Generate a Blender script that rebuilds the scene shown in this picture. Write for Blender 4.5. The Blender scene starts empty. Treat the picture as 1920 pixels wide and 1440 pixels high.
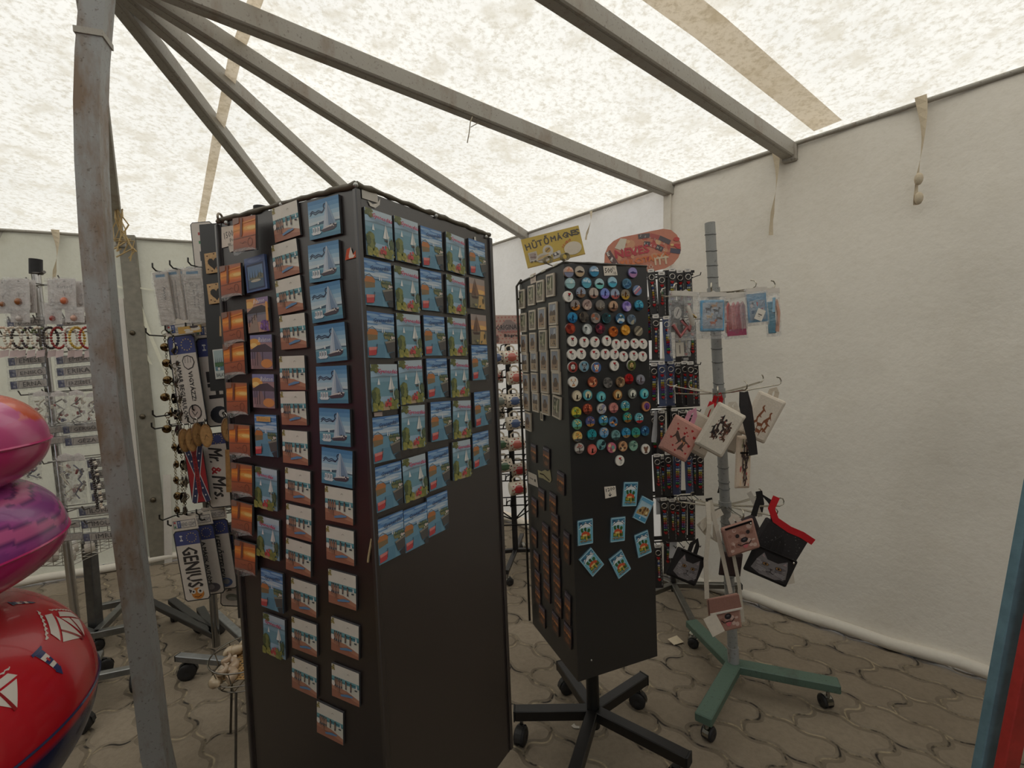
import bpy, math, random
from mathutils import Vector, Matrix
random.seed(7)
R = math.radians
scene = bpy.context.scene
COL = scene.collection

# ---------------------------------------------------------------- camera model
FPX, ROLL, PITCH, EYE = 880.0, .04, .043, 1.45
def ray(x, y):
    u = (x-960)/FPX; v = (y-720)/FPX
    a = u*math.cos(ROLL)-v*math.sin(ROLL); b = u*math.sin(ROLL)+v*math.cos(ROLL)
    return Vector((a, math.cos(PITCH)-b*math.sin(PITCH), -math.sin(PITCH)-b*math.cos(PITCH)))
CAM = Vector((0, 0, EYE))
def atD(x, y, D):
    d = ray(x, y); return CAM+d*(D/d.y)
def atz(x, y, z):
    d = ray(x, y); return CAM+d*((z-EYE)/d.z)
def onplane(x, y, pt, n):
    d = ray(x, y); return CAM+d*((Vector(pt)-CAM).dot(n)/d.dot(n))

cd = bpy.data.cameras.new('camera'); cam = bpy.data.objects.new('camera', cd); COL.objects.link(cam)
cd.sensor_width = 36; cd.lens = FPX/1920*36; cd.clip_start = .02
Rv = Vector((1, 0, 0)); Dn = Vector((0, -math.sin(PITCH), -math.cos(PITCH))); Fw = Vector((0, math.cos(PITCH), -math.sin(PITCH)))
cx = Rv*math.cos(ROLL)+Dn*math.sin(ROLL); cy = Rv*math.sin(ROLL)-Dn*math.cos(ROLL)
m3 = Matrix((cx, cy, -Fw)).transposed()
cam.matrix_world = Matrix.Translation(CAM) @ m3.to_4x4()
scene.camera = cam

# ---------------------------------------------------------------- materials
def lin(c):
    return tuple(((v/255)/12.92 if v/255 <= .04045 else ((v/255+.055)/1.055)**2.4) for v in c)
MATS = {}
def newmat(name):
    m = bpy.data.materials.new(name); m.use_nodes = True
    nt = m.node_tree; nt.nodes.clear()
    out = nt.nodes.new('ShaderNodeOutputMaterial')
    return m, nt, out
def N(nt, t, **k):
    n = nt.nodes.new(t)
    for a, b in k.items(): setattr(n, a, b)
    return n
def mixc(nt, fac, a, b, mode='MIX'):
    n = nt.nodes.new('ShaderNodeMix'); n.data_type = 'RGBA'; n.blend_type = mode
    for i, v in ((0, fac), (6, a), (7, b)):
        if isinstance(v, bpy.types.NodeSocket): nt.links.new(v, n.inputs[i])
        elif i == 0: n.inputs[0].default_value = v
        else: n.inputs[i].default_value = (*v, 1)
    return n.outputs[2]
def math_(nt, op, a, b=None, c=None):
    n = nt.nodes.new('ShaderNodeMath'); n.operation = op
    for i, v in enumerate((a, b, c)):
        if v is None: continue
        if isinstance(v, bpy.types.NodeSocket): nt.links.new(v, n.inputs[i])
        else: n.inputs[i].default_value = v
    return n.outputs[0]
def ramp(nt, fac, stops):
    n = nt.nodes.new('ShaderNodeValToRGB'); nt.links.new(fac, n.inputs[0])
    e = n.color_ramp.elements
    while len(e) < len(stops): e.new(.5)
    for k, (p, c) in zip(e, stops):
        k.position = p; k.color = (*(c if isinstance(c, tuple) else (c, c, c)), 1)
    return n.outputs[0]
def noise(nt, scale, detail=3, rough=.55, vec=None):
    n = nt.nodes.new('ShaderNodeTexNoise'); n.inputs['Scale'].default_value = scale
    n.inputs['Detail'].default_value = detail; n.inputs['Roughness'].default_value = rough
    if vec is None:
        vec = nt.nodes.new('ShaderNodeTexCoord').outputs['Object']
    nt.links.new(vec, n.inputs['Vector'])
    return n.outputs['Fac']
def paint(name, rough=.5, metal=0., coat=0., var=.12, nscale=60, bump=0., trans=0., ior=1.5):
    m, nt, out = newmat(name)
    at = N(nt, 'ShaderNodeAttribute', attribute_name='Col')
    nz = noise(nt, nscale)
    k = ramp(nt, nz, [(.3, 1-var), (.7, 1.0)])
    c = mixc(nt, 1.0, at.outputs['Color'], k, 'MULTIPLY')
    b = N(nt, 'ShaderNodeBsdfPrincipled')
    nt.links.new(c, b.inputs['Base Color'])
    b.inputs['Roughness'].default_value = rough; b.inputs['Metallic'].default_value = metal
    b.inputs['Coat Weight'].default_value = coat; b.inputs['IOR'].default_value = ior
    if bump:
        bp = N(nt, 'ShaderNodeBump'); bp.inputs['Strength'].default_value = bump; bp.inputs['Distance'].default_value = .002
        nt.links.new(nz, bp.inputs['Height']); nt.links.new(bp.outputs[0], b.inputs['Normal'])
    nt.links.new(b.outputs[0], out.inputs[0])
    if trans:
        t = N(nt, 'ShaderNodeBsdfTranslucent'); nt.links.new(c, t.inputs['Color'])
        mx = N(nt, 'ShaderNodeMixShader'); mx.inputs[0].default_value = trans
        nt.links.new(b.outputs[0], mx.inputs[1]); nt.links.new(t.outputs[0], mx.inputs[2]); nt.links.new(mx.outputs[0], out.inputs[0])
    MATS[name] = m
paint('print', .42, coat=.12, var=.06)
paint('gloss', .16, coat=.4, var=.04)
paint('matte', .85, var=.1)
paint('cloth', .9, var=.14, nscale=240, bump=.25)
paint('vinyl', .27, coat=.25, var=.04, nscale=14, ior=1.45)
paint('chrome', .22, metal=1., var=.12)
paint('steel', .42, metal=.85, var=.25, nscale=30)
paint('enamel', .38, var=.3, nscale=22, bump=.1)
paint('rubber', .6, var=.3, nscale=40, bump=.2)
paint('wood', .55, var=.3, nscale=70)
def clear_mat():
    m, nt, out = newmat('clear_film')
    tr = N(nt, 'ShaderNodeBsdfTransparent'); tr.inputs[0].default_value = (.97, .97, .97, 1)
    gl = N(nt, 'ShaderNodeBsdfGlossy'); gl.inputs['Roughness'].default_value = .12
    df = N(nt, 'ShaderNodeBsdfTranslucent'); df.inputs[0].default_value = (.9, .9, .9, 1)
    nz = noise(nt, 45, 4, .7)
    bp = N(nt, 'ShaderNodeBump'); bp.inputs['Strength'].default_value = .9; bp.inputs['Distance'].default_value = .01
    nt.links.new(nz, bp.inputs['Height']); nt.links.new(bp.outputs[0], gl.inputs['Normal'])
    a = N(nt, 'ShaderNodeMixShader'); nt.links.new(ramp(nt, nz, [(.4, .04), (.62, .3)]), a.inputs[0])
    nt.links.new(tr.outputs[0], a.inputs[1]); nt.links.new(df.outputs[0], a.inputs[2])
    b = N(nt, 'ShaderNodeMixShader'); b.inputs[0].default_value = .14
    nt.links.new(a.outputs[0], b.inputs[1]); nt.links.new(gl.outputs[0], b.inputs[2])
    nt.links.new(b.outputs[0], out.inputs[0]); MATS['clear'] = m
clear_mat()

def canvas_mat(name, base, trans, spots=True, wave=False):
    m, nt, out = newmat(name)
    tc = N(nt, 'ShaderNodeTexCoord').outputs['Object']
    big = noise(nt, 1.1, 4, .6, tc); mid = noise(nt, 6, 5, .62, tc); fine = noise(nt, 38, 4, .7, tc)
    c = mixc(nt, ramp(nt, big, [(.35, 0.), (.7, 1.)]), base, tuple(v*.9 for v in base))
    c = mixc(nt, ramp(nt, fine, [(.47, 0.), (.66, .75 if spots else .12)]), c, tuple(v*q for v, q in zip(base, (.66, .62, .54))))
    c = mixc(nt, ramp(nt, mid, [(.52, 0.), (.64, .6 if spots else .1)]), c, tuple(v*q for v, q in zip(base, (.72, .68, .6))))
    d = N(nt, 'ShaderNodeBsdfDiffuse'); t = N(nt, 'ShaderNodeBsdfTranslucent')
    nt.links.new(c, d.inputs[0]); nt.links.new(c, t.inputs[0])
    bp = N(nt, 'ShaderNodeBump'); bp.inputs['Strength'].default_value = .35; bp.inputs['Distance'].default_value = .02
    nt.links.new(mid, bp.inputs['Height']); nt.links.new(bp.outputs[0], d.inputs['Normal'])
    mx = N(nt, 'ShaderNodeMixShader'); mx.inputs[0].default_value = trans
    nt.links.new(d.outputs[0], mx.inputs[1]); nt.links.new(t.outputs[0], mx.inputs[2]); nt.links.new(mx.outputs[0], out.inputs[0])
    MATS[name] = m
canvas_mat('canvas_roof', (.86, .825, .76), .62)
canvas_mat('canvas_seam', (.86, .76, .62), .6)
canvas_mat('canvas_grey', (.79, .74, .655), .05, spots=False)
canvas_mat('canvas_white', (.84, .80, .75), .34, spots=False)
canvas_mat('light_blocker', (.10, .09, .075), .0, spots=False)  # added dark sheet for unseen walls and roof that hold back light
canvas_mat('canvas_green', (.66, .645, .545), .14, spots=False)

def pole_mat(name, base, rust, amount):
    m, nt, out = newmat(name)
    tc = N(nt, 'ShaderNodeTexCoord').outputs['Object']
    mp = N(nt, 'ShaderNodeMapping'); nt.links.new(tc, mp.inputs[0]); mp.inputs['Scale'].default_value = (1, 1, .35)
    a = noise(nt, 7, 5, .65, mp.outputs[0]); f = noise(nt, 90, 3, .6, tc)
    c = mixc(nt, ramp(nt, a, [(.62-amount, 0.), (.78-amount, 1.)]), base, rust)
    c = mixc(nt, ramp(nt, f, [(.6, 0.), (.7, .6)]), c, tuple(v*.45 for v in rust))
    b = N(nt, 'ShaderNodeBsdfPrincipled'); nt.links.new(c, b.inputs['Base Color']); b.inputs['Roughness'].default_value = .55
    bp = N(nt, 'ShaderNodeBump'); bp.inputs['Strength'].default_value = .25; bp.inputs['Distance'].default_value = .003
    nt.links.new(f, bp.inputs['Height']); nt.links.new(bp.outputs[0], b.inputs['Normal'])
    nt.links.new(b.outputs[0], out.inputs[0]); MATS[name] = m
pole_mat('rusty_post', (.33, .335, .33), (.22, .155, .105), .16)
pole_mat('beam_metal', (.36, .335, .29), (.27, .22, .17), .08)
pole_mat('galvanised', (.30, .30, .285), (.22, .21, .19), .0)
pole_mat('green_paint', (.085, .14, .105), (.06, .075, .06), .02)

def panel_mat(name, base, rough, ior):
    m, nt, out = newmat(name)
    f = noise(nt, 220, 3, .6); a = noise(nt, 3, 4, .6)
    b = N(nt, 'ShaderNodeBsdfPrincipled')
    nt.links.new(mixc(nt, ramp(nt, a, [(.35, 0.), (.7, 1.)]), base, tuple(v*1.5 for v in base)), b.inputs['Base Color'])
    nt.links.new(ramp(nt, a, [(.3, rough), (.7, rough+.08)]), b.inputs['Roughness']); b.inputs['IOR'].default_value = ior
    bp = N(nt, 'ShaderNodeBump'); bp.inputs['Strength'].default_value = .12; bp.inputs['Distance'].default_value = .001
    nt.links.new(f, bp.inputs['Height']); nt.links.new(bp.outputs[0], b.inputs['Normal'])
    nt.links.new(b.outputs[0], out.inputs[0]); MATS[name] = m
panel_mat('panel_brown', (.012, .007, .0065), .34, 1.95)
panel_mat('panel_black', (.006, .006, .007), .42, 1.75)

def floor_mat():
    m, nt, out = newmat('pavers')
    tc = N(nt, 'ShaderNodeTexCoord').outputs['Object']
    mp = N(nt, 'ShaderNodeMapping'); nt.links.new(tc, mp.inputs[0]); mp.inputs['Rotation'].default_value = (0, 0, R(46))
    w1 = noise(nt, 3.5, 2, .5, tc)
    sx = N(nt, 'ShaderNodeSeparateXYZ'); nt.links.new(mp.outputs[0], sx.inputs[0])
    X, Y = sx.outputs[0], sx.outputs[1]
    L, Hh, TAU = .27, .165, 6.28318
    wob = math_(nt, 'MULTIPLY', math_(nt, 'SUBTRACT', w1, .5), .03)
    Yw = math_(nt, 'ADD', math_(nt, 'ADD', Y, math_(nt, 'MULTIPLY', math_(nt, 'SINE', math_(nt, 'MULTIPLY', X, TAU/L*2)), .010)), wob)
    rowf = math_(nt, 'DIVIDE', Yw, Hh); row = math_(nt, 'FLOOR', rowf); fy = math_(nt, 'SUBTRACT', rowf, row)
    sh = math_(nt, 'MULTIPLY', math_(nt, 'SINE', math_(nt, 'MULTIPLY', fy, TAU)), .022)
    par = math_(nt, 'MULTIPLY', math_(nt, 'MODULO', math_(nt, 'ADD', row, 1000.), 2.), .5)
    colf = math_(nt, 'ADD', math_(nt, 'DIVIDE', math_(nt, 'ADD', math_(nt, 'ADD', X, sh), wob), L), par)
    col = math_(nt, 'FLOOR', colf); fx = math_(nt, 'SUBTRACT', colf, col)
    dy = math_(nt, 'MULTIPLY', math_(nt, 'MINIMUM', fy, math_(nt, 'SUBTRACT', 1., fy)), Hh)
    dx = math_(nt, 'MULTIPLY', math_(nt, 'MINIMUM', fx, math_(nt, 'SUBTRACT', 1., fx)), L)
    d = math_(nt, 'MINIMUM', dx, dy)
    joint = ramp(nt, math_(nt, 'MULTIPLY', d, 50.), [(.12, 1.), (.32, 0.)])
    edge = ramp(nt, math_(nt, 'MULTIPLY', d, 50.), [(.1, 0.), (.9, 1.)])
    cv = N(nt, 'ShaderNodeCombineXYZ'); nt.links.new(row, cv.inputs[0]); nt.links.new(col, cv.inputs[1])
    wn = N(nt, 'ShaderNodeTexWhiteNoise'); nt.links.new(cv.outputs[0], wn.inputs[0])
    a = noise(nt, 2.2, 4, .6, tc); g = noise(nt, 45, 4, .65, tc); s = noise(nt, 9, 4, .7, tc)
    c = mixc(nt, wn.outputs[0], (.30, .245, .18), (.235, .19, .135))
    c = mixc(nt, ramp(nt, a, [(.4, 0.), (.65, .7)]), c, (.19, .15, .105))
    c = mixc(nt, ramp(nt, g, [(.4, 0.), (.7, .35)]), c, (.14, .105, .07))
    jc = mixc(nt, ramp(nt, s, [(.42, 0.), (.58, 1.)]), (.02, .014, .01), (.36, .29, .19))
    c = mixc(nt, joint, c, jc)
    b = N(nt, 'ShaderNodeBsdfPrincipled'); nt.links.new(c, b.inputs['Base Color']); b.inputs['Roughness'].default_value = .8
    h = math_(nt, 'ADD', edge, math_(nt, 'MULTIPLY', g, .35))
    bp = N(nt, 'ShaderNodeBump'); bp.inputs['Strength'].default_value = 1.0; bp.inputs['Distance'].default_value = .012
    nt.links.new(h, bp.inputs['Height']); nt.links.new(bp.outputs[0], b.inputs['Normal'])
    nt.links.new(b.outputs[0], out.inputs[0]); MATS['pavers'] = m
floor_mat()

# ---------------------------------------------------------------- mesh builder
WLOC = {}
class MB:
    def __init__(s):
        s.v = []; s.f = []; s.c = []; s.m = []; s.sm = []; s.mats = []
    def mi(s, mat):
        if mat not in s.mats: s.mats.append(mat)
        return s.mats.index(mat)
    def add(s, vs, fs, col, mat, smooth=False):
        o = len(s.v); s.v += [tuple(p) for p in vs]; k = s.mi(mat); c = lin(col if mat != 'print' else tuple(q*.88+17 for q in col))  # print colours pulled toward grey to imitate haze
        for f in fs:
            s.f.append(tuple(i+o for i in f)); s.c.append(c); s.m.append(k); s.sm.append(smooth)
    def box(s, c, size, col=(128, 128, 128), mat='matte', M=None, bev=0.):
        x, y, z = (q/2 for q in size); c = Vector(c)
        if bev:
            b = min(bev, x*.9, y*.9, z*.9)
            pts = []; fs = []
            for k, (a, d) in enumerate(((-z, 0), (-z+b, 1), (z-b, 1), (z, 0))):
                ix = x-(0 if d else b); iy = y-(0 if d else b); q = b if d else 0
                ring = [(-ix+q, -iy), (ix-q, -iy), (ix, -iy+q), (ix, iy-q), (ix-q, iy), (-ix+q, iy), (-ix, iy-q), (-ix, -iy+q)]
                pts += [(px_, py_, a) for px_, py_ in ring]
            for k in range(3):
                for j in range(8):
                    fs.append((k*8+j, k*8+(j+1) % 8, k*8+8+(j+1) % 8, k*8+8+j))
            fs += [tuple(range(7, -1, -1)), tuple(range(24, 32))]
        else:
            pts = [(a, b_, d) for d in (-z, z) for b_ in (-y, y) for a in (-x, x)]
            fs = [(0, 2, 3, 1), (4, 5, 7, 6), (0, 1, 5, 4), (2, 6, 7, 3), (0, 4, 6, 2), (1, 3, 7, 5)]
        M = M or Matrix.Identity(3)
        s.add([c+M @ Vector(p) for p in pts], fs, col, mat)
    def bar(s, p0, p1, w, h, col=(128, 128, 128), mat='steel', up=(0, 0, 1), bev=0.):
        p0 = Vector(p0); p1 = Vector(p1); d = (p1-p0); L = d.length; d.normalize()
        u = Vector(up); sd = d.cross(u)
        if sd.length < 1e-4: sd = d.cross(Vector((1, 0, 0)))
        sd.normalize(); u = sd.cross(d)
        s.box((p0+p1)/2, (L, w, h), col, mat, Matrix((d, sd, u)).transposed(), bev)
    def tube(s, pts, r, col=(128, 128, 128), mat='steel', n=6, closed=False, caps=True):
        pts = [Vector(p) for p in pts]; K = len(pts); rr = r if isinstance(r, (list, tuple)) else [r]*K
        vs = []; fs = []; prev = None
        for i, p in enumerate(pts):
            if closed: t = pts[(i+1) % K]-pts[i-1]
            else: t = pts[min(i+1, K-1)]-pts[max(i-1, 0)]
            t.normalize()
            if prev is None:
                a = t.cross(Vector((0, 0, 1)))
                if a.length < .1: a = t.cross(Vector((1, 0, 0)))
            else: a = prev-t*prev.dot(t)
            a.normalize(); prev = a; b = t.cross(a)
            vs += [p+(a*math.cos(q*math.tau/n)+b*math.sin(q*math.tau/n))*rr[i] for q in range(n)]
        for i in range(K if closed else K-1):
            j = (i+1) % K
            fs += [(i*n+q, i*n+(q+1) % n, j*n+(q+1) % n, j*n+q) for q in range(n)]
        s.add(vs, fs, col, mat, n > 5)
        if caps and not closed:
            s.add(vs[:n], [tuple(range(n))], col, mat); s.add(vs[-n:], [tuple(range(n-1, -1, -1))], col, mat)
    def cyl(s, p0, p1, r, col=(128, 128, 128), mat='steel', n=16):
        s.tube([p0, p1], r, col, mat, n)
    def lathe(s, prof, c, col, mat='matte', n=20, axis='Z', M=None):
        vs = []; fs = []; K = len(prof); c = Vector(c)
        for r_, z in prof:
            for q in range(n):
                a = q*math.tau/n; p = Vector((r_*math.cos(a), r_*math.sin(a), z))
                if axis == 'Y': p = Vector((p.x, -p.z, p.y))
                if axis == 'X': p = Vector((p.z, p.x, p.y))
                if M: p = M @ p
                vs.append(c+p)
        for i in range(K-1):
            fs += [(i*n+q, i*n+(q+1) % n, (i+1)*n+(q+1) % n, (i+1)*n+q) for q in range(n)]
        s.add(vs, fs, col, mat, True)
    def torus(s, c, Rm, r, col, mat='steel', n=20, k=8, axis='Y', sq=1.):
        pts = []
        for q in range(n):
            a = q*math.tau/n; x, y = Rm*math.cos(a), Rm*math.sin(a)*sq
            pts.append(Vector(c)+Vector({'Y': (x, 0, y), 'Z': (x, y, 0), 'X': (0, x, y)}[axis]))
        s.tube(pts, r, col, mat, k, True)
    def ball(s, c, r, col, mat='gloss', n=8, sz=1.):
        s.lathe([(max(r*math.sin(t*math.pi/6), 1e-5), r*sz*math.cos(t*math.pi/6)) for t in range(7)], c, col, mat, n)
    def prism(s, poly, y0, y1, col, mat='matte', sidecol=None):
        """outline in local x,z extruded from y0 (back) to y1 (front, smaller y)"""
        n = len(poly)
        s.add([(x, y1, z) for x, z in poly], [tuple(range(n))], col, mat)
        s.add([(x, y0, z) for x, z in poly], [tuple(range(n-1, -1, -1))], sidecol or col, mat)
        s.add([(x, y1, z) for x, z in poly]+[(x, y0, z) for x, z in poly], [(i, i+n, (i+1) % n+n, (i+1) % n) for i in range(n)], sidecol or col, mat)
    def pillow(s, w, h, t, col, mat='cloth', inset=.012):
        rings = [(0, 0), (inset*.35, t*.3), (inset, t*.5)]
        vs = []; fs = []
        def ring(i, y):
            x, z = w/2-i, h/2-i; c_ = min(x, z)*.08
            return [(-x+c_, y, -z), (x-c_, y, -z), (x, y, -z+c_), (x, y, z-c_), (x-c_, y, z), (-x+c_, y, z), (-x, y, z-c_), (-x, y, -z+c_)]
        order = [(inset, t/2), (inset*.35, t*.3), (0, 0), (inset*.35, -t*.3), (inset, -t/2)]
        for i, y in order: vs += ring(i, y)
        for k in range(4): fs += [(k*8+j, k*8+(j+1) % 8, k*8+8+(j+1) % 8, k*8+8+j) for j in range(8)]
        fs += [tuple(range(7, -1, -1)), tuple(range(32, 40))]
        s.add(vs, fs, col, mat)
    def build(s, name, parent=None, at=None, local=False):
        """world coordinates unless local; a top-level mesh gets its origin AT; a child hangs under PARENT"""
        o0 = Vector((0, 0, 0))
        if not local:
            if parent is not None: o0 = WLOC[parent.name]
            elif at is not None: o0 = Vector(at)
        me = bpy.data.meshes.new(name)
        me.from_pydata([tuple(Vector(p)-o0) for p in s.v], [], s.f)
        for mt in s.mats: me.materials.append(MATS[mt])
        me.polygons.foreach_set('material_index', s.m); me.polygons.foreach_set('use_smooth', s.sm)
        ca = me.color_attributes.new('Col', 'FLOAT_COLOR', 'CORNER'); buf = []
        for f, c in zip(s.f, s.c):
            if isinstance(c, list):
                for q in c: buf += [*q, 1.0]
            else: buf += [*c, 1.0]*len(f)
        ca.data.foreach_set('color', buf); me.update()
        o = bpy.data.objects.new(name, me); COL.objects.link(o)
        if parent is not None: o.parent = parent; WLOC[o.name] = o0
        else: o.location = o0; WLOC[o.name] = o0
        return o
def tag(o, label, cat, group=None, kind=None):
    o['label'] = label; o['category'] = cat
    if group: o['group'] = group
    if kind: o['kind'] = kind
    return o
def thing(name, loc, label, cat, group=None):
    o = bpy.data.objects.new(name, None); o.empty_display_size = .05; COL.objects.link(o); o.location = loc; WLOC[o.name] = Vector(loc)
    return tag(o, label, cat, group)
def structure(o):
    o['kind'] = 'structure'; return o
def dup(root, label=None, group=None):
    r = root.copy(); COL.objects.link(r)
    if label: r['label'] = label
    if group: r['group'] = group
    for ch in list(root.children):
        c = ch.copy(); COL.objects.link(c); c.parent = r
        for g in list(ch.children):
            d = g.copy(); COL.objects.link(d); d.parent = c
    return r
def place(o, loc, n=(0, -1, 0), roll=0., scale=1.):
    yaw = math.atan2(n[0], -n[1])
    o.matrix_world = Matrix.Translation(loc) @ Matrix.Rotation(yaw, 4, 'Z') @ Matrix.Rotation(R(roll), 4, 'Y') @ Matrix.Scale(scale, 4)
    WLOC[o.name] = Vector(loc); return o

# ---------------------------------------------------------------- printed artwork
GLY = {}
def glyphs(t):
    if t not in GLY:
        c = bpy.data.curves.new('t', 'FONT'); c.body = t; c.resolution_u = 1
        o = bpy.data.objects.new('t', c); COL.objects.link(o)
        dg = bpy.context.evaluated_depsgraph_get(); dg.update()
        me = bpy.data.meshes.new_from_object(o.evaluated_get(dg))
        vs = [(v.co.x, v.co.y) for v in me.vertices]; fs = [tuple(p.vertices) for p in me.polygons]
        bpy.data.objects.remove(o); bpy.data.curves.remove(c); bpy.data.meshes.remove(me)
        xs = [a for a, _ in vs] or [0, 1]; ys = [b for _, b in vs] or [0, 1]
        x0, x1, y0, y1 = min(xs), max(xs), min(ys), max(ys)
        GLY[t] = ([((a-x0)/(x1-x0 or 1)-.5, (b-y0)/(y1-y0 or 1)-.5) for a, b in vs], fs)
    return GLY[t]
class Art:
    """flat shapes in unit coordinates, each a thin film in front of the last"""
    def __init__(s, mb, w, h, y=0., mat='print', ox=0., oz=0., rnd=False, e=.00005):
        s.b, s.w, s.h, s.y, s.mat, s.ox, s.oz, s.rnd, s.e, s.k = mb, w, h, y, mat, ox, oz, rnd, e, 0
    def lift(s):
        s.k += 1; return s.y-s.k*s.e
    def P(s, x, y):
        if s.rnd:
            q = math.hypot(x-.5, y-.5)
            if q > .5: x, y = .5+(x-.5)*.5/q, .5+(y-.5)*.5/q
        else: x = min(1, max(0, x)); y = min(1, max(0, y))
        return s.ox+(x-.5)*s.w, s.oz+(y-.5)*s.h
    def poly(s, pts, col):
        y = s.lift(); q = [s.P(*p) for p in pts]
        s.b.add([(x, y, z) for x, z in q], [tuple(range(len(q)))], col, s.mat); return s
    def rect(s, x0, y0, x1, y1, col):
        if s.rnd:
            pts = [(x0+(x1-x0)*i/10, y0) for i in range(11)]+[(x1, y0+(y1-y0)*i/10) for i in range(1, 11)]+[(x1-(x1-x0)*i/10, y1) for i in range(1, 11)]+[(x0, y1-(y1-y0)*i/10) for i in range(1, 10)]
            return s.poly(pts, col)
        return s.poly([(x0, y0), (x1, y0), (x1, y1), (x0, y1)], col)
    def ell(s, cx, cy, rx, ry=None, col=(0, 0, 0), n=14, a0=0., a1=math.tau):
        ry = rx if ry is None else ry
        return s.poly([(cx+rx*math.cos(a0+(a1-a0)*i/n), cy+ry*math.sin(a0+(a1-a0)*i/n)) for i in range(n)], col)
    def line(s, pts, wd, col):
        y = s.lift(); vs = []; fs = []
        q = [s.P(*p) for p in pts]
        for i in range(len(q)-1):
            (x0, z0), (x1, z1) = q[i], q[i+1]; L = math.hypot(x1-x0, z1-z0) or 1; nx, nz = -(z1-z0)/L*wd*s.w/2, (x1-x0)/L*wd*s.w/2
            o = len(vs); vs += [(x0+nx, y, z0+nz), (x0-nx, y, z0-nz), (x1-nx, y, z1-nz), (x1+nx, y, z1+nz)]; fs.append((o, o+1, o+2, o+3))
        s.b.add(vs, fs, col, s.mat); return s
    def ring(s, cx, cy, rx, ry, wd, col, n=18):
        return s.line([(cx+rx*math.cos(i*math.tau/n), cy+ry*math.sin(i*math.tau/n)) for i in range(n+1)], wd, col)
    def text(s, t, cx, cy, w, h, col, rot=0., shear=0., bold=0.):
        vs, fs = glyphs(t); c, d = math.cos(R(rot)), math.sin(R(rot)); out = []; y = s.lift()
        for a, b in vs:
            a2 = (a*w+shear*b*h)*s.w; b2 = b*h*s.h
            out.append((s.ox+(cx-.5)*s.w+a2*c-b2*d, y, s.oz+(cy-.5)*s.h+a2*d+b2*c))
        s.b.add(out, fs, col, s.mat)
        if bold:
            y = s.lift(); s.b.add([(x+bold*s.w, y, z) for x, _, z in out], fs, col, s.mat)
            y = s.lift(); s.b.add([(x, y, z+bold*s.w) for x, _, z in out], fs, col, s.mat)
        return s
    def heart(s, cx, cy, r, col, asp=1.):
        pts = []
        for i in range(18):
            t = i*math.tau/18
            pts.append((cx+r*.062*16*math.sin(t)**3, cy+asp*r*.062*(13*math.cos(t)-5*math.cos(2*t)-2*math.cos(3*t)-math.cos(4*t))))
        return s.poly(pts, col)
    def blobs(s, n, x0, y0, x1, y1, r, cols, seed=1):
        g = random.Random(seed)
        for _ in range(n):
            q = r*g.uniform(.6, 1.3); s.ell(g.uniform(x0, x1), g.uniform(y0, y1), q, q*g.uniform(.6, 1.2), g.choice(cols), 8)
        return s
SKY, SUN, EXPO = 1.2, 2.5, 0.1
# ---------------------------------------------------------------- the tent
HUB = Vector((-1.40, 1.65, 2.93))
def tilted_wall(name, top, bot, mat, seg=40):
    """canvas hung between two polylines, with gentle creases"""
    mb = MB(); vs = []; fs = []; nz = 24; cols = []
    def along(pl, t):
        L = [(Vector(pl[i+1])-Vector(pl[i])).length for i in range(len(pl)-1)]; d = t*sum(L)
        for i, q in enumerate(L):
            if d <= q or i == len(L)-1: return Vector(pl[i]).lerp(Vector(pl[i+1]), d/q)
            d -= q
    d = Vector(top[-1])-Vector(top[0]); nrm = d.cross(Vector((0, 0, 1))).normalized(); L = d.length
    for i in range(seg+1):
        a = along(top, i/seg); b = along(bot, i/seg)
        for k in range(nz+1):
            t = k/nz; x = i/seg*L
            amp = .012*math.sin(x*5.1+t*2)*math.sin(math.pi*t)+.008*math.sin(x*13+t*5)*(1-t)+.006*math.sin(t*21+x*1.7)*t
            vs.append(a.lerp(b, t)+nrm*amp)
    for i in range(seg):
        for k in range(nz):
            o = i*(nz+1)+k; fs.append((o, o+1, o+nz+2, o+nz+1))
    mb.add(vs, fs, (200, 195, 180), mat, True)
    return structure(mb.build(name))
EZ = 2.62
K1 = Vector((1.116, 3.224, 0)); KB = Vector((-.58, 5.12, 0)); KR = Vector((3.55, .62, 0)); KL = Vector((-5.6, 2.72, 0))
in_r = Vector((-.719, -.695, 0))*.2; in_l = Vector((.428, -.904, 0))*.36
def Z(v, z): return Vector((v.x, v.y, z))
tilted_wall('wall_right', [Z(K1, EZ), Z(KR, EZ)], [Z(K1+in_r, .03), Z(KR+in_r, .03)], 'canvas_grey')
tilted_wall('wall_back', [Z(KB, EZ), Z(K1, EZ)], [Z(KB+in_r*.9+Vector((.03, .0, 0)), .10), Z(K1+in_r, .03)], 'canvas_white', 24)
tilted_wall('wall_left', [Z(KL, EZ), Z(KB, EZ)], [Z(KL+in_l, .06), Z(KB+in_l, .06)], 'canvas_green')
# unseen dark walls added behind the camera to cut sky light, with a gap
KF, KG = Vector((.3, -2.9, 0)), Vector((-4.9, -2.2, 0))
tilted_wall('wall_shade_front', [Z(KR, EZ), Z(KF, EZ)], [Z(KR, .02), Z(KF, .02)], 'light_blocker', 16)
tilted_wall('wall_shade_entrance', [Z(KF+(KG-KF)*.22, EZ), Z(KG, EZ)], [Z(KF+(KG-KF)*.22, .02), Z(KG, .02)], 'light_blocker', 16)
tilted_wall('wall_shade_side', [Z(KG, EZ), Z(KL, EZ)], [Z(KG, .02), Z(KL, .02)], 'light_blocker', 16)
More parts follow.
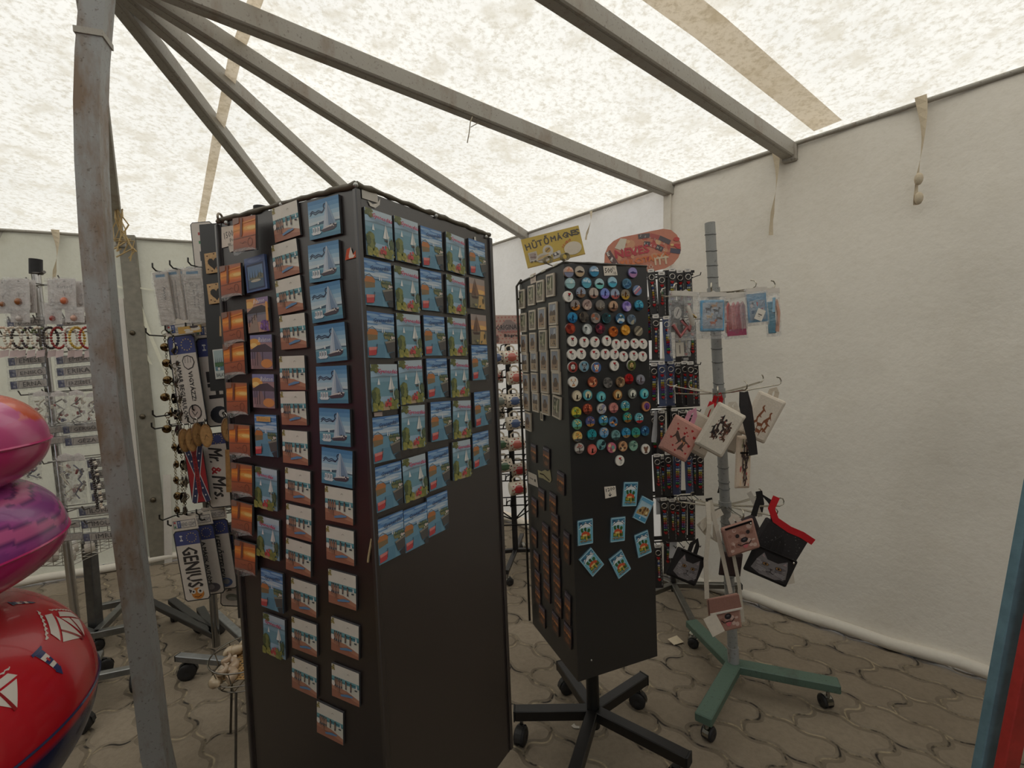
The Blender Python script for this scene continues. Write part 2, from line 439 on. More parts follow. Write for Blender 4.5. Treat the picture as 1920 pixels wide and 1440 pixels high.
# canvas roof, a shallow fan falling from the hub to the eaves
def roof():
    mb = MB(); ring = [KL, KB, K1, KR, Vector((.3, -2.9, 0)), Vector((-4.9, -2.2, 0))]
    out = lambda v: v+(v-Z(HUB, 0)).normalized()*.05
    apex = HUB+Vector((0, 0, .05)); n = 30
    for i in range(len(ring)):
        a, b = Z(out(ring[i]), EZ+.0), Z(out(ring[(i+1) % len(ring)]), EZ+.0); vs = []; fs = []; idx = {}
        for p in range(n+1):
            for q in range(p+1):
                t = p/n; s = q/p if p else 0
                pt = apex.lerp(a.lerp(b, s), t); idx[(p, q)] = len(vs)
                pt.z += .012*math.sin(pt.x*6+pt.y*3)*math.sin(math.pi*t)*math.sin(math.pi*s)
                vs.append(pt)
        for p in range(n):
            for q in range(p+1):
                fs.append((idx[p, q], idx[p+1, q], idx[p+1, q+1]))
                if q < p: fs.append((idx[p, q], idx[p+1, q+1], idx[p, q+1]))
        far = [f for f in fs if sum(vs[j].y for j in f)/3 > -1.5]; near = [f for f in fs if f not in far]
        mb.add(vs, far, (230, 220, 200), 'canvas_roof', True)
        if near: mb.add(vs, near, (120, 110, 95), 'light_blocker', True)  # unseen stretch made dark and opaque to dim light on the lower walls
    return structure(mb.build('ceiling'))
roof()
def roof_pt(px, py, a=K1, b=KR, dz=0.):
    A, B = Z(a, EZ), Z(b, EZ); nrm = (A-HUB).cross(B-HUB).normalized()
    return onplane(px, py, HUB+Vector((0, 0, dz)), nrm)
mb = MB(); mb.add([(-9, -6, 0), (9, -6, 0), (9, 11, 0), (-9, 11, 0)], [(0, 1, 2, 3)], (100, 85, 65), 'pavers'); structure(mb.build('floor'))
# rolled canvas hem along the foot of the walls
for nm, a, b, off in (('baseboard_right', K1, KR, in_r), ('baseboard_left', KL, KB, in_l), ('baseboard_back', KB, K1, in_r)):
    mb = MB(); a = Z(a+off*1.06, .035); b = Z(b+off*1.06, .035); n = 30; pts = []
    for i in range(n+1):
        p = a.lerp(b, i/n); p.z += .006*math.sin(i*1.7); pts.append(p+off.normalized()*.008*math.sin(i*.9))
    mb.tube(pts, .03, (196, 188, 170), 'canvas_grey', 8); structure(mb.build(nm))

# steel post, slightly bowed
pp = [(184, -12), (174, 110), (171, 200), (173, 310), (181, 450), (194, 600), (209, 760), (227, 900), (249, 1060), (272, 1230), (292, 1400), (312, 1520)]
pts = [atD(x, y, 1.60) for x, y in pp]; pts[-1] = Z(pts[-1], 0.0); pts.insert(0, Z(pts[0]+(pts[0]-pts[1])*.6, 2.9))
mb = MB(); w = .034; vs = []; fs = []
for p in pts: vs += [p+Vector((a*w*math.cos(.35)-b*w*math.sin(.35), a*w*math.sin(.35)+b*w*math.cos(.35), 0)) for a, b in ((-1, -1), (1, -1), (1, 1), (-1, 1))]
for i in range(len(pts)-1): fs += [(i*4+q, i*4+(q+1) % 4, i*4+4+(q+1) % 4, i*4+4+q) for q in range(4)]
mb.add(vs, fs, (150, 150, 145), 'rusty_post', False)
post = tag(mb.build('tent_post', at=pts[-1]), 'tall rusty grey square steel post holding up the tent roof', 'post', kind='thing')
mb = MB(); mb.box(Z(pts[-1], .003), (.11, .11, .006), (120, 110, 100), 'rusty_post'); mb.build('foot_plate', post)
q = atD(176, 72, 1.60); mb = MB(); mb.box(q, (.078, .078, .02), (150, 146, 140), 'beam_metal', Matrix.Rotation(.35, 3, 'Z')); mb.build('clamp_band', post)

# roof beams: box section with a groove line, all running from the top of the post
def beam(p1, label, w=.06, h=.075, p0=None):
    mb = MB(); a = (p0 or (HUB-Vector((0, 0, .03)))).copy(); b = Vector(p1)-Vector((0, 0, .045))
    mb.bar(a, b, w, h, (150, 140, 122), 'beam_metal', bev=.006)
    d = (b-a).normalized(); mb.bar(a-Vector((0, 0, h/2-.002)), b-Vector((0, 0, h/2-.002)), w*.5, .008, (150, 140, 122), 'beam_metal')
    o = tag(mb.build('roof_beam', at=a), label, 'beam', 'beams under the tent roof', 'thing')
    mb = MB(); e = Vector(p1)-Vector((0, 0, .05)); mb.box(e+Vector((0, 0, -.01)), (.075, .075, .09), (140, 132, 118), 'beam_metal', Matrix.Rotation(R(45), 3, 'Z'), .008); mb.build('end_bracket', o)
    return o
beam(atz(224, 440, EZ), 'thin steel roof beam running down just behind the tent post')
beam(atz(596, 474, EZ), 'roof beam reaching the upper left edge of the brown magnet column')
beam(atz(812, 497, EZ), 'roof beam reaching the top front corner of the brown magnet column')
beam(atz(996, 440, EZ), 'roof beam ending at the eave above the yellow sign')
beam(atz(1262, 346, EZ), 'longest roof beam in view, from post to white canvas edge on the right', .065, .085)
e5 = roof_pt(1050, -30); beam(atz(1482, 270, EZ), 'roof beam ending above the middle of the grey canvas wall', .065, .085, p0=e5+(e5-atz(1482, 270, EZ))*1.3-Vector((0, 0, .045)))
e6 = atz(4, 430, EZ); beam(e6, 'short visible end of a roof beam at the far left eave', .06, .08, p0=e6+Vector((-1.6, -1.4, .1)))

# doubled canvas seams
for k, (pl, w, a, b) in enumerate((([(530, -200), (488, -25), (440, 110), (408, 255), (372, 448)], .05, KL, KB), ([(1010, -190), (1235, -20), (1330, 52), (1440, 143), (1552, 236)], .13, K1, KR))):
    mb = MB(); q = [roof_pt(x, y, a, b, -.022) for x, y in pl]; d = (q[-1]-q[0]); s = d.cross(Vector((0, 0, 1))).normalized()*w/2
    mb.add([v for p in q for v in (p-s, p+s)], [(i*2, i*2+1, i*2+3, i*2+2) for i in range(len(q)-1)], (170, 150, 120), 'canvas_seam')
    structure(mb.build('trim_%d' % (k+1)))
# rope along the eaves
for k, (a, b) in enumerate(((K1, KR), (KB, K1), (KL, KB))):
    mb = MB(); c = (Z(HUB, 0)-(a+b)/2).normalized()*.02; mb.tube([Z(a+c, EZ-.012), Z((a+b)/2+c, EZ-.016), Z(b+c, EZ-.012)], .012, (120, 112, 95), 'beam_metal', 6); structure(mb.build('trim_%d' % (k+3)))
# cloth ties hanging from the eaves
def tie(px, y0, y1, wall, label, w=.022, knot=False):
    a, b = wall; n = (b-a).cross(Vector((0, 0, 1))).normalized()
    if n.y > 0: n = -n
    mb = MB(); top = onplane(px, y0, Z(a, EZ)+n*.035, n); L = (y1-y0)*top.y/FPX; s = (b-a).normalized(); vs = []; fs = []
    K = 12
    for i in range(K+1):
        t = i/K; ww = w*(1-.65*math.sin(math.pi*min(1, t*1.05))**2*.8)*(.55 if t > .8 else 1)
        c = top-Vector((0, 0, L*t))+n*(.10*t*0.6)+s*.012*math.sin(t*5); sd = s*math.cos(t*2.4)+n*math.sin(t*2.4)
        vs += [c-sd*ww, c+sd*ww]
        if i: fs.append((i*2-2, i*2-1, i*2+1, i*2))
    mb.add(vs, fs, (205, 190, 165), 'cloth')
    if knot:
        for t in (.78, .95): mb.ball(top-Vector((0, 0, L*t))+n*.07, .018, (205, 190, 165), 'cloth', 6, 1.6)
    tag(mb.build('canvas_tie', at=top), label, 'tie', 'cloth ties hanging from the eaves')
tie(1454, 275, 438, (K1, KR), 'plain beige cloth tie hanging beside the beam end on the grey wall')
tie(1726, 178, 380, (K1, KR), 'knotted beige cloth tie hanging high on the grey wall', knot=True)
tie(1108, 396, 450, (KB, K1), 'short cloth tie on the white canvas behind the yellow sign', .014)
tie(103, 430, 535, (KL, KB), 'pale cloth tie hanging above the name plate rack at far left', .026)
# frayed rope at the foot of the thin beam
mb = MB(); q = atD(222, 392, 3.3)
for k in range(7):
    g = random.Random(k); pts = [q+Vector((g.uniform(-.02, .02)+.008*k-.03+t*.012*g.uniform(-1, 2), g.uniform(-.02, .02), -t*g.uniform(.05, .075))) for t in range(6)]
    mb.tube(pts, .005, (190, 165, 120), 'cloth', 4)
tag(mb.build('frayed_rope', at=q), 'frayed pale rope dangling from the thin beam behind the post', 'rope')
mb = MB(); q = roof_pt(884, 180)-Vector((0, 0, .1)); mb.tube([q, q+Vector((-.01, -.01, -.03)), q+Vector((-.02, -.01, -.09)), q+Vector((-.03, -.01, -.13))], .003, (160, 150, 130), 'cloth', 4)
mb.tube([q+Vector((-.01, 0, -.05)), q+Vector((.03, 0, -.03))], .002, (160, 150, 130), 'cloth', 4)
tag(mb.build('twine_end', at=q), 'wisp of twine hanging from the middle of the longest roof beam', 'twine')

# wall furniture on the left canvas: bolted upright, translucent strips, tears
def lwall(px, py, off=.03):
    """a point just in front of the tilted left canvas"""
    A = Z(KL, EZ); B = Z(KB, EZ); Cc = Z(KL+in_l, .06); n = (B-A).cross(Cc-A).normalized()
    if n.y > 0: n = -n
    return onplane(px, py, A+n*off, n)
mb = MB(); a, b = lwall(238, 442), lwall(300, 1058); mb.bar(a, b, .11, .035, (128, 122, 108), 'enamel', up=(.4, -.9, 0))
up_ = tag(mb.build('wall_upright', at=b), 'flat grey metal upright with three bolts against the left canvas', 'upright', kind='thing')
for x, y in ((248, 624), (267, 781), (287, 937)):
    mb = MB(); p = lwall(x, y, .055); mb.ball(p, .02, (105, 95, 80), 'steel', 8); mb.build('bolt', up_)
for k, pl in enumerate(([(262, 560), (282, 622), (312, 690), (318, 730), (300, 680), (270, 610)], [(270, 652), (278, 668), (286, 684), (280, 682), (273, 668)], [(259, 538), (296, 544), (296, 547), (260, 541)], [(216, 533), (230, 538), (230, 542), (218, 538)])):
    mb = MB(); mb.add([lwall(x, y, .04) for x, y in pl], [tuple(range(len(pl)))], (226, 224, 205), 'matte')
    tag(mb.build('canvas_patch', at=lwall(*pl[0])), ['long pale jagged torn patch on the left canvas beside the plate rack', 'small pale torn patch below the long one on the left canvas', 'thin white tape strip on the left canvas above the torn patch', 'tiny white tape strip on the left canvas beside the post'][k], 'patch', 'pale patches on the left canvas')
mb = MB(); mb.bar(lwall(217, 560), lwall(262, 1060), .1, .012, (196, 200, 176), 'canvas_white', up=(.4, -.9, 0)); structure(mb.build('trim_6'))
mb = MB(); mb.bar(lwall(313, 890, .045), lwall(316, 1060, .045), .05, .012, (196, 200, 176), 'canvas_white', up=(.4, -.9, 0)); structure(mb.build('trim_7'))

mb = MB(); mb.bar(Z(K1, EZ)+in_r*.12, Z(K1+in_r*1.05, .03), .05, .012, (196, 190, 175), 'canvas_grey', up=(.7, .7, 0)); structure(mb.build('trim_8'))
# painted frames at the right edge
def leaning(name, l0, l1, r0, r1, D, col, label):
    mb = MB(); a, b = [(atD(*l0, D)+atD(*r0, D))/2, (atD(*l1, D)+atD(*r1, D))/2]
    w = (atD(*r1, D)-atD(*l1, D)).length; d = (b-a).normalized(); foot = b+d*(b.z/-d.z)
    top = a-d*1.25
    mb.bar(top, foot, w, .03, col, 'enamel', up=(0, -1, 0), bev=.003)
    return tag(mb.build(name, at=foot), label, 'frame')
leaning('blue_frame_post', (1891, 1100), (1829, 1440), (1929, 1100), (1866, 1440), 1.42, (112, 146, 160), 'blue painted flat post at the right edge of the photo')
leaning('red_frame_post', (1919, 1199), (1872, 1440), (1950, 1199), (1902, 1440), 1.36, (190, 58, 54), 'red painted flat post outside the blue one')
# ---------------------------------------------------------------- light: open sky and sun on the canvas
w = bpy.data.worlds.new('world'); scene.world = w; w.use_nodes = True
nt = w.node_tree; nt.nodes.clear(); o_ = N(nt, 'ShaderNodeOutputWorld'); bg = N(nt, 'ShaderNodeBackground')
bg.inputs[0].default_value = (.86, .93, 1.0, 1); bg.inputs[1].default_value = SKY; nt.links.new(bg.outputs[0], o_.inputs[0])
sd = bpy.data.lights.new('sun', 'SUN'); sd.energy = SUN; sd.angle = R(2); sd.color = (1, .95, .86)
so = bpy.data.objects.new('sun', sd); COL.objects.link(so); so.rotation_euler = (R(18), R(24), 0)
scene.view_settings.view_transform = 'Standard'; scene.view_settings.look = 'None'; scene.view_settings.gamma = 1; scene.view_settings.exposure = EXPO
scene.view_settings.use_curve_mapping = False
scene.cycles.max_bounces = 8; scene.cycles.diffuse_bounces = 5; scene.cycles.transparent_max_bounces = 16; scene.cycles.transmission_bounces = 6
scene.cycles.use_denoising = True; scene.cycles.sample_clamp_indirect = 6
scene.cycles.caustics_reflective = False; scene.cycles.caustics_refractive = False
# ---------------------------------------------------------------- square display columns
def caster(parent, p, ang=0., r=.026, chrome=False):
    """twin wheel caster whose stem top is at p"""
    mb = MB(); p = Vector(p); z = r; c = (40, 38, 38); d = Vector((math.cos(ang), math.sin(ang), 0)); s = Vector((-d.y, d.x, 0)); ctr = Z(p+d*.012, z)
    mb.cyl(p, Z(p, z+r*.9), .007, (150, 150, 150), 'chrome', 8)
    M = Matrix((s, d, Vector((0, 0, 1)))).transposed()
    for q in (-1, 1): mb.lathe([(.001, q*.003), (r*.8, q*.003), (r, q*.006), (r, q*.017), (r*.8, q*.021), (r*.3, q*.022), (.001, q*.018)], ctr, c, 'rubber', 14, 'X', M)
    pts = [(r*1.12*math.cos(t), r*1.12*math.sin(t)) for t in [k*math.pi/8 for k in range(9)]]
    for k in range(8):
        (a, b), (a2, b2) = pts[k], pts[k+1]
        mb.add([ctr+d*a+s*.012+Vector((0, 0, b)), ctr+d*a-s*.012+Vector((0, 0, b)), ctr+d*a2-s*.012+Vector((0, 0, b2)), ctr+d*a2+s*.012+Vector((0, 0, b2))], [(0, 1, 2, 3)], (170, 168, 160) if chrome else (48, 46, 45), 'chrome' if chrome else 'rubber')
    return mb.build('caster', parent)
def star_base(root, c, zl, legs, w=.035, h=.03, col=(30, 28, 27), mat='enamel', chrome=False, r=.026):
    """legs: (angle in degrees, length)"""
    for k, (a, L) in enumerate(legs):
        mb = MB(); d = Vector((math.cos(R(a)), math.sin(R(a)), 0)); c0 = Z(c, zl); e = c0+d*L
        mb.bar(c0, e, w, h, col, mat, bev=.003); mb.bar(e-d*.001, e+d*.004, w*1.02, h*1.02, (28, 28, 28), 'rubber')
        leg = mb.build('leg', root); caster(leg, e-d*.025-Vector((0, 0, h/2)), R(a+70+k*50), r, chrome)
def tower(A, B, Cc, zt, zb, mat, label, name='magnet_column', pole=True):
    """square column from three seen corners: left A, front B, right Cc"""
    A, B, Cc = Vector((*A, 0)), Vector((*B, 0)), Vector((*Cc, 0)); D = A+Cc-B; ctr = (A+Cc)/2
    root = thing(name, Z(ctr, 0), label, 'magnet column' if 'magnet' in label else 'column')
    cs = [A, B, Cc, D]
    for i in range(4):
        p, q = cs[i], cs[(i+1) % 4]; n = (q-p).cross(Vector((0, 0, 1))).normalized()
        if n.dot((p+q)/2-ctr) < 0: n = -n
        mb = MB(); a, b = Z(p, zb), Z(q, zb); t = .012
        mb.add([a, b, Z(q, zt), Z(p, zt), a-n*t, b-n*t, Z(q, zt)-n*t, Z(p, zt)-n*t], [(0, 1, 2, 3), (4, 7, 6, 5), (3, 2, 6, 7), (0, 4, 5, 1), (0, 3, 7, 4), (1, 5, 6, 2)], (30, 25, 25), mat)
        mb.build('side_panel', root)
    mb = MB(); f = lambda p: ctr+(p-ctr)*.97
    mb.add([Z(f(p), zt-.012) for p in cs]+[Z(f(p), zb+.012) for p in cs], [(0, 1, 2, 3), (7, 6, 5, 4)], (25, 22, 22), mat); mb.build('end_board', root)
    return root, ctr
SPOT = {}
def face(a, b):
    a, b = Vector((*a[:2], 0)), Vector((*b[:2], 0)); n = (b-a).cross(Vector((0, 0, 1))).normalized()
    if n.y > 0: n = -n
    return (a, n)
def stick(o, fc, px, py, roll=0., off=0., scale=1.):
    a, n = fc; return place(o, onplane(px, py, a+n*(.0005+off), n)+n*(.0003+off), n, roll, scale)
BA, BB, BC = (-.655, 1.085), (-.280, .905), (-.045, 1.29)
big, bctr = tower(BA, BB, BC, 1.795, .355, 'panel_brown', 'tall dark brown square magnet column with picture magnets on two sides, nearest the camera')
FL, FR = face(BA, BB), face(BB, BC)
# worn top edge, screws, hook
mb = MB(); g = random.Random(3)
for p, q in ((BA, BB), (BB, BC)):
    p, q = Vector((*p, 1.795)), Vector((*q, 1.795)); n = 26
    mb.tube([p.lerp(q, i/n)+Vector((0, 0, .004+.003*g.random())) for i in range(n+1)], [.004+.003*g.random() for _ in range(n+1)], (96, 88, 72), 'wood', 6)
mb.build('frayed_edge', big)
for fc, x, y in ((FL, 425, 418), (FL, 528, 384), (FL, 667, 347), (FR, 817, 405), (FR, 911, 444)):
    mb = MB(); p = onplane(x, y, fc[0]+fc[1]*.002, fc[1]); mb.ball(p, .0055, (200, 200, 195), 'steel', 8); mb.build('screw', big)
mb = MB(); p = atD(413, 415, 1.075); mb.torus(p+Vector((0, 0, .008)), .009, .0025, (150, 140, 125), 'steel', 12, 6, 'X'); mb.build('hook', big)
mb = MB()
for p in (BA, BB, BC): mb.bar((*p, .357), (*p, 1.793), .012, .012, (38, 30, 29), 'panel_brown', up=(.6, .8, 0), bev=.002)
mb.build('corner_trim', big)
mb = MB(); mb.cyl(Z(bctr, .1), Z(bctr, .37), .02, (30, 28, 28), 'enamel', 12); mb.build('pole', big)
star_base(big, bctr, .105, [(a, .32) for a in (12, 84, 156, 228, 300)])

SA, SB, SC = (.045, 1.85), (.178, 1.495), (.474, 1.612)
small, sctr = tower(SA, SB, SC, 1.76, .40, 'panel_black', 'black square magnet column on a castered star base, with round magnets on its front')
GL, GR = face(SA, SB), face(SB, SC)
mb = MB(); mb.cyl(Z(sctr, .06), Z(sctr, .42), .024, (26, 25, 25), 'enamel', 14); mb.build('pole', small)
star_base(small, sctr, .115, [(178, .30), (36, .30), (-40, .36), (-112, .36), (108, .30)], .042, .04, (26, 23, 22), 'enamel', r=.034)
mb = MB(); g = random.Random(5)
for p, q in ((SA, SB), (SB, SC)):
    p, q = Vector((*p, 1.76)), Vector((*q, 1.76)); mb.tube([p.lerp(q, i/14)+Vector((0, 0, .003)) for i in range(15)], [.003+.002*g.random() for _ in range(15)], (60, 56, 50), 'wood', 5)
for t in (.35, .62, .86): p = Vector((*SA, 1.765)).lerp(Vector((*SB, 1.765)), t); mb.box(p, (.03, .012, .006), (225, 220, 205), 'matte', Matrix.Rotation(R(-70), 3, 'Z'))
mb.build('worn_edge', small)
mb = MB(); p = Vector((*SA, 0))+Vector((-.012, -.01, 0)); mb.tube([Z(p, .42), Z(p, 1.75), Z(p, 1.775)+Vector((.02, 0, 0))], .005, (70, 66, 60), 'steel', 6)
for z in (1.7, 1.45, 1.2): mb.tube([Z(p, z), Z(p, z)+Vector((.03, .015, .004))], .004, (70, 66, 60), 'steel', 6)
mb.build('side_rail', small)

# ---------------------------------------------------------------- magnets of the brown column
def slab(w, h, t=.005, side=(60, 60, 62), mat='print'):
    mb = MB(); mb.prism([(-w/2, -h/2), (w/2, -h/2), (w/2, h/2), (-w/2, h/2)], 0, -t, side, mat); return mb, Art(mb, w, h, -t, mat)
def m_sunset():
    mb, a = slab(.071, .070)
    sky = [(166, 104, 74), (196, 106, 60), (222, 120, 50), (236, 138, 50), (250, 170, 70), (236, 140, 56), (212, 106, 50), (184, 90, 48)]
    for i in range(16):
        q = i/15*7; k = min(6, int(q)); f = q-k; a.rect(0, .98-(i+1)*.0375, 1, 1-i*.0375, tuple(int(sky[k][j]*(1-f)+sky[k+1][j]*f) for j in range(3)))
    a.ell(.8, .66, .34, .075, (240, 176, 84)).ell(.84, .66, .22, .045, (250, 206, 120)).poly([(.35, .8), (1, .86), (1, .9), (.35, .83)], (232, 150, 66)).poly([(0, .6), (.4, .64), (.4, .67), (0, .66)], (226, 140, 62))
    for i in range(8): a.rect(0, .40-(i+1)*.05, 1, .40-i*.05, tuple(int(v) for v in (176-i*5, 92-i*2, 58)))
    a.poly([(0, .36), (1, .42), (1, .44), (0, .39)], (128, 78, 60)).poly([(0, 0), (1, 0), (1, .03), (.5, .1), (0, .07)], (134, 104, 92)).poly([(0, .8), (.28, .84), (.28, 1), (0, 1)], (140, 104, 88))
    a.poly([(.3, .44), (.37, .42), (.42, .5), (.44, .98), (.34, 1), (.33, .7)], (122, 66, 48)).ring(.76, .24, .10, .12, .018, (110, 60, 44)).line([(.3, .26), (.42, .22), (.52, .27), (.6, .23)], .016, (118, 64, 46))
    o = mb.build('sunset_magnet', local=True)
    m2 = MB(); vs = []
    for i in range(9):
        x = -.037+.074*i/8; vs += [(x, -.0054, -.028), (x, -.0062-.008*math.sin(i/8*math.pi), -.040-.005*math.sin(i*.7))]
    m2.add(vs, [(i*2, i*2+2, i*2+3, i*2+1) for i in range(8)], (255, 255, 255), 'clear', True); m2.build('clear_wrapper', o, local=True)
    return o
def m_pier():
    mb, a = slab(.070, .074)
    a.rect(0, 0, 1, 1, (196, 150, 130)).rect(0, .82, 1, 1, (150, 130, 168)).poly([(0, .74), (.6, .86), (.4, 1), (0, 1)], (224, 156, 84)).ell(.12, .82, .2, .1, (240, 190, 110))
    a.rect(0, .5, 1, .62, (110, 112, 124)).poly([(0, .6), (.3, .74), (.7, .78), (1, .66), (1, .56), (0, .56)], (66, 60, 62)).rect(0, .3, 1, .5, (138, 128, 138)).poly([(.0, 0), (.5, 0), (.42, .52), (.3, .52)], (160, 138, 124))
    for x in (.08, .22, .34, .44): a.line([(x, .12+x*.7), (x, .36+x*.5)], .03, (64, 54, 56))
    a.line([(.05, .3), (.46, .54)], .02, (84, 70, 70)).blobs(26, .6, .02, .95, .3, .05, [(124, 84, 150), (150, 104, 172), (98, 64, 124)], 4).rect(.9, .3, 1, .85, (226, 160, 80))
    a.text('Balaton', .62, .9, .5, .13, (244, 236, 236), 2, .3)
    return mb.build('pier_magnet', local=True)
def m_pierb():
    mb, a = slab(.070, .074)
    a.rect(0, 0, 1, 1, (164, 128, 132)).rect(0, .78, 1, 1, (132, 132, 176)).ell(.18, .74, .3, .16, (236, 168, 80)).ell(.16, .7, .16, .07, (252, 210, 130))
    a.poly([(0, .56), (.35, .7), (.7, .74), (1, .6), (1, .5), (0, .5)], (74, 62, 72)).rect(0, .3, 1, .5, (122, 108, 128)).poly([(.1, 0), (.7, 0), (.42, .5), (.3, .5)], (142, 112, 112))
    for x in (.1, .2, .32, .56): a.line([(x, .1), (x, .5)], .025, (56, 44, 52))
    a.ell(.74, .16, .26, .13, (220, 142, 78)).text('Balaton', .68, .86, .56, .13, (246, 240, 240), 0, .3)
    return mb.build('pier_magnet', local=True)
def m_frame():
    mb, a = slab(.066, .074, .006, (56, 74, 118))
    a.rect(0, 0, 1, 1, (74, 98, 150)).rect(0, .86, 1, 1, (92, 116, 170)).ell(.5, .9, .34, .07, (120, 146, 196)).rect(.08, .05, .92, .8, (38, 50, 84)).rect(.13, .1, .87, .74, (104, 138, 176)).rect(.13, .1, .87, .34, (74, 100, 124))
    a.poly([(.13, .34), (.3, .42), (.5, .38), (.7, .52), (.87, .46), (.87, .34)], (120, 118, 96))
    for x in (.22, .36, .48, .64, .76): a.poly([(x-.03, .38), (x+.03, .38), (x, .62)], (70, 84, 84))
    a.ell(.5, .3, .25, .04, (196, 190, 170))
    return mb.build('blue_framed_magnet', local=True)
def m_beach():
    mb, a = slab(.075, .071)
    a.rect(0, 0, 1, 1, (228, 222, 208)).rect(0, .52, 1, .64, (104, 164, 172)).rect(0, .5, 1, .55, (70, 132, 146)).rect(.5, .55, .92, .585, (44, 96, 108)).rect(0, .3, 1, .5, (222, 220, 204)).poly([(0, 0), (1, 0), (1, .18), (.55, .32), (0, .36)], (186, 128, 100)).poly([(0, 0), (1, 0), (1, .08), (.4, .2), (0, .24)], (164, 104, 80))
    a.blobs(9, .0, .84, .1, .98, .03, [(170, 150, 84), (140, 130, 70)], 2).line([(.58, .82), (.62, .86), (.66, .83)], .012, (150, 140, 130))
    for x, h, c in ((.14, .36, (150, 112, 92)), (.21, .42, (164, 116, 92)), (.29, .44, (142, 98, 78)), (.37, .32, (170, 126, 104)), (.54, .22, (120, 100, 88)), (.72, .28, (126, 100, 84))):
        a.poly([(x-.022, .62-h), (x+.004, .64-h), (x+.022, .62-h), (x+.03, .50), (x+.024, .58), (x-.024, .58), (x-.03, .5)], c).ell(x, .61, .022, .028, (74, 54, 46)).rect(x-.024, .42-h*.2, x+.024, .45-h*.1, (60, 60, 72))
    a.poly([(.36, .12), (.78, .2), (.8, .24), (.6, .25), (.34, .17)], (92, 136, 178)).rect(.86, .44, .95, .48, (40, 50, 60)).poly([(.9, .52), (.96, .52), (.92, .66)], (240, 240, 236)).ell(.08, .44, .06, .08, (240, 232, 222))
    return mb.build('beach_magnet', local=True)
def m_sail():
    mb, a = slab(.083, .0745, .006)
    for i in range(6): a.rect(0, 1-(i+1)*.11, 1, 1-i*.11+.002, [(74, 132, 180), (94, 150, 194), (124, 172, 206), (156, 194, 216), (186, 210, 222), (206, 220, 224)][i])
    a.rect(0, 0, 1, .36, (92, 152, 176)).rect(0, .3, 1, .36, (126, 176, 190)).poly([(0, .36), (.2, .38), (.5, .43), (.8, .39), (1, .38), (1, .35), (0, .35)], (66, 92, 112)).rect(0, 0, 1, .1, (74, 130, 160))
    for q in range(2): a.line([(.06, .68-.06*q), (.14, .74-.04*q), (.24, .68-.05*q), (.34, .72-.05*q), (.46, .66-.02*q), (.54, .74)], .022, (40, 52, 78))
    a.ring(.56, .8, .05, .06, .026, (40, 52, 78), 12)
    a.poly([(.46, .2), (.58, .86), (.62, .9), (.66, .84), (.86, .36), (.86, .26)], (150, 172, 194)).poly([(.46, .2), (.58, .84), (.6, .24)], (196, 208, 220)).poly([(.64, .24), (.64, .82), (.82, .3)], (120, 146, 174)).line([(.61, .9), (.63, .2)], .014, (226, 230, 232))
    a.poly([(.38, .2), (.9, .28), (.88, .2), (.8, .15), (.46, .13)], (70, 60, 70)).poly([(.4, .2), (.9, .27), (.9, .3), (.6, .27)], (222, 214, 206)).blobs(8, .56, .22, .84, .3, .022, [(150, 50, 46), (40, 40, 56), (230, 226, 220)], 3)
    for x in (.16, .25, .34): a.rect(x-.034, .16, x+.034, .3, (236, 238, 238)).rect(x-.016, .18, x+.006, .27, (60, 76, 100))
    a.poly([(.08, .16), (.42, .16), (.36, .1), (.14, .1)], (228, 232, 234)).poly([(.3, .36), (.36, .36), (.33, .46)], (240, 240, 240))
    return mb.build('sailboat_magnet', local=True)
def m_garden():
    mb, a = slab(.071, .0915)
    a.rect(0, 0, 1, 1, (164, 196, 218)).rect(0, .86, 1, 1, (190, 206, 216)).rect(0, .3, 1, .72, (112, 158, 176)).rect(0, .62, 1, .72, (132, 172, 192)).poly([(0, .72), (.4, .76), (.8, .74), (1, .75), (1, .71), (0, .71)], (120, 146, 160))
    a.blobs(14, .0, .86, .28, .99, .05, [(122, 122, 66), (96, 104, 58), (150, 140, 84)], 5)
    a.poly([(.66, .42), (.82, .42), (.8, .38), (.68, .38)], (84, 72, 70)).poly([(.62, .44), (.74, .44), (.735, .76)], (240, 238, 232)).poly([(.75, .44), (.84, .46), (.75, .72)], (226, 226, 222)).poly([(.22, .56), (.32, .56), (.27, .7)], (244, 244, 240))
    a.blobs(22, .02, .12, .3, .46, .07, [(92, 104, 58), (122, 128, 66), (74, 86, 50)], 6).blobs(20, .84, .14, .98, .46, .06, [(70, 84, 62), (88, 104, 70), (54, 66, 50)], 7)
    a.line([(.82, .5), (.78, .42), (.78, .32), (.82, .22)], .03, (206, 212, 204)).poly([(.3, 0), (.75, 0), (.6, .18), (.46, .2)], (196, 164, 130)).blobs(16, .0, .0, .36, .14, .07, [(172, 162, 74), (140, 140, 66)], 8).blobs(18, .64, .0, .98, .2, .06, [(148, 146, 72), (118, 122, 60)], 9).blobs(12, .42, .1, .64, .24, .035, [(204, 70, 72), (222, 120, 112), (180, 52, 60)], 10)
    a.text('Gyenesdiás', .55, .83, .74, .11, (196, 44, 84), -3, .35, .008)
    return mb.build('garden_view_magnet', local=True)
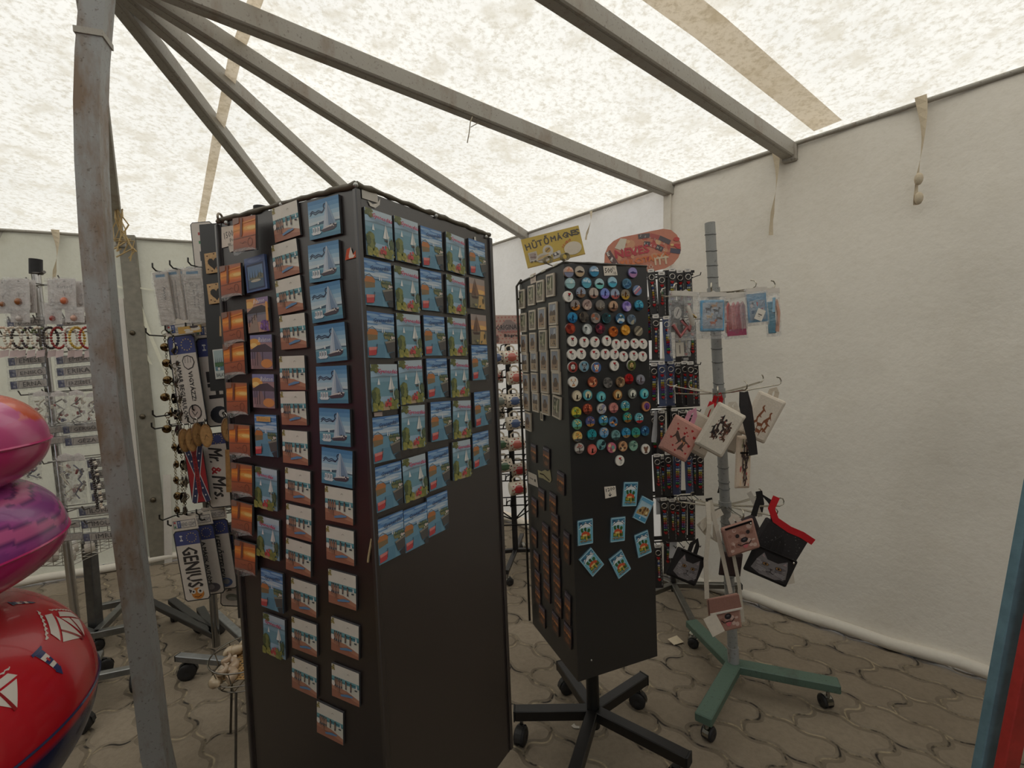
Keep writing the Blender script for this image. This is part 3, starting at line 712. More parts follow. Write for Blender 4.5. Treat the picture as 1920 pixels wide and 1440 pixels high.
def harbour(a, title=True):
    a.rect(0, 0, 1, 1, (96, 146, 200)).rect(0, .56, 1, .72, (150, 184, 214)).rect(0, .86, 1, 1, (76, 124, 184))
    for x, y, rx, c in ((.2, .93, .25, (140, 176, 212)), (.75, .95, .3, (150, 182, 214)), (.5, .88, .4, (126, 166, 208)), (.25, .77, .3, (176, 200, 222)), (.7, .72, .34, (186, 206, 224)), (.3, .68, .3, (196, 212, 226)), (.85, .8, .2, (160, 190, 218)), (.55, .66, .35, (204, 216, 226))): a.ell(x, y, rx, .028, c, 16)
    a.rect(0, 0, 1, .56, (104, 152, 178)).rect(0, .56, 1, .59, (70, 104, 124)).rect(.3, .0, .62, .3, (90, 140, 168))
    a.poly([(0, .54), (.06, .62), (.3, .62), (.38, .54), (.36, .5), (.0, .48)], (190, 116, 62)).poly([(.02, .36), (.36, .4), (.36, .5), (0, .5)], (134, 110, 76)).line([(.0, .6), (.18, .68), (.36, .58)], .012, (52, 60, 70))
    a.blobs(18, .62, .42, .96, .56, .06, [(104, 116, 78), (132, 130, 84), (78, 90, 64)], 12).rect(.6, .5, 1, .53, (66, 84, 66))
    a.poly([(.62, .34), (1, .4), (1, .16), (.72, .12)], (76, 74, 72)).poly([(.6, .36), (1, .42), (1, .38), (.64, .32)], (140, 134, 120)).poly([(.76, .1), (1, .16), (1, 0), (.84, 0)], (50, 52, 56)).blobs(7, .66, .4, .98, .48, .03, [(216, 190, 180), (230, 222, 212)], 13)
    a.poly([(.02, .22), (.34, .24), (.28, .06), (.02, .04)], (196, 62, 66)).poly([(.02, .22), (.34, .24), (.32, .18), (.04, .15)], (226, 132, 124)).line([(.3, .1), (.32, .3)], .02, (50, 50, 56)).poly([(.5, .56), (.54, .56), (.52, .7)], (238, 240, 240)).poly([(.57, .56), (.6, .56), (.585, .66)], (232, 236, 238))
    if title: a.text('Gyenesdiás', .56, .82, .72, .11, (36, 48, 92), 4, .35, .004)
def m_harbour():
    mb, a = slab(.071, .0895); harbour(a); return mb.build('harbour_magnet', local=True)
def m_harbour2():
    mb, a = slab(.071, .0915); harbour(a, False); a.rect(.14, .84, .78, .96, (216, 166, 96)).text('Balaton', .46, .9, .5, .08, (190, 120, 60), 0, .2); return mb.build('harbour_magnet', local=True)
def m_ship():
    mb, a = slab(.068, .076)
    a.rect(0, 0, 1, 1, (196, 150, 116)).rect(0, .8, 1, 1, (164, 148, 140)).rect(0, .5, 1, .62, (226, 160, 96)).ell(.66, .56, .3, .08, (240, 186, 108)).rect(0, 0, 1, .46, (120, 112, 92)).poly([(.5, 0), (.98, 0), (.85, .46), (.6, .46)], (204, 162, 96)).rect(0, .44, 1, .48, (92, 78, 66))
    a.poly([(.08, .4), (.56, .4), (.5, .32), (.16, .32)], (70, 50, 42)).poly([(.1, .42), (.3, .92), (.34, .42)], (110, 78, 62)).poly([(.36, .42), (.38, .94), (.6, .46)], (128, 92, 70)).line([(.35, .36), (.35, .97)], .02, (58, 42, 36)).ell(.84, .26, .05, .1, (60, 56, 44)).blobs(10, .1, .02, .9, .14, .04, [(176, 160, 92), (84, 88, 74)], 14)
    return mb.build('ship_magnet', local=True)
PROTO = {}
def mag(fn, label, group, used={}):
    k = fn.__name__
    if k not in PROTO: PROTO[k] = fn(); o = PROTO[k]
    else: o = dup(PROTO[k])
    return tag(o, label, 'magnet', group)
ORD = ['topmost', 'second', 'third', 'fourth', 'fifth', 'sixth', 'seventh', 'eighth', 'ninth', 'tenth', 'eleventh', 'twelfth', 'lowest']
def ordn(i, n): return 'topmost' if i == 0 else 'lowest' if i == n-1 else ORD[i]+' from the top'
colA = [(473, 442, 3), (440, 527, 0), (444, 613, -2), (446, 673, -1), (451, 746, 2), (456, 824, 2), (460, 897, 3), (460, 968, 5), (466, 1042, 4)]
for i, (x, y, r) in enumerate(colA):
    o = mag(m_sunset, f'orange sunset magnet, {ordn(i, 9)} of the sunset strip on the brown column', 'sunset magnets'); stick(o, FL, x, y, r, .012 if i == 0 else .003)
colB = [(484, 514, m_frame, 'small blue framed lake magnet beside the sunset strip', -3), (488, 591, m_pier, 'pier and lavender magnet, below the blue framed magnet', -1), (494, 660, m_pierb, 'sunset pier magnet, upper of two alike beside the sunset strip', 2), (498, 733, m_pierb, 'sunset pier magnet, lower of two alike beside the sunset strip', 2),
        (503, 816, m_harbour2, 'harbour magnet with an orange title box, left of the beach strip', 1), (503, 915, m_garden, 'garden and sailboat magnet beside the seventh sunset magnet of the strip', 4), (507, 1007, m_garden, 'garden and sailboat magnet beside the lowest two sunset magnets', 4), (514, 1105, m_harbour, 'blue harbour magnet below the sunset strip, on the left side', 3), (518, 1190, m_garden, 'lowest garden and sailboat magnet, at the lower left of the column', 3)]
for x, y, fn, lb, r in colB: stick(mag(fn, lb, 'small mixed magnets on the left side'), FL, x, y, r)
colC = [(540, 417, -4), (539, 487, -4), (546, 554, -4), (553, 622, -1), (552, 699, 1), (554, 765, 0), (557, 838, 2), (562, 910, 4), (564, 978, 4), (563, 1043, 5), (573, 1118, 4), (574, 1191, 3), (574, 1267, 4)]
for i, (x, y, r) in enumerate(colC):
    o = mag(m_beach, f'beach bathers magnet, {ordn(i, 13)} in the long beach strip left of the sailboats', 'beach magnets'); stick(o, FL, x, y, r)
colD = [(612, 410, -1), (612, 492, 0), (616, 567, -3), (624, 643, -2), (627, 721, 0), (632, 800, 2), (636, 875, 4)]
for i, (x, y, r) in enumerate(colD):
    o = mag(m_sail, f'blue sailboat magnet, {ordn(i, 7)} of seven stacked on the brown column', 'sailboat magnets'); stick(o, FL, x, y, r)
colE = [(639, 946, 3), (641, 1021, 3), (645, 1103, 3), (650, 1194, 4), (651, 1281, 3), (622, 1352, 4)]
for i, (x, y, r) in enumerate(colE):
    o = mag(m_beach, f'beach bathers magnet, {ordn(i, 6)} of the short strip under the sailboats' if i < 5 else 'lowest single beach magnet, hanging under both beach strips', 'beach magnets'); stick(o, FL, x, y, r)
G1, G2, SH = m_garden, m_harbour, m_ship
rows = [[(708, 441, G1, 0), (760, 453, G1, 0), (807, 467, G2, -1), (851, 477, G1, 2), (892, 485, G2, 0)],
        [(706, 532, G2, 0), (760, 544, G1, 1), (806, 546, G2, 0), (852, 554, G1, 1), (892, 551, SH, 0)],
        [(711, 629, G2, 2), (764, 630, G1, 0), (812, 630, G2, 0), (854, 632, G1, 0), (895, 618, SH, 0)],
        [(718, 726, G1, 1), (768, 716, G1, -1), (817, 709, G2, 0), (859, 709, G1, 2), (897, 680, G2, 0)],
        [(721, 822, G2, 1), (772, 800, G1, 3), (824, 789, G2, 2), (863, 786, G1, 4), (902, 766, G2, 0)],
        [(726, 911, G2, 0), (775, 895, G1, -1), (820, 878, G2, 0), (863, 861, G1, 2), (899, 842, G2, 0)],
        [(730, 1006, G2, 0), (777, 987, G2, 0), (818, 962, G2, 0)]]
RW = ['top row', 'second row', 'third row', 'fourth row', 'fifth row', 'sixth row', 'bottom row']; PL = ['first', 'second', 'third', 'fourth', 'fifth']
KN = {G1: 'garden and sailboat', G2: 'blue harbour', SH: 'sailing ship at dusk'}
for i, rw in enumerate(rows):
    for j, (x, y, fn, r) in enumerate(rw):
        stick(mag(fn, f'{KN[fn]} magnet, {PL[j]} from the corner in the {RW[i]}, right side', 'magnets on the right side of the brown column'), FR, x, y, r)
# scraps of paper on the brown column
def scrap(name, poly, label, cat, col, fc=None, art=None, t=.0006):
    """paper outline given in photo pixels on the face fc"""
    a, n = fc; q = [onplane(x, y, a+n*.002, n) for x, y in poly]; c = sum(q, Vector())/len(q); u = Vector((-n.y, n.x, 0))
    if u.x < 0: u = -u
    mb = MB(); mb.prism([((p-c).dot(u), (p-c).z) for p in q], t, 0, col, 'matte')
    if art:
        w = max(abs((p-c).dot(u)) for p in q)*2; h = max(abs((p-c).z) for p in q)*2; art(Art(mb, w, h, 0, 'matte'))
    return place(tag(mb.build(name, local=True), label, cat), c, n)
scrap('price_note', [(415, 426), (442, 422), (443, 458), (416, 465)], 'white price note reading 1500 at the upper left of the brown column', 'note', (216, 208, 194), FL, lambda a: a.text('1500', .5, .58, .6, .3, (110, 104, 100), 6, 0, .006).text('Ft', .66, .3, .2, .16, (110, 104, 100), 6))
scrap('torn_sticker', [(427, 457), (433, 455), (434, 462), (438, 455), (442, 455), (441, 470), (431, 473)], 'torn white sticker remains under the price note', 'sticker', (200, 194, 182), FL)
scrap('torn_sticker', [(647, 488), (650, 468), (656, 464), (661, 478), (669, 466), (673, 481)], 'torn orange and white sticker between sailboat magnets and column corner', 'sticker', (206, 92, 62), FL, lambda a: a.poly([(.28, .3), (.45, 1), (.6, .3), (.75, .35), (.6, .1), (.3, .1)], (222, 212, 200)))
scrap('torn_tape', [(678, 351), (702, 354), (708, 366), (709, 381), (679, 371)], 'torn white tape patch at the top corner of the brown column', 'tape', (200, 194, 184), FR)
scrap('torn_sticker', [(690, 376), (699, 383), (708, 381), (713, 372), (712, 384), (704, 390), (694, 386)], 'curled white sticker remains below the torn tape patch', 'sticker', (214, 208, 198), FR)
scrap('torn_sticker', [(889, 444), (892, 444), (893, 453), (899, 455), (898, 457), (890, 456)], 'tiny white sticker remains above the last magnet of the top row', 'sticker', (222, 218, 208), FR)
scrap('paper_tab', [(701, 774), (717, 772), (717, 780), (702, 781)], 'tiny white paper tab between two magnets near the column corner', 'paper', (206, 186, 176), FR)
mb = MB(); pts = [onplane(x, y, FL[0]+FL[1]*.004, FL[1]) for x, y in ((697, 1010), (695, 1022), (693, 1032), (691, 1044), (690, 1054))]; mb.tube(pts, .0022, (190, 170, 130), 'cloth', 5)
tag(mb.build('raffia_strand', at=pts[0]), 'short strand of raffia stuck near the lower corner edge of the brown column', 'raffia')
# ---------------------------------------------------------------- magnets of the black column
def m_photo(kind):
    mb, a = slab(.060, .075, .006, (206, 190, 166))
    a.rect(0, 0, 1, 1, (222, 208, 188)).rect(.1, .08, .9, .92, (120, 112, 104))
    if kind == 'plant':
        a.rect(.12, .1, .88, .9, (112, 112, 84)).rect(.12, .1, .88, .34, (150, 136, 118)).poly([(.12, .9), (.6, .9), (.3, .6), (.12, .7)], (66, 62, 60)).blobs(14, .2, .3, .7, .8, .08, [(150, 150, 108), (84, 92, 62), (190, 184, 150), (60, 66, 48)], 4)
        a.poly([(.5, .25), (.62, .28), (.7, .86), (.58, .8)], (214, 206, 178)).poly([(.4, .2), (.5, .2), (.5, .55)], (70, 62, 54))
    elif kind == 'yard':
        a.rect(.12, .5, .88, .9, (150, 156, 170)).rect(.12, .1, .88, .5, (176, 148, 116)).poly([(.12, .5), (.3, .66), (.5, .58), (.75, .7), (.88, .55), (.88, .42), (.12, .42)], (96, 78, 66)).blobs(6, .2, .18, .8, .34, .05, [(46, 42, 40), (214, 196, 150)], 5).poly([(.55, .62), (.85, .66), (.85, .88), (.6, .84)], (196, 200, 206))
    else:
        a.rect(.12, .52, .88, .9, (148, 154, 168)).rect(.12, .1, .88, .52, (166, 134, 106)).poly([(.2, .4), (.35, .72), (.6, .74), (.8, .5), (.7, .34), (.3, .32)], (92, 70, 58)).poly([(.4, .5), (.5, .7), (.62, .6)], (128, 100, 82)).ell(.66, .2, .12, .04, (60, 50, 46)).poly([(.12, .1), (.88, .1), (.88, .2), (.12, .16)], (190, 160, 126))
    return mb.build('framed_picture_magnet', local=True)
PH = {}
def photo(kind, lb, sc=1.):
    if kind not in PH: PH[kind] = m_photo(kind); o = PH[kind]
    else: o = dup(PH[kind])
    return tag(o, lb, 'magnet', 'framed picture magnets on the black column')
P_, Y_, H_ = 'plant', 'yard', 'horse'
PN = {P_: 'green plant', Y_: 'farmyard', H_: 'brown horse'}
ph = [[(980, 561, P_), (998, 554, P_), (1015, 546, P_), (1034, 535, P_)], [(983, 605, P_), (1000, 600, P_), (1018, 597, H_), (1039, 588, Y_)], [(984, 645, H_), (1001, 642, H_), (1020, 639, P_), (1040, 632, Y_)],
      [(986, 680, Y_), (1003, 678, Y_), (1022, 677, H_), (1043, 676, H_)], [(988, 718, H_), (1004, 717, H_), (1023, 717, H_), (1045, 718, H_)], [(989, 752, H_), (1006, 754, Y_), (1025, 758, H_), (1046, 763, P_)], [(992, 790, H_)]]
NUM = ['first', 'second', 'third', 'fourth', 'fifth', 'sixth', 'seventh', 'eighth', 'ninth', 'tenth', 'eleventh', 'twelfth', 'thirteenth', 'fourteenth', 'fifteenth', 'sixteenth', 'seventeenth']
for i, rw in enumerate(ph):
    for j, (x, y, k) in enumerate(rw):
        lb = f'pale framed {PN[k]} picture magnet, {NUM[j]} from the outer edge, {NUM[i]} row down' if i < 6 else 'single pale framed brown horse magnet under the framed rows'
        stick(photo(k, lb), GL, x, y, (4, 3, 3, 2, 1, 5, 6)[i]-(0 if i < 5 else 3)+(6 if (i, j) == (5, 3) else 0), 0, 1.0 if j > 1 else .96)
mb, a = slab(.024, .032); a.rect(0, 0, 1, 1, (214, 200, 176)).rect(.15, .15, .85, .85, (110, 96, 80))
stick(tag(mb.build('tiny_picture_magnet', local=True), 'tiny framed magnet peeking out below the third framed strip', 'magnet'), GL, 1018, 780, 2)
def m_dusk(v=False):
    mb, a = slab(.052, .074, .004, (40, 32, 34)) if not v else slab(.040, .105, .004, (40, 32, 34))
    a.rect(0, 0, 1, 1, (96, 54, 36)).rect(0, .8, 1, 1, (52, 44, 66)).rect(0, .62, 1, .8, (110, 66, 52)).rect(0, .5, 1, .62, (172, 94, 44)).ell(.6, .56, .3, .05, (214, 132, 60)).rect(0, 0, 1, .3, (70, 42, 32)).ell(.5, .22, .3, .1, (128, 72, 38))
    a.blobs(9, .1, .32, .95, .52, .06, [(34, 26, 26), (50, 36, 32)], 3).line([(.3, .3), (.32, .6)], .04, (30, 24, 24)).text('Balaton', .5, .92, .8, .08, (170, 166, 180), 0, .25)
    return mb.build('dusk_magnet', local=True)
dk = [(1002, 849), (1026, 858), (1053, 905), (1017, 935), (1003, 950), (1038, 944), (1042, 981), (1003, 1007), (1024, 1000), (1043, 1024), (1064, 1026, 1), (1007, 1050), (1025, 1037), (1045, 1060), (1009, 1086), (1026, 1071), (1046, 1096), (1010, 1117), (1027, 1107), (1048, 1134), (1066, 1140, 1), (1018, 1154), (1043, 1168), (1066, 1190)]
DK = ['upper one of the separate pair', 'lower one of the separate pair', 'alone near the corner beside the torn sign', 'directly below the torn sign', 'just below the blank white label', 'first in the strip under the lone one', 'second in the strip under the lone one',
      'outer strip, second down', 'middle strip, second down', 'inner strip, third down', 'upper upright narrow one by the corner', 'outer strip, third down', 'middle strip, third down', 'inner strip, fourth down', 'outer strip, fourth down', 'middle strip, fourth down', 'inner strip, fifth down', 'outer strip, fifth down', 'middle strip, fifth down', 'inner strip, sixth down', 'lower upright narrow one by the corner', 'lowest row, outer one', 'lowest row, middle one', 'lowest of all by the corner']
for i, d in enumerate(dk):
    k = len(d) > 2; key = ('dusk', k)
    if key not in PH: PH[key] = m_dusk(k); o = PH[key]
    else: o = dup(PH[key])
    tag(o, f'dark orange dusk magnet, {DK[i]}', 'magnet', 'dusk magnets on the black column'); stick(o, GL, d[0], d[1], 3+(i % 3), 0, .92 if d[0] < 1015 else 1.)
scrap('price_note', [(994, 516), (1004, 511), (1005, 529), (995, 533)], 'small pinkish price note at the top of the framed magnet side', 'note', (216, 200, 186), GL, lambda a: a.text('1000', .5, .6, .7, .22, (120, 96, 90)).text('Ft', .5, .3, .4, .2, (120, 96, 90)))
scrap('blank_label', [(990, 884), (1006, 891), (1009, 914), (991, 906)], 'white worn label below the framed magnets on the black column', 'label', (214, 204, 190), GL, lambda a: a.rect(.2, .45, .55, .55, (150, 140, 128)).rect(.65, .4, .8, .6, (90, 84, 78)))
scrap('torn_sign', [(1008, 881), (1015, 884), (1022, 881), (1027, 884), (1031, 880), (1034, 901), (1031, 905), (1018, 897), (1010, 895)], 'torn cream card scrap among the dusk magnets', 'sign', (176, 166, 128), GL, lambda a: a.line([(.15, .4), (.4, .45), (.8, .25)], .04, (70, 62, 44)))

def m_round(kind, c1, c2, c3=(30, 26, 26), seed=1):
    r = .0178; mb = MB(); prof = [(r, 0), (r*1.02, .0025), (r, .005), (r*.95, .0062)]; n = 22
    mb.lathe([(a, b) for a, b in prof], (0, 0, 0), (196, 192, 184) if kind in ('love', 'dog') else tuple(int(q*.7) for q in c1), 'gloss', n, 'Y')
    mb.add([(r*1.0*math.cos(q*math.tau/n), 0, r*math.sin(q*math.tau/n)) for q in range(n)], [tuple(range(n))], c1, 'gloss')
    a = Art(mb, r*1.9, r*1.9, -.0062, 'gloss', rnd=True); a.ell(.5, .5, .5, .5, c1, 24); g = random.Random(seed)
    if kind == 'sea':
        a.rect(0, 0, 1, .46, c2).blobs(6, .1, .55, .9, .85, .12, [c3, tuple(min(255, q+24) for q in c1)], seed).line([(.0, .46), (1, .5)], .03, tuple(int(q*.6) for q in c2))
    elif kind == 'ship':
        a.rect(0, 0, 1, .42, c2).poly([(.1, .42), (.24, .52), (.5, .62), (.7, .54), (.92, .5), (.86, .42)], c3).rect(.3, .38, .8, .42, c3)
    elif kind == 'fig':
        a.rect(0, 0, 1, .34, c2).poly([(.4, .2), (.6, .2), (.56, .5), (.66, .55), (.52, .86), (.42, .6)], c3).blobs(5, .1, .2, .9, .5, .07, [c3, tuple(min(255, q+30) for q in c2)], seed)
    elif kind == 'tree':
        a.ell(.5, .1, .6, .2, c3).line([(.5, .1), (.49, .5), (.6, .75)], .06, (28, 26, 28)).line([(.49, .45), (.3, .68)], .04, (28, 26, 28)).line([(.52, .4), (.74, .56)], .035, (28, 26, 28)).blobs(16, .2, .5, .85, .9, .06, [c2, tuple(min(255, q+30) for q in c2), tuple(int(q*.7) for q in c1)], seed)
    elif kind == 'ball':
        a.blobs(9, .15, .15, .85, .85, .17, [c2, c3, tuple(int(q*.8) for q in c1)], seed)
    elif kind == 'love':
        a.heart(g.choice((.34, .5, .62)), .72, .16, (176, 44, 50)); q = g.uniform(.4, .56); a.line([(q, .62), (q-.06, .3), (q-.02, .14)], .035, (52, 48, 48)).line([(q+.1, .6), (q+.12, .3), (q+.06, .14)], .035, (52, 48, 48)).ell(q, .58, .06, .07, (92, 84, 80)).ell(q+.12, .55, .06, .07, (70, 64, 62))
    elif kind == 'dog':
        a.poly([(.2, .72), (.32, .85), (.4, .6), (.26, .5)], c2).poly([(.8, .72), (.68, .85), (.6, .6), (.74, .5)], c2).ell(.5, .5, .22, .26, c3).ell(.42, .56, .04, .05, (30, 26, 26)).ell(.58, .56, .04, .05, (30, 26, 26)).ell(.5, .4, .07, .05, (34, 28, 28)).poly([(.3, .1), (.7, .1), (.62, .3), (.38, .3)], c2)
    elif kind == 'cat':
        a.ell(.56, .54, .34, .34, c2).poly([(.38, .16), (.62, .16), (.6, .46), (.66, .62), (.58, .56), (.5, .6), (.46, .66), (.44, .48)], c3).line([(.6, .2), (.8, .26), (.78, .42)], .05, c3)
    elif kind == 'stripe':
        a.poly([(0, .1), (.2, 0), (1, .75), (1, .95)], c2).poly([(0, .36), (.0, .24), (.9, 1), (.7, 1)], c3)
    elif kind == 'tower':
        a.rect(0, 0, 1, .28, c2).poly([(.44, .2), (.56, .2), (.52, .86), (.48, .86)], c3).poly([(.34, .16), (.66, .16), (.6, .36), (.4, .36)], c3)
    return mb.build('round_magnet', local=True)
W = (232, 226, 216)
rd = [
 [(792, 435, 'sea', (206, 172, 156), (132, 136, 158), (214, 150, 120), 'pink sunset sky'), (890, 430, 'ship', (196, 186, 172), (186, 162, 132), (60, 52, 50), 'beige beach'), (1020, 430, 'sea', (150, 176, 200), (70, 140, 176), (220, 226, 232), 'blue wave'), (1367, 440, 'ship', (160, 150, 200), (176, 130, 170), (70, 62, 110), 'violet dusk')],
 [(805, 537, 'sea', (176, 206, 210), (150, 190, 192), (210, 224, 220), 'pale green sea'), (952, 532, 'sea', (120, 178, 206), (100, 170, 190), (196, 220, 230), 'bright blue sky'), (1067, 540, 'ship', (176, 206, 212), (120, 196, 190), (40, 48, 50), 'black island'), (1184, 526, 'ship', (170, 206, 222), (90, 178, 204), (90, 130, 150), 'turquoise sea'), (1314, 540, 'ball', (96, 138, 166), (150, 180, 198), (60, 96, 130), 'grey blue')],
 [(787, 655, 'love', W, W, W, 'white scribble'), (901, 618, 'fig', (150, 160, 176), (130, 100, 76), (96, 72, 60), 'rocky castle'), (1016, 624, 'tower', (190, 176, 166), (150, 110, 96), (58, 44, 46), 'iron tower'), (1117, 628, 'fig', (130, 150, 214), (140, 120, 190), (52, 56, 110), 'violet blue figure'), (1207, 632, 'fig', (156, 170, 190), (176, 92, 84), (90, 70, 84), 'red ground'), (1300, 637, 'fig', (140, 130, 116), (186, 148, 60), (90, 56, 30), 'golden field'), (1407, 600, 'stripe', (120, 140, 176), (200, 120, 126), (220, 190, 186), 'striped blue and rose')],
 [(851, 732, 'fig', (150, 140, 136), (190, 120, 56), (70, 52, 44), 'amber bridge'), (957, 728, 'ball', (176, 152, 144), (130, 104, 98), (206, 184, 168), 'dusty rose'), (1075, 733, 'fig', (130, 124, 118), (96, 84, 74), (150, 142, 132), 'grey statue'), (1193, 741, 'fig', (196, 160, 132), (120, 88, 72), (52, 40, 38), 'two dark figures'), (1313, 743, 'ball', (150, 130, 200), (196, 180, 214), (106, 92, 160), 'lilac flower'), (1423, 733, 'tree', (70, 156, 186), (110, 190, 206), (36, 60, 80), 'blue mountain')],
 [(826, 845, 'fig', (60, 140, 186), (40, 96, 140), (30, 60, 90), 'deep blue pier'), (928, 838, 'ball', (96, 88, 80), (60, 54, 52), (160, 130, 90), 'dark brown moon'), (1032, 847, 'ball', (150, 140, 134), (186, 172, 160), (176, 110, 84), 'grey pebble'), (1131, 850, 'ball', (56, 80, 86), (60, 150, 160), (34, 40, 44), 'dark teal'), (1255, 852, 'ball', (80, 124, 160), (214, 220, 214), (60, 90, 60), 'blue earth'), (1356, 862, 'ball', (120, 136, 150), (170, 164, 140), (84, 104, 130), 'hazy earth')],
 [(807, 942, 'ball', (150, 62, 48), (186, 84, 56), (110, 40, 36), 'red planet'), (958, 948, 'ball', (176, 180, 178), (60, 62, 62), (220, 222, 218), 'black and white'), (1075, 942, 'ball', (110, 54, 68), (176, 60, 76), (60, 34, 46), 'crimson nebula'), (1193, 970, 'ball', (186, 96, 44), (214, 130, 60), (110, 50, 30), 'burnt orange'), (1302, 956, 'ball', (214, 148, 54), (236, 180, 90), (190, 116, 36), 'bright orange sun'), (1418, 965, 'stripe', (136, 128, 112), (190, 176, 150), (96, 88, 76), 'banded grey planet')],
 [(x, y, 'love', W, W, W, 'white heart couple') for x, y in ((825, 1055), (931, 1065), (1027, 1063), (1133, 1053), (1217, 1085), (1297, 1082), (1386, 1078), (1459, 1080))],
 [(x, y, 'love', W, W, W, 'white heart couple') for x, y in ((822, 1175), (904, 1170), (1029, 1172), (1120, 1173), (1202, 1173), (1284, 1193), (1375, 1187), (1456, 1193))],
 [(828, 1288, 'dog', (150, 60, 56), (60, 44, 40), (220, 214, 206), 'red dog face'), (930, 1282, 'dog', (120, 160, 180), (52, 56, 60), (150, 160, 166), 'blue grey dog face'), (1040, 1292, 'dog', (80, 110, 160), (196, 120, 84), (236, 226, 214), 'blue and tan dog face'), (1202, 1275, 'love', W, W, W, 'white heart couple'), (1355, 1272, 'dog', (96, 104, 60), (60, 44, 34), (214, 180, 120), 'green and tan dog face')],
 [(832, 1378, 'dog', W, (200, 150, 110), (236, 226, 214), 'white puppy face'), (1006, 1378, 'ball', (176, 96, 70), (226, 170, 130), (70, 50, 50), 'orange patchwork'), (1143, 1385, 'ball', (120, 116, 112), (80, 78, 76), (156, 150, 142), 'grey stone face'), (1257, 1378, 'ball', (150, 120, 90), (92, 72, 56), (196, 166, 130), 'tan stone face'), (1333, 1350, 'tree', (176, 36, 36), (130, 24, 30), (90, 20, 24), 'bright red tree'), (1437, 1357, 'fig', (150, 150, 160), (110, 104, 110), (84, 70, 72), 'grey statue')],
 [(865, 1502, 'cat', (200, 186, 160), (226, 214, 186), (56, 46, 40), 'cream moon cat'), (961, 1495, 'cat', (90, 160, 170), (210, 206, 170), (34, 40, 44), 'teal cat'), (1083, 1510, 'cat', (84, 170, 184), (130, 200, 200), (40, 50, 54), 'turquoise cat'), (1231, 1493, 'cat', (170, 120, 70), (214, 190, 140), (30, 28, 30), 'amber and black cat'), (1363, 1483, 'cat', (120, 124, 116), (220, 220, 206), (28, 28, 30), 'moonlit black cat'), (1470, 1483, 'cat', (80, 176, 190), (140, 206, 200), (30, 50, 60), 'aqua cat')],
 [(861, 1650, 'tree', (206, 190, 70), (80, 150, 90), (60, 90, 60), 'yellow green tree'), (961, 1620, 'tree', (170, 80, 60), (210, 110, 70), (90, 50, 44), 'brick red tree'), (1087, 1618, 'ball', (206, 200, 190), (70, 66, 66), (150, 150, 170), 'white spotted'), (1195, 1610, 'tree', (206, 140, 130), (190, 110, 110), (150, 90, 90), 'salmon pink tree'), (1299, 1592, 'tree', (90, 160, 176), (220, 226, 200), (120, 150, 70), 'blue and green tree'), (1487, 1597, 'cat', (190, 130, 90), (110, 70, 130), (70, 44, 70), 'orange and purple')],
 [(867, 1758, 'tree', (110, 180, 170), (220, 200, 110), (90, 130, 90), 'green and yellow tree'), (985, 1733, 'tree', (90, 96, 140), (170, 120, 90), (170, 120, 60), 'dusky purple tree'), (1103, 1723, 'tree', (80, 150, 190), (220, 210, 150), (70, 110, 90), 'sky blue tree'), (1190, 1735, 'ball', (90, 130, 170), (220, 150, 80), (60, 50, 60), 'blue patchwork'), (1319, 1697, 'tree', (60, 150, 140), (190, 150, 70), (140, 96, 50), 'green and brown tree'), (1424, 1702, 'tree', (110, 180, 190), (226, 230, 220), (176, 50, 50), 'aqua tree with red ground')],
 [(870, 1867, 'tree', (220, 190, 120), (230, 150, 60), (90, 90, 90), 'yellow orange tree'), (1000, 1850, 'tree', (50, 150, 160), (40, 120, 130), (60, 90, 90), 'teal tree'), (1109, 1832, 'tree', (130, 160, 190), (220, 180, 130), (80, 140, 180), 'blue tree with pale blossom'), (1214, 1855, 'tree', (120, 160, 160), (80, 120, 120), (60, 80, 80), 'grey green tree'), (1307, 1834, 'tree', (60, 140, 180), (100, 170, 190), (150, 120, 80), 'ocean blue tree'), (1395, 1832, 'tree', (60, 150, 140), (50, 120, 120), (110, 130, 70), 'sea green tree'), (1477, 1817, 'tree', (50, 90, 130), (90, 150, 190), (60, 110, 130), 'dark blue tree')],
 [(887, 1973, 'tree', (190, 184, 176), (160, 90, 80), (120, 110, 104), 'grey tree'), (1002, 1984, 'cat', (206, 100, 90), (214, 120, 110), (40, 30, 30), 'coral red'), (1082, 1940, 'ball', (110, 160, 160), (40, 60, 64), (200, 210, 200), 'teal spotted'), (1177, 1967, 'ball', (200, 110, 130), (120, 160, 150), (220, 190, 150), 'pink rosette'), (1279, 1955, 'ball', (200, 150, 110), (90, 70, 60), (226, 200, 160), 'tan owl'), (1373, 1950, 'ball', (130, 170, 150), (60, 90, 84), (210, 220, 200), 'mint spotted'), (1483, 1980, 'dog', W, (96, 70, 60), (150, 110, 90), 'white with brown dog')],
 [(1251, 2083, 'love', W, W, W, 'white, alone under all the rows')]]
RWN = ['top', 'second', 'third', 'fourth', 'fifth', 'sixth', 'seventh', 'eighth', 'ninth', 'tenth', 'eleventh', 'twelfth', 'thirteenth', 'fourteenth', 'fifteenth', 'last']
for i, rw in enumerate(rd):
    for j, (zx, zy, k, c1, c2, c3, nm) in enumerate(rw):
        x = 900+zx/4.8; y = 420+zy/4.8 if i < 9 else 700+(zy-1300)/4.8
        lb = f'round {nm} magnet, {NUM[j]} along in the {RWN[i]} row' if i < 15 else 'round white heart magnet hanging alone under all the round rows'
        stick(tag(m_round(k, c1, c2, c3, i*10+j), lb, 'magnet', 'round magnets on the black column'), GR, x, y, 0)
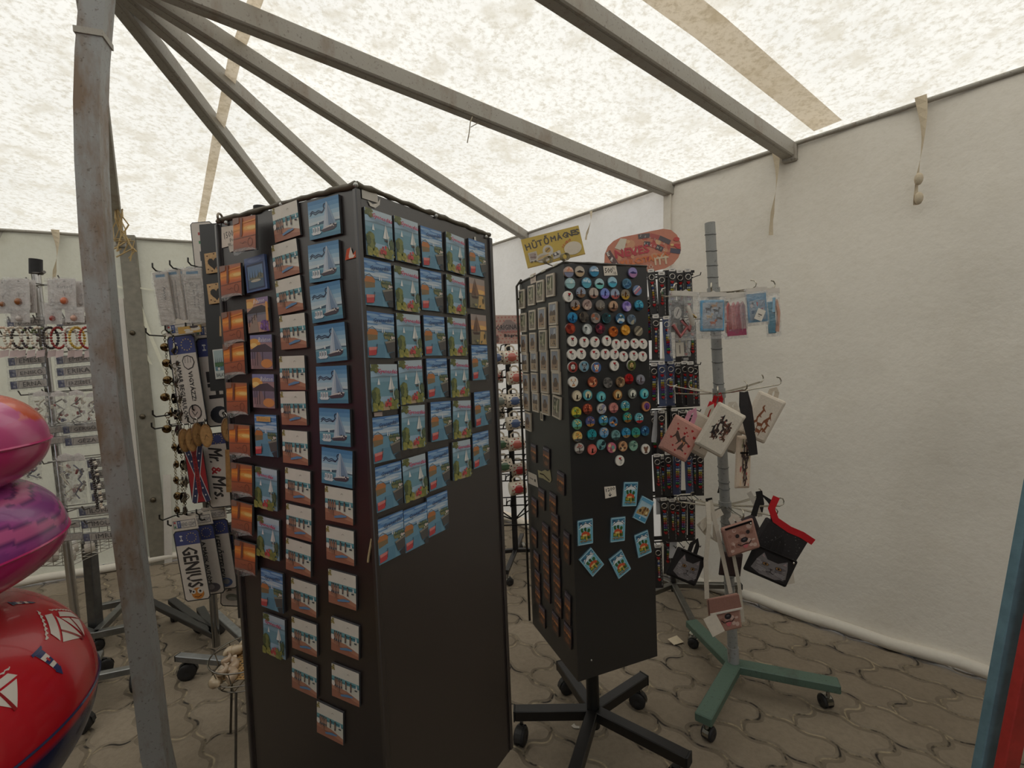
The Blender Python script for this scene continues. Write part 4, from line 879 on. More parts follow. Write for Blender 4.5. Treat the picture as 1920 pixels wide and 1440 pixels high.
def m_stamp(alt=False):
    w, h = .060, .086; mb = MB(); out = []
    n = 12
    for k in range(n): out += [(-w/2+w*k/n, -h/2), (-w/2+w*(k+.5)/n, -h/2+.0022)]
    m = 16
    for k in range(m): out += [(w/2, -h/2+h*k/m), (w/2-.0022, -h/2+h*(k+.5)/m)]
    for k in range(n): out += [(w/2-w*k/n, h/2), (w/2-w*(k+.5)/n, h/2-.0022)]
    for k in range(m): out += [(-w/2, h/2-h*k/m), (-w/2+.0022, h/2-h*(k+.5)/m)]
    mb.prism(out, 0, -.006, (170, 206, 220), 'gloss', (120, 160, 176)); a = Art(mb, w*.94, h*.94, -.006, 'gloss')
    if alt:
        a.rect(.02, .02, .98, .98, (80, 150, 186)).rect(.05, .2, .95, .85, (170, 200, 214)).poly([(.05, .35), (.3, .6), (.6, .66), (.95, .6), (.95, .3), (.05, .22)], (176, 146, 96)).blobs(16, .12, .3, .9, .6, .06, [(120, 84, 50), (220, 200, 150), (70, 60, 50)], 4).poly([(.4, .08), (.5, .08), (.45, .2)], (240, 240, 240)).rect(.05, .84, .95, .95, (100, 160, 196))
    else:
        a.rect(.02, .02, .98, .98, (108, 176, 200)).rect(.04, .8, .96, .97, (66, 120, 150)).poly([(.04, .66), (.2, .86), (.35, .8), (.5, .93), (.66, .84), (.8, .88), (.96, .72)], (226, 232, 234)).line([(.06, .7), (.3, .82), (.5, .88), (.75, .82), (.95, .7)], .04, (70, 84, 96)).rect(.14, .2, .86, .7, (150, 196, 210)).rect(.14, .2, .86, .4, (92, 116, 60))
        a.blobs(10, .2, .5, .8, .66, .07, [(40, 86, 50), (56, 104, 60)], 3).poly([(.22, .36), (.22, .48), (.45, .56), (.78, .46), (.78, .34)], (196, 84, 52)).rect(.3, .34, .6, .42, (224, 190, 120)).blobs(8, .16, .2, .84, .32, .05, [(60, 80, 40), (190, 170, 70), (44, 50, 40)], 6).line([(.1, .13), (.3, .17), (.5, .12), (.7, .17), (.9, .12)], .06, (150, 120, 70)).text('Balaton', .5, .1, .6, .07, (90, 60, 40)).text('H', .86, .9, .08, .05, (230, 236, 240)).rect(.08, .88, .26, .92, (40, 56, 80))
    return mb.build('stamp_magnet', local=True)
st = [(1180, 926, 7, 'topmost stamp shaped lake magnet, right of the 1200 note'), (1205, 955, 31, 'stamp magnet of a town view, tilted at the right edge'), (1096, 997, 1, 'stamp magnet nearest the corner edge, hanging upright'), (1157, 992, 4, 'stamp magnet in the middle, hanging nearly upright'), (1204, 1019, -10, 'stamp magnet by the right edge, below the tilted town view'), (1108, 1053, -36, 'stamp magnet strongly tilted, at the lower left of the group'), (1161, 1057, -26, 'stamp magnet tilted, lowest in the middle of the group')]
for i, (x, y, r, lb) in enumerate(st):
    key = ('st', i == 1)
    if key not in PH: PH[key] = m_stamp(i == 1); o = PH[key]
    else: o = dup(PH[key])
    stick(tag(o, lb, 'magnet', 'stamp shaped magnets'), GR, x, y, r, 0, .96)
scrap('price_note', [(1131, 499), (1155, 498), (1158, 516), (1133, 517)], 'white note reading 500 at the top edge of the black column', 'note', (224, 214, 200), GR, lambda a: a.text('500', .38, .5, .52, .46, (52, 46, 46), 3, 0, .01).text('Ft', .72, .72, .16, .24, (52, 46, 46)).text('/db', .8, .3, .24, .28, (52, 46, 46)))
scrap('price_note', [(1133, 913), (1154, 911), (1156, 930), (1135, 935)], 'white note reading 1200 with a down arrow', 'note', (224, 214, 200), GR, lambda a: a.text('1200', .5, .72, .74, .28, (46, 42, 42), 6, 0, .012).line([(.46, .46), (.46, .16)], .06, (46, 42, 42)).line([(.34, .3), (.46, .14), (.58, .3)], .06, (46, 42, 42)))
mb = MB(); p = onplane(1109, 1238, GR[0]+GR[1]*.002, GR[1]); mb.ball(p, .003, (210, 206, 196), 'steel', 6); mb.build('screw', small)

# ---------------------------------------------------------------- hanging signs
def px_outline(pts, D, back=0.):
    q = [atD(x, y, D) for x, y in pts]; c = sum(q, Vector())/len(q); return [((p-c).x, (p-c).z) for p in q], c
sgn, c = px_outline([(979, 448), (1087, 421), (1095, 480), (987, 503)], 2.45)
u = Vector((sgn[1][0]-sgn[0][0], sgn[1][1]-sgn[0][1])); wS = u.length; hS = Vector((sgn[3][0]-sgn[0][0], sgn[3][1]-sgn[0][1])).length; rollS = -math.degrees(math.atan2(u.y, u.x))
mb = MB(); mb.prism([(-wS/2, -hS/2), (wS/2, -hS/2), (wS/2, hS/2), (-wS/2, hS/2)], .004, 0, (206, 172, 62), 'print', (190, 150, 40)); a = Art(mb, wS, hS, 0)
INK = (72, 62, 48)
for ch, x, y, s, r in (('H', .085, .70, .19, 6), ('Ű', .20, .74, .26, 2), ('T', .30, .73, .17, 4), ('Ő', .41, .78, .28, 0), ('M', .53, .76, .16, 0), ('Á', .635, .79, .22, 4), ('G', .735, .78, .17, 0), ('N', .815, .78, .16, 2), ('E', .885, .80, .15, -2), ('S', .945, .79, .17, 0)):
    a.text(ch, x, y, .082, s*1.08, INK, r, 0, .009)
for i, ch in enumerate('AKCIÓ!'): a.text(ch, .655+.03*i, .42+.055*i-.004*i*i, .022, .075, (206, 92, 46), 30-3*i, 0, .003)
a.ell(.82, .30, .15, .22, (222, 208, 186), 24)
a.rect(.06, .18, .21, .50, (196, 186, 170)).rect(.08, .24, .19, .46, (168, 150, 140)).blobs(5, .09, .28, .18, .4, .025, [(130, 104, 96)], 2).rect(.08, .15, .11, .2, (90, 76, 50)).rect(.14, .15, .17, .2, (90, 76, 50))
a.ell(.40, .42, .09, .19, (206, 198, 182), 20).ell(.40, .44, .05, .09, (190, 150, 70)).line([(.36, .4), (.44, .5)], .02, (120, 96, 50)).ell(.30, .22, .13, .16, (204, 194, 176), 20).ell(.30, .22, .10, .10, (178, 160, 140)).line([(.2, .2), (.4, .3)], .016, (214, 170, 80)).line([(.19, .15), (.42, .18)], .012, (110, 96, 90))
a.poly([(.46, .30), (.60, .34), (.61, .12), (.46, .08)], (190, 180, 168)).poly([(.47, .27), (.56, .30), (.57, .2), (.47, .17)], (74, 66, 62)).ell(.57, .29, .025, .05, (216, 206, 190)).ell(.51, .24, .02, .04, (226, 220, 210)).rect(0, 0, 1, .03, (176, 140, 50))
sign1 = place(tag(mb.build('price_sign', local=True), 'yellow cardboard sign reading HŰTŐMÁGNES above the black magnet column', 'sign'), c, (0, -1, 0), rollS)
rk = thing('wire_sign_holder', atD(1040, 560, 2.46), 'wire holder with two spring rings clamping the yellow sign', 'holder')
for x, y in ((1027, 488), (1059, 482)):
    mb = MB(); p = atD(x, y, 2.40)
    for k in range(4): mb.torus(p+Vector((.004*k-.006, -.004*k, 0)), .018, .002, (150, 140, 112), 'steel', 18, 6)
    mb.build('spring_ring', rk)
mb = MB(); mb.tube([atD(1027, 495, 2.41), atD(1040, 500, 2.44), atD(1059, 489, 2.41)], .003, (120, 112, 96), 'steel'); mb.tube([atD(1042, 499, 2.44), Z(atD(1046, 560, 2.44), 1.2), Z(atD(1046, 560, 2.44), .0)], .006, (60, 58, 54), 'steel'); mb.build('stem', rk)
mb = MB(); mb.box(Z(atD(1046, 560, 2.44), .012), (.2, .2, .024), (40, 38, 38), 'enamel'); mb.build('foot', rk)
ov = [(1133, 497), (1134, 476), (1140, 462), (1150, 452), (1164, 445), (1190, 440), (1222, 433), (1243, 429), (1258, 431), (1269, 440), (1276, 455), (1277, 469), (1272, 483), (1262, 495), (1248, 503), (1228, 508), (1200, 511), (1160, 514), (1142, 510)]
q, c2 = px_outline(ov, 2.72)
mb = MB(); mb.prism(q, .004, 0, (206, 124, 96), 'print', (180, 110, 90)); x0, x1 = min(p[0] for p in q), max(p[0] for p in q); z0, z1 = min(p[1] for p in q), max(p[1] for p in q)
a = Art(mb, x1-x0, z1-z0, 0, 'print', (x0+x1)/2, (z0+z1)/2); g = random.Random(9)
for k in range(26): x, y = g.uniform(.2, .85), g.uniform(.3, .82); a.ell(x, y, g.uniform(.02, .06), g.uniform(.04, .1), g.choice([(214, 150, 110), (226, 176, 130), (190, 84, 66), (180, 60, 56), (222, 196, 160)]), 8)
a.poly([(.14, .6), (.22, .82), (.3, .8), (.26, .52)], (222, 210, 190)).poly([(.02, .5), (.08, .56), (.2, .2), (.14, .12)], (92, 62, 62))
for ch, x, y, r in (('E', .055, .47, 20), ('R', .1, .34, -30), ('I', .15, .2, -40)): a.text(ch, x, y, .028, .09, (232, 222, 212), r, 0, .004)
for (p0, p1, cc) in (((.45, .84), (.6, .86), (84, 72, 76)), ((.6, .86), (.72, .8), (176, 76, 70)), ((.72, .8), (.86, .68), (80, 66, 72)), ((.52, .68), (.6, .66), (72, 62, 68)), ((.6, .66), (.68, .6), (186, 66, 62)), ((.68, .6), (.76, .52), (66, 58, 62)), ((.86, .5), (.99, .46), (70, 64, 84))): a.line([p0, p1], .06, cc)
for i, ch in enumerate('ALKOHOL'): a.text(ch, .53+.042*i, .68-.026*i, .02, .055, (236, 228, 220), -18)
for i, ch in enumerate('ZSUZSA'): a.text(ch, .48+.06*i, .86-.02*i-.004*i*i, .018, .045, (226, 214, 206), -14)
a.text('NEVES', .36, .50, .44, .18, (190, 46, 60), 8, 0, .012); a.text('KULCSTARTÓ', .52, .32, .62, .16, (222, 116, 56), 8, 0, .008)
a.text('ITT', .74, .26, .18, .16, (226, 200, 168), 4, 0, .01).text('KAPHATÓ', .45, .13, .36, .12, (214, 170, 150), 3, 0, .006).blobs(6, .86, .55, .97, .8, .04, [(200, 60, 56), (230, 190, 120)], 5)
place(tag(mb.build('oval_sign', local=True), 'red and orange oval sign for name key rings, above the strap rack', 'sign'), c2)
# ---------------------------------------------------------------- green-footed stand with pouches
base = atz(1376, 1250, .10); top = Vector((base.x-.005, base.y, 0))
DS = base.y; MP = DS/FPX
stand = thing('pouch_stand', Z(base, 0), 'tall grey pole stand on green castered feet in front of the grey canvas wall', 'display stand')
zt = atD(1331, 418, DS).z; xt = atD(1331, 418, DS).x
def pole_x(z): return base.x+(xt-base.x)*(z-.1)/(zt-.1)
def pole_pt(z): return Vector((pole_x(z), DS, z))
mb = MB(); mb.tube([pole_pt(.06+(zt-.06)*i/20) for i in range(21)], .021, (150, 150, 148), 'galvanised', 14); mb.build('pole', stand)
mb = MB(); g = random.Random(2)
for k in range(26):
    z = .45+k*.06+g.uniform(-.02, .02)
    if z < zt-.02: mb.tube([pole_pt(z)+Vector((.0222*math.cos(q*math.tau/12), .0222*math.sin(q*math.tau/12), g.uniform(-.001, .001)+.004*math.sin(q*math.tau/12))) for q in range(12)], .0014, (96, 96, 94), 'matte', 4, True)
mb.build('tape_wrap', stand)
mb = MB(); mb.cyl(pole_pt(.1), pole_pt(.19), .0235, (120, 76, 48), 'rusty_post', 14); mb.build('rusty_socket', stand)
for x, y, lab in ((1318, 1348, 0), (1574, 1284, 1), (1296, 1166, 2)):
    e = atz(x, y, .11); c0 = Z(base, .105); mb = MB(); d = (e-c0).normalized(); mb.bar(c0-d*.02, Z(e, .105), .062, .035, (80, 110, 90), 'green_paint', bev=.004)
    leg = mb.build('leg', stand); caster(leg, Z(e-d*.04, .088), .7+lab, .026, True)
def hook_tier(z, ends, clamp=True):
    """wire arms clamped round the pole; ends are photo pixels with a depth offset"""
    if clamp:
        mb = MB(); mb.cyl(pole_pt(z-.02), pole_pt(z+.02), .026, (150, 152, 152), 'galvanised', 14); mb.build('clamp', stand)
    out = []
    for x, y, dd in ends:
        e = atD(x, y, DS+dd); p0 = pole_pt(z); d = Z(e-p0, 0).normalized(); s = Vector((-d.y, d.x, 0))
        mb = MB()
        for o in (-.006, .006): mb.tube([p0+d*.015+s*o, p0.lerp(e, .5)+s*o+Vector((0, 0, -.003)), e-d*.01+s*o], .0024, (176, 170, 156), 'chrome', 6)
        mb.tube([e-d*.02, e, e+d*.012+Vector((0, 0, .006)), e+d*.016+Vector((0, 0, .018)), e+d*.010+Vector((0, 0, .03)), e-d*.004+Vector((0, 0, .034))], .0028, (186, 180, 166), 'chrome', 6)
        mb.build('hook_arm', stand); out.append(e)
    return out
z1, z2, z3 = atD(1340, 549, DS).z, atD(1352, 737, DS).z, atD(1366, 948, DS).z
T1 = hook_tier(z1, [(1246, 556, -.06), (1268, 548, -.16), (1334, 548, -.24), (1410, 541, -.1), (1447, 541, .04)])
T2 = hook_tier(z2, [(1257, 724, .05), (1268, 738, -.14), (1296, 728, .16), (1346, 742, -.26), (1397, 731, -.2), (1428, 716, .2), (1458, 722, .02)])
T3 = hook_tier(z3, [(1276, 942, .02), (1330, 962, -.2), (1392, 972, -.22), (1300, 936, .18), (1450, 966, -.1), (1464, 948, .05), (1424, 930, .2)])
POU = 'pouches and bags on the pole stand'
def strap_strip(parent, pts, w, col, mat='cloth', name='strap'):
    """ribbon through local points, width across x"""
    mb = MB(); vs = []; fs = []
    for i, p in enumerate(pts):
        p = Vector(p); a = Vector(pts[max(i-1, 0)]); b = Vector(pts[min(i+1, len(pts)-1)]); t = (b-a).normalized(); s = Vector((-t.z, 0, t.x)).normalized()*w/2
        if s.length < 1e-5: s = Vector((w/2, 0, 0))
        vs += [p-s, p+s, p-s+Vector((0, .0015, 0)), p+s+Vector((0, .0015, 0))]
        if i: o = i*4-4; fs += [(o, o+1, o+5, o+4), (o+2, o+6, o+7, o+3), (o, o+4, o+6, o+2), (o+1, o+3, o+7, o+5)]
    mb.add(vs, fs, col, mat); return mb.build(name, parent, local=True)
def pouch(px, py, wp, hp, roll, D, col, art, label, strap=None, yaw=0, t=.022, zipper=None, name='pouch', mat='cloth', cat='pouch'):
    m = D/FPX; w, h = wp*m, hp*m; mb = MB(); mb.pillow(w, h, t, col, mat, min(.012, w*.15))
    if art: art(Art(mb, w-.022, h-.022, -t/2, 'print' if mat != 'cloth' else 'cloth'))
    o = mb.build(name, local=True); tag(o, label, cat, POU)
    if strap:
        c, L = strap; strap_strip(o, [(-.012, .002, h/2-.004), (-.016, 0, h/2+L*.6), (-.004, -.002, h/2+L), (.008, 0, h/2+L*.6), (.014, .002, h/2-.004)], .018, c)
    if zipper is not None:
        zb = MB(); zb.bar((-w/2+.012, -t/2-.001, zipper*h), (w/2-.012, -t/2-.001, zipper*h), .004, .006, (40, 36, 36), 'steel', up=(0, 0, 1)); zb.ball((w/2-.02, -t/2-.004, zipper*h-.006), .005, (186, 180, 170), 'chrome', 6); zb.build('zipper', o, local=True)
    return place(o, atD(px, py, D), (math.sin(R(yaw)), -math.cos(R(yaw)), 0), roll)
def sausage_dog(a, x, y, s, col, r=0):
    c, d = math.cos(R(r)), math.sin(R(r))
    q = lambda pts: [(x+(u*c-v*1.55*d)*s, y+(u*d+v*1.55*c)*s) for u, v in pts]
    a.poly(q([(-.9, .2), (-.7, .28), (.3, .2), (.45, .5), (.75, .52), (1.0, .38), (.98, .3), (.7, .28), (.6, .05), (.55, -.35), (.45, -.35), (.4, -.08), (-.4, -.08), (-.45, -.35), (-.58, -.35), (-.62, 0), (-.75, .12)]), col)
def a_pink(a):
    sausage_dog(a, .34, .46, .27, (84, 66, 60), -32); a.poly([(.52, .56), (.6, .5), (.58, .4), (.5, .44)], (206, 140, 96))
    sausage_dog(a, .66, .34, .26, (84, 66, 60), 78); a.poly([(.6, .44), (.68, .46), (.66, .34)], (206, 140, 96))
    for x, y, r in ((.2, .72, .05), (.45, .85, .04), (.72, .86, .05), (.9, .7, .06), (.86, .4, .06), (.5, .68, .05), (.56, .74, .035), (.1, .4, .05), (.3, .2, .04), (.88, .15, .04), (.46, .1, .04), (.1, .85, .03), (.65, .66, .03)): a.heart(x, y, r, (176, 30, 36))
def a_dogs(a):
    g = random.Random(4)
    for k in range(13): sausage_dog(a, g.uniform(.2, .8), .3+.45*g.random(), .15, g.choice([(60, 48, 44), (90, 62, 48), (44, 38, 38)]), g.choice((0, 80, -70, 20)))
    a.blobs(20, .2, .25, .8, .8, .02, [(170, 90, 80), (120, 96, 80)], 3)
def a_flor(a):
    g = random.Random(6); a.blobs(40, .02, .02, .98, .98, .05, [(206, 130, 110), (190, 90, 90), (150, 146, 110), (226, 196, 160)], 5)
    for k in range(7): sausage_dog(a, g.uniform(.2, .8), g.uniform(.06, .94), .22, (66, 52, 48), g.choice((60, 90, 100)))
def a_tan(a):
    for x, y, r in ((.3, .32, 40), (.55, .3, 10), (.75, .5, 50), (.6, .14, 0), (.4, .6, 70), (.84, .3, 80)): sausage_dog(a, x, y, .17, (140, 86, 58), r)
def a_cat(a):
    a.rect(0, 0, 1, 1, (34, 30, 30)).poly([(.04, .16), (.1, .62), (.2, .95), (.34, .72), (.62, .72), (.82, .94), (.9, .6), (.95, .2), (.7, .02), (.3, .02)], (124, 118, 118)).poly([(.18, .8), (.2, .9), (.28, .74)], (160, 140, 140)).poly([(.8, .86), (.74, .74), (.84, .74)], (160, 140, 140))
    a.blobs(30, .14, .1, .88, .66, .05, [(146, 140, 140), (104, 98, 100), (134, 128, 130), (112, 106, 108)], 8)
    for x in (.34, .68): a.ell(x, .52, .09, .075, (70, 64, 64)).ell(x, .52, .07, .055, (150, 110, 60)).ell(x, .52, .03, .04, (20, 18, 18))
    a.poly([(.47, .4), (.57, .4), (.52, .33)], (60, 50, 50)).line([(.52, .33), (.52, .26), (.42, .22)], .016, (50, 44, 44)).line([(.52, .26), (.62, .22)], .016, (50, 44, 44))
    for s in (-1, 1):
        for k in range(3): a.line([(.52+s*.12, .3-.03*k), (.52+s*.38, .34-.07*k)], .006, (196, 190, 190))
def a_dogface(a):
    a.rect(0, 0, 1, 1, (168, 126, 112)).blobs(26, .05, .1, .95, .95, .1, [(186, 150, 138), (150, 106, 92), (206, 176, 164), (176, 136, 122)], 4).ell(.36, .66, .07, .08, (50, 40, 40)).ell(.76, .7, .07, .08, (50, 40, 40)).ell(.57, .44, .13, .1, (40, 34, 38)).ell(.57, .46, .06, .03, (96, 90, 96))
    a.line([(.3, .34), (.42, .24), (.57, .28), (.7, .24), (.8, .34)], .035, (66, 44, 44)).poly([(.46, .24), (.68, .24), (.6, .1), (.5, .12)], (196, 106, 110))
PK, WH = (206, 152, 138), (206, 196, 180)
DF = DS-.16
pouch(1276, 822, 62, 72, 31, DF-.02, PK, a_pink, 'pink pouch with two dachshunds and red hearts, hanging by a pink loop', ((214, 150, 170), .05), 5)
pouch(1312, 815, 60, 74, 30, DF+.06, WH, lambda a: a.text('ary', .62, .22, .34, .2, (40, 34, 34), 6, .3, .008).line([(.36, .36), (.7, .46), (.62, .36)], .03, (40, 34, 34)), 'white pouch with black lettering, mostly behind the pink pouch', ((214, 206, 190), .05), 12)
pouch(1350, 806, 58, 92, 31, DF-.06, (222, 212, 196), a_dogs, 'white pouch with a heart of small black dachshunds', ((216, 206, 190), .02), -6)
pouch(1372, 806, 40, 84, 20, DF+.16, (190, 180, 166), None, 'plain pale pouch half hidden behind the dachshund heart pouch', None, -10)
pouch(1334, 782, 30, 54, 24, DF+.10, (196, 30, 38), None, 'red pouch peeking out between the white pouches', ((196, 30, 38), .04), 0)
pouch(1393, 866, 32, 100, 4, DF-.02, (220, 200, 178), a_flor, 'narrow cream pouch with dachshunds and flowers', None, 12, .018, .18)
pouch(1428, 782, 52, 88, 27, DF+.08, (220, 208, 192), a_tan, 'white pouch with brown dachshunds at the right end of the middle hooks', ((214, 200, 180), .03), -12)
o = bpy.data.objects.new('lanyard', None); COL.objects.link(o); place(o, atD(1397, 735, DF-.06)); tag(o, 'wide black fabric strap hanging in front of the floral pouch', 'strap', POU)
m_ = (DF-.06)/FPX; strap_strip(o, [(-.004, 0, 0), (-.010, -.008, -.05), (.0, -.012, -.11), (.016, -.008, -.17), (.026, -.002, -.24)], .034, (44, 40, 40), name='webbing'); strap_strip(o, [(.006, .01, 0), (.022, .012, -.06), (.03, .008, -.15)], .02, (52, 46, 46), name='webbing')
# lowest hooks
pouch(1287, 1062, 66, 58, 27, DF-.04, (34, 30, 30), a_cat, 'black pouch with grey cat face, left on the lowest hooks', ((34, 30, 30), .05), 8, zipper=.46)
pouch(1444, 1060, 84, 56, 24, DF-.06, (30, 27, 27), a_cat, 'black pouch with grey cat face, right on the lowest hooks', ((34, 30, 30), .06), -8, zipper=.47)
pouch(1388, 1008, 66, 60, -14, DF-.10, (170, 128, 114), a_dogface, 'pink brown pouch printed with a smiling dog face', ((214, 200, 186), .03), 4, zipper=.45)
pouch(1370, 1058, 42, 46, 8, DF+.0, (62, 46, 44), None, 'dark brown pouch hanging just under the dog face pouch', None, 0)
pouch(1398, 990, 50, 40, -20, DF+.1, (66, 56, 58), None, 'dark grey pouch behind the top of the dog face pouch', None, 0)
def a_speck(a): a.blobs(60, .03, .05, .97, .95, .012, [(96, 92, 92), (130, 126, 126), (70, 66, 66)], 7)
o = pouch(1462, 1014, 86, 58, 29, DF+.0, (46, 42, 43), a_speck, 'dark speckled bag edged with a bright red strap', None, -10, .03)
strap_strip(o, [(-.098, -.012, .15), (-.094, -.016, .10), (-.06, -.018, .068), (.0, -.019, .060), (.05, -.019, .064), (.10, -.014, .058)], .026, (196, 30, 38))
strap_strip(o, [(-.06, -.01, .06), (-.10, -.006, .12), (-.15, 0, .13), (-.13, 0, .04)], .022, (30, 27, 27))
def note_card(px, py, wp, hp, roll, D, label, yaw=0, col=(226, 216, 200), art=None):
    m = D/FPX; mb = MB(); w, h = wp*m, hp*m; mb.prism([(-w/2, -h/2), (w/2, -h/2), (w/2, h/2), (-w/2, h/2)], .0008, 0, col, 'matte')
    if art: art(Art(mb, w, h, 0, 'matte'))
    return place(tag(mb.build('price_card', local=True), label, 'tag', 'paper tags on the racks'), atD(px, py, D), (math.sin(R(yaw)), -math.cos(R(yaw)), 0), roll)
note_card(1480, 1075, 16, 42, -8, DF-.02, 'white paper tag hanging behind the right cat pouch')
o = pouch(1358, 1150, 64, 70, -6, DF-.08, (176, 138, 122), a_dogface, 'shoulder bag with a dog face, hanging lowest on long white straps', None, 6, .02)
fl = MB(); h_ = 70*(DF-.08)/FPX; w_ = 64*(DF-.08)/FPX; fl.prism([(-w_/2, h_*.12), (w_/2, h_*.12), (w_/2*.92, h_*.5), (-w_/2*.98, h_*.52)], -.008, -.015, (150, 108, 96), 'cloth'); fl.bar((-w_/2, -.017, h_*.12), (w_/2, -.017, h_*.12), .004, .006, (214, 206, 196), 'cloth'); fl.build('flap', o, local=True)
strap_strip(o, [(-w_*.48, 0, h_*.5), (-w_*.4, -.01, .22), (-w_*.2, -.02, .36), (-w_*.12, -.01, .44)], .018, (212, 202, 186)); strap_strip(o, [(w_*.3, .004, h_*.5), (w_*.16, .0, .24), (w_*.0, .0, .44)], .016, (204, 194, 178)); strap_strip(o, [(w_*.6, .01, -h_*.4), (w_*.62, .01, .1), (w_*.5, .01, .3)], .014, (196, 188, 172))
note_card(1339, 1172, 26, 40, -26, DF-.13, 'blank cream paper tag lying over the lowest dog face bag')
o = bpy.data.objects.new('white_strap', None); COL.objects.link(o); place(o, atD(1325, 975, DF-.05)); tag(o, 'looped white webbing strap on the left of the lowest hooks', 'strap', POU)
strap_strip(o, [(.06, 0, .03), (.0, -.004, .0), (-.025, -.008, -.03), (-.02, -.006, -.012), (.03, 0, .02)], .026, (210, 200, 184), name='webbing'); strap_strip(o, [(-.03, 0, -.01), (.0, .004, -.05), (.03, 0, -.08), (.035, 0, -.02)], .024, (202, 192, 176), name='webbing')
for x, y, h, lb in ((1329, 957, 46, 'black strap end hanging left of the white looped strap'), (1423, 946, 50, 'black strap with white ribbon at the back of the lowest hooks'), (1352, 908, 40, 'small black strap hanging close to the pole')):
    o = bpy.data.objects.new('black_strap', None); COL.objects.link(o); place(o, atD(x, y-h/2, DS+.1)); tag(o, lb, 'strap', POU); L = h*MP
    strap_strip(o, [(0, 0, 0), (.006, -.004, -L*.5), (-.004, 0, -L)], .03, (34, 31, 31), name='webbing')
    if x == 1423: strap_strip(o, [(-.05, -.01, 0), (-.02, -.01, -L*.5), (-.0, -.008, -L)], .022, (214, 206, 194), name='ribbon')
# upper hooks: bagged goods
def bagged(px, py, wp, hp, D, label, content, roll=0, yaw=0, name='bagged_leash'):
    m = D/FPX; w, h = wp*m, hp*m
    mb = MB(); content(mb, w, h); o = mb.build(name, local=True); tag(o, label, 'packaged goods', 'bagged goods on the upper hooks')
    b = MB(); g = random.Random(int(px)); n = 8
    for y0 in (-.012, .010):
        vs = []; fs = []
        for i in range(n+1):
            for k in range(n+1):
                e = min(i, n-i, k, n-k)/n; vs.append(((i/n-.5)*w*(1+.03*math.sin(k*1.3+px)), y0*(min(1, e*4))+g.uniform(-.003, .003), (k/n-.5)*h))
        fs = [(i*(n+1)+k, i*(n+1)+k+1, (i+1)*(n+1)+k+1, (i+1)*(n+1)+k) for i in range(n) for k in range(n)]
        b.add(vs, fs, (255, 255, 255), 'clear', True)
    b.build('plastic_bag', o, local=True)
    c = MB(); c.prism([(-w*.45, h*.40), (w*.45, h*.40), (w*.45, h*.49), (w*.08, h*.5), (0, h*.535), (-w*.08, h*.5), (-w*.45, h*.49)], -.009, -.0125, (214, 206, 196), 'matte'); c.build('header', o, local=True)
    return place(o, atD(px, py, D), (math.sin(R(yaw)), -math.cos(R(yaw)), 0), roll)
def c_leash(mb, w, h):
    mb.box((-w*.2, 0, -h*.02), (w*.42, .003, h*.66), (104, 100, 96)); a = Art(mb, w*.4, h*.62, -.0016, 'matte', -w*.2, -h*.02); a.ell(.5, .62, .34, .2, (214, 206, 196)).line([(.4, .5), (.6, .75)], .06, (70, 66, 64)).ell(.8, .4, .1, .07, (220, 212, 202)).rect(.15, .1, .5, .28, (170, 162, 152))
    mb.tube([(-w*.36, -.006, -h*.2), (-w*.1, -.008, -h*.44), (w*.12, -.008, -h*.22), (-w*.1, -.01, -h*.1), (w*.2, -.006, -h*.3), (w*.3, -.004, h*.0), (w*.1, -.006, h*.1)], .007, (196, 120, 118), 'cloth', 6)
    mb.tube([(w*.1, -.004, h*.2), (w*.2, -.01, 0), (w*.3, -.008, -h*.2)], .01, (216, 206, 192), 'cloth', 6)
    mb.tube([(w*.22, -.012, h*.04), (w*.38, -.014, -h*.04)], .004, (200, 170, 110), 'chrome', 6)
def c_blue(mb, w, h):
    mb.pillow(w*.84, h*.68, .012, (112, 168, 204), 'cloth', .004); a = Art(mb, w*.70, h*.56, -.006, 'print'); a.rect(0, 0, 1, 1, (168, 178, 190))
    for x, y, r, c in ((.3, .72, 0, (60, 54, 56)), (.7, .66, 0, (44, 40, 44)), (.6, .86, 10, (196, 150, 110)), (.34, .44, 0, (206, 176, 140)), (.8, .42, 180, (90, 84, 84)), (.52, .2, 0, (190, 96, 62))): sausage_dog(a, x, y, .2, c, r)
def c_pink(mb, w, h):
    for x, c in ((-w*.3, (190, 110, 106)), (-w*.08, (214, 140, 140)), (w*.12, (196, 120, 126)), (w*.3, (222, 190, 190))): mb.tube([(x-w*.06, 0, -h*.36), (x-w*.06, -.004, h*.2), (x, -.004, h*.28), (x+w*.06, 0, h*.2), (x+w*.06, 0, -h*.36)], .007, c, 'cloth', 6)
    mb.box((0, -.004, -h*.36), (w*.8, .006, h*.14), (176, 84, 112), 'cloth'); mb.box((-w*.36, .003, 0), (w*.2, .003, h*.7), (104, 98, 94))
def c_card(mb, w, h):
    mb.box((0, 0, -h*.03), (w*.84, .008, h*.76), (110, 160, 196), 'print'); a = Art(mb, w*.7, h*.6, -.004, 'print', 0, -h*.05); a.rect(0, 0, 1, 1, (150, 168, 186)).rect(0, .86, 1, 1, (96, 150, 190)).blobs(9, .1, .1, .9, .8, .09, [(90, 84, 90), (196, 80, 76), (210, 200, 200), (70, 96, 130)], 3).line([(.4, .8), (.5, .3), (.6, .7)], .09, (150, 190, 214))
def c_blue2(mb, w, h):
    mb.box((-w*.1, 0, -h*.1), (w*.5, .010, h*.66), (90, 150, 176), 'cloth', None, .003); mb.tube([(w*.2, -.004, -h*.4), (w*.34, -.006, 0), (w*.2, -.004, h*.26)], .008, (206, 160, 140), 'cloth', 6); mb.tube([(w*.1, -.008, h*.3), (0, -.01, 0)], .006, (150, 190, 214), 'cloth', 6)
bagged(1281, 592, 60, 90, DS-.16, 'clear bag with grey card and pink leash, left of the upper hooks', c_leash, 4, 10)
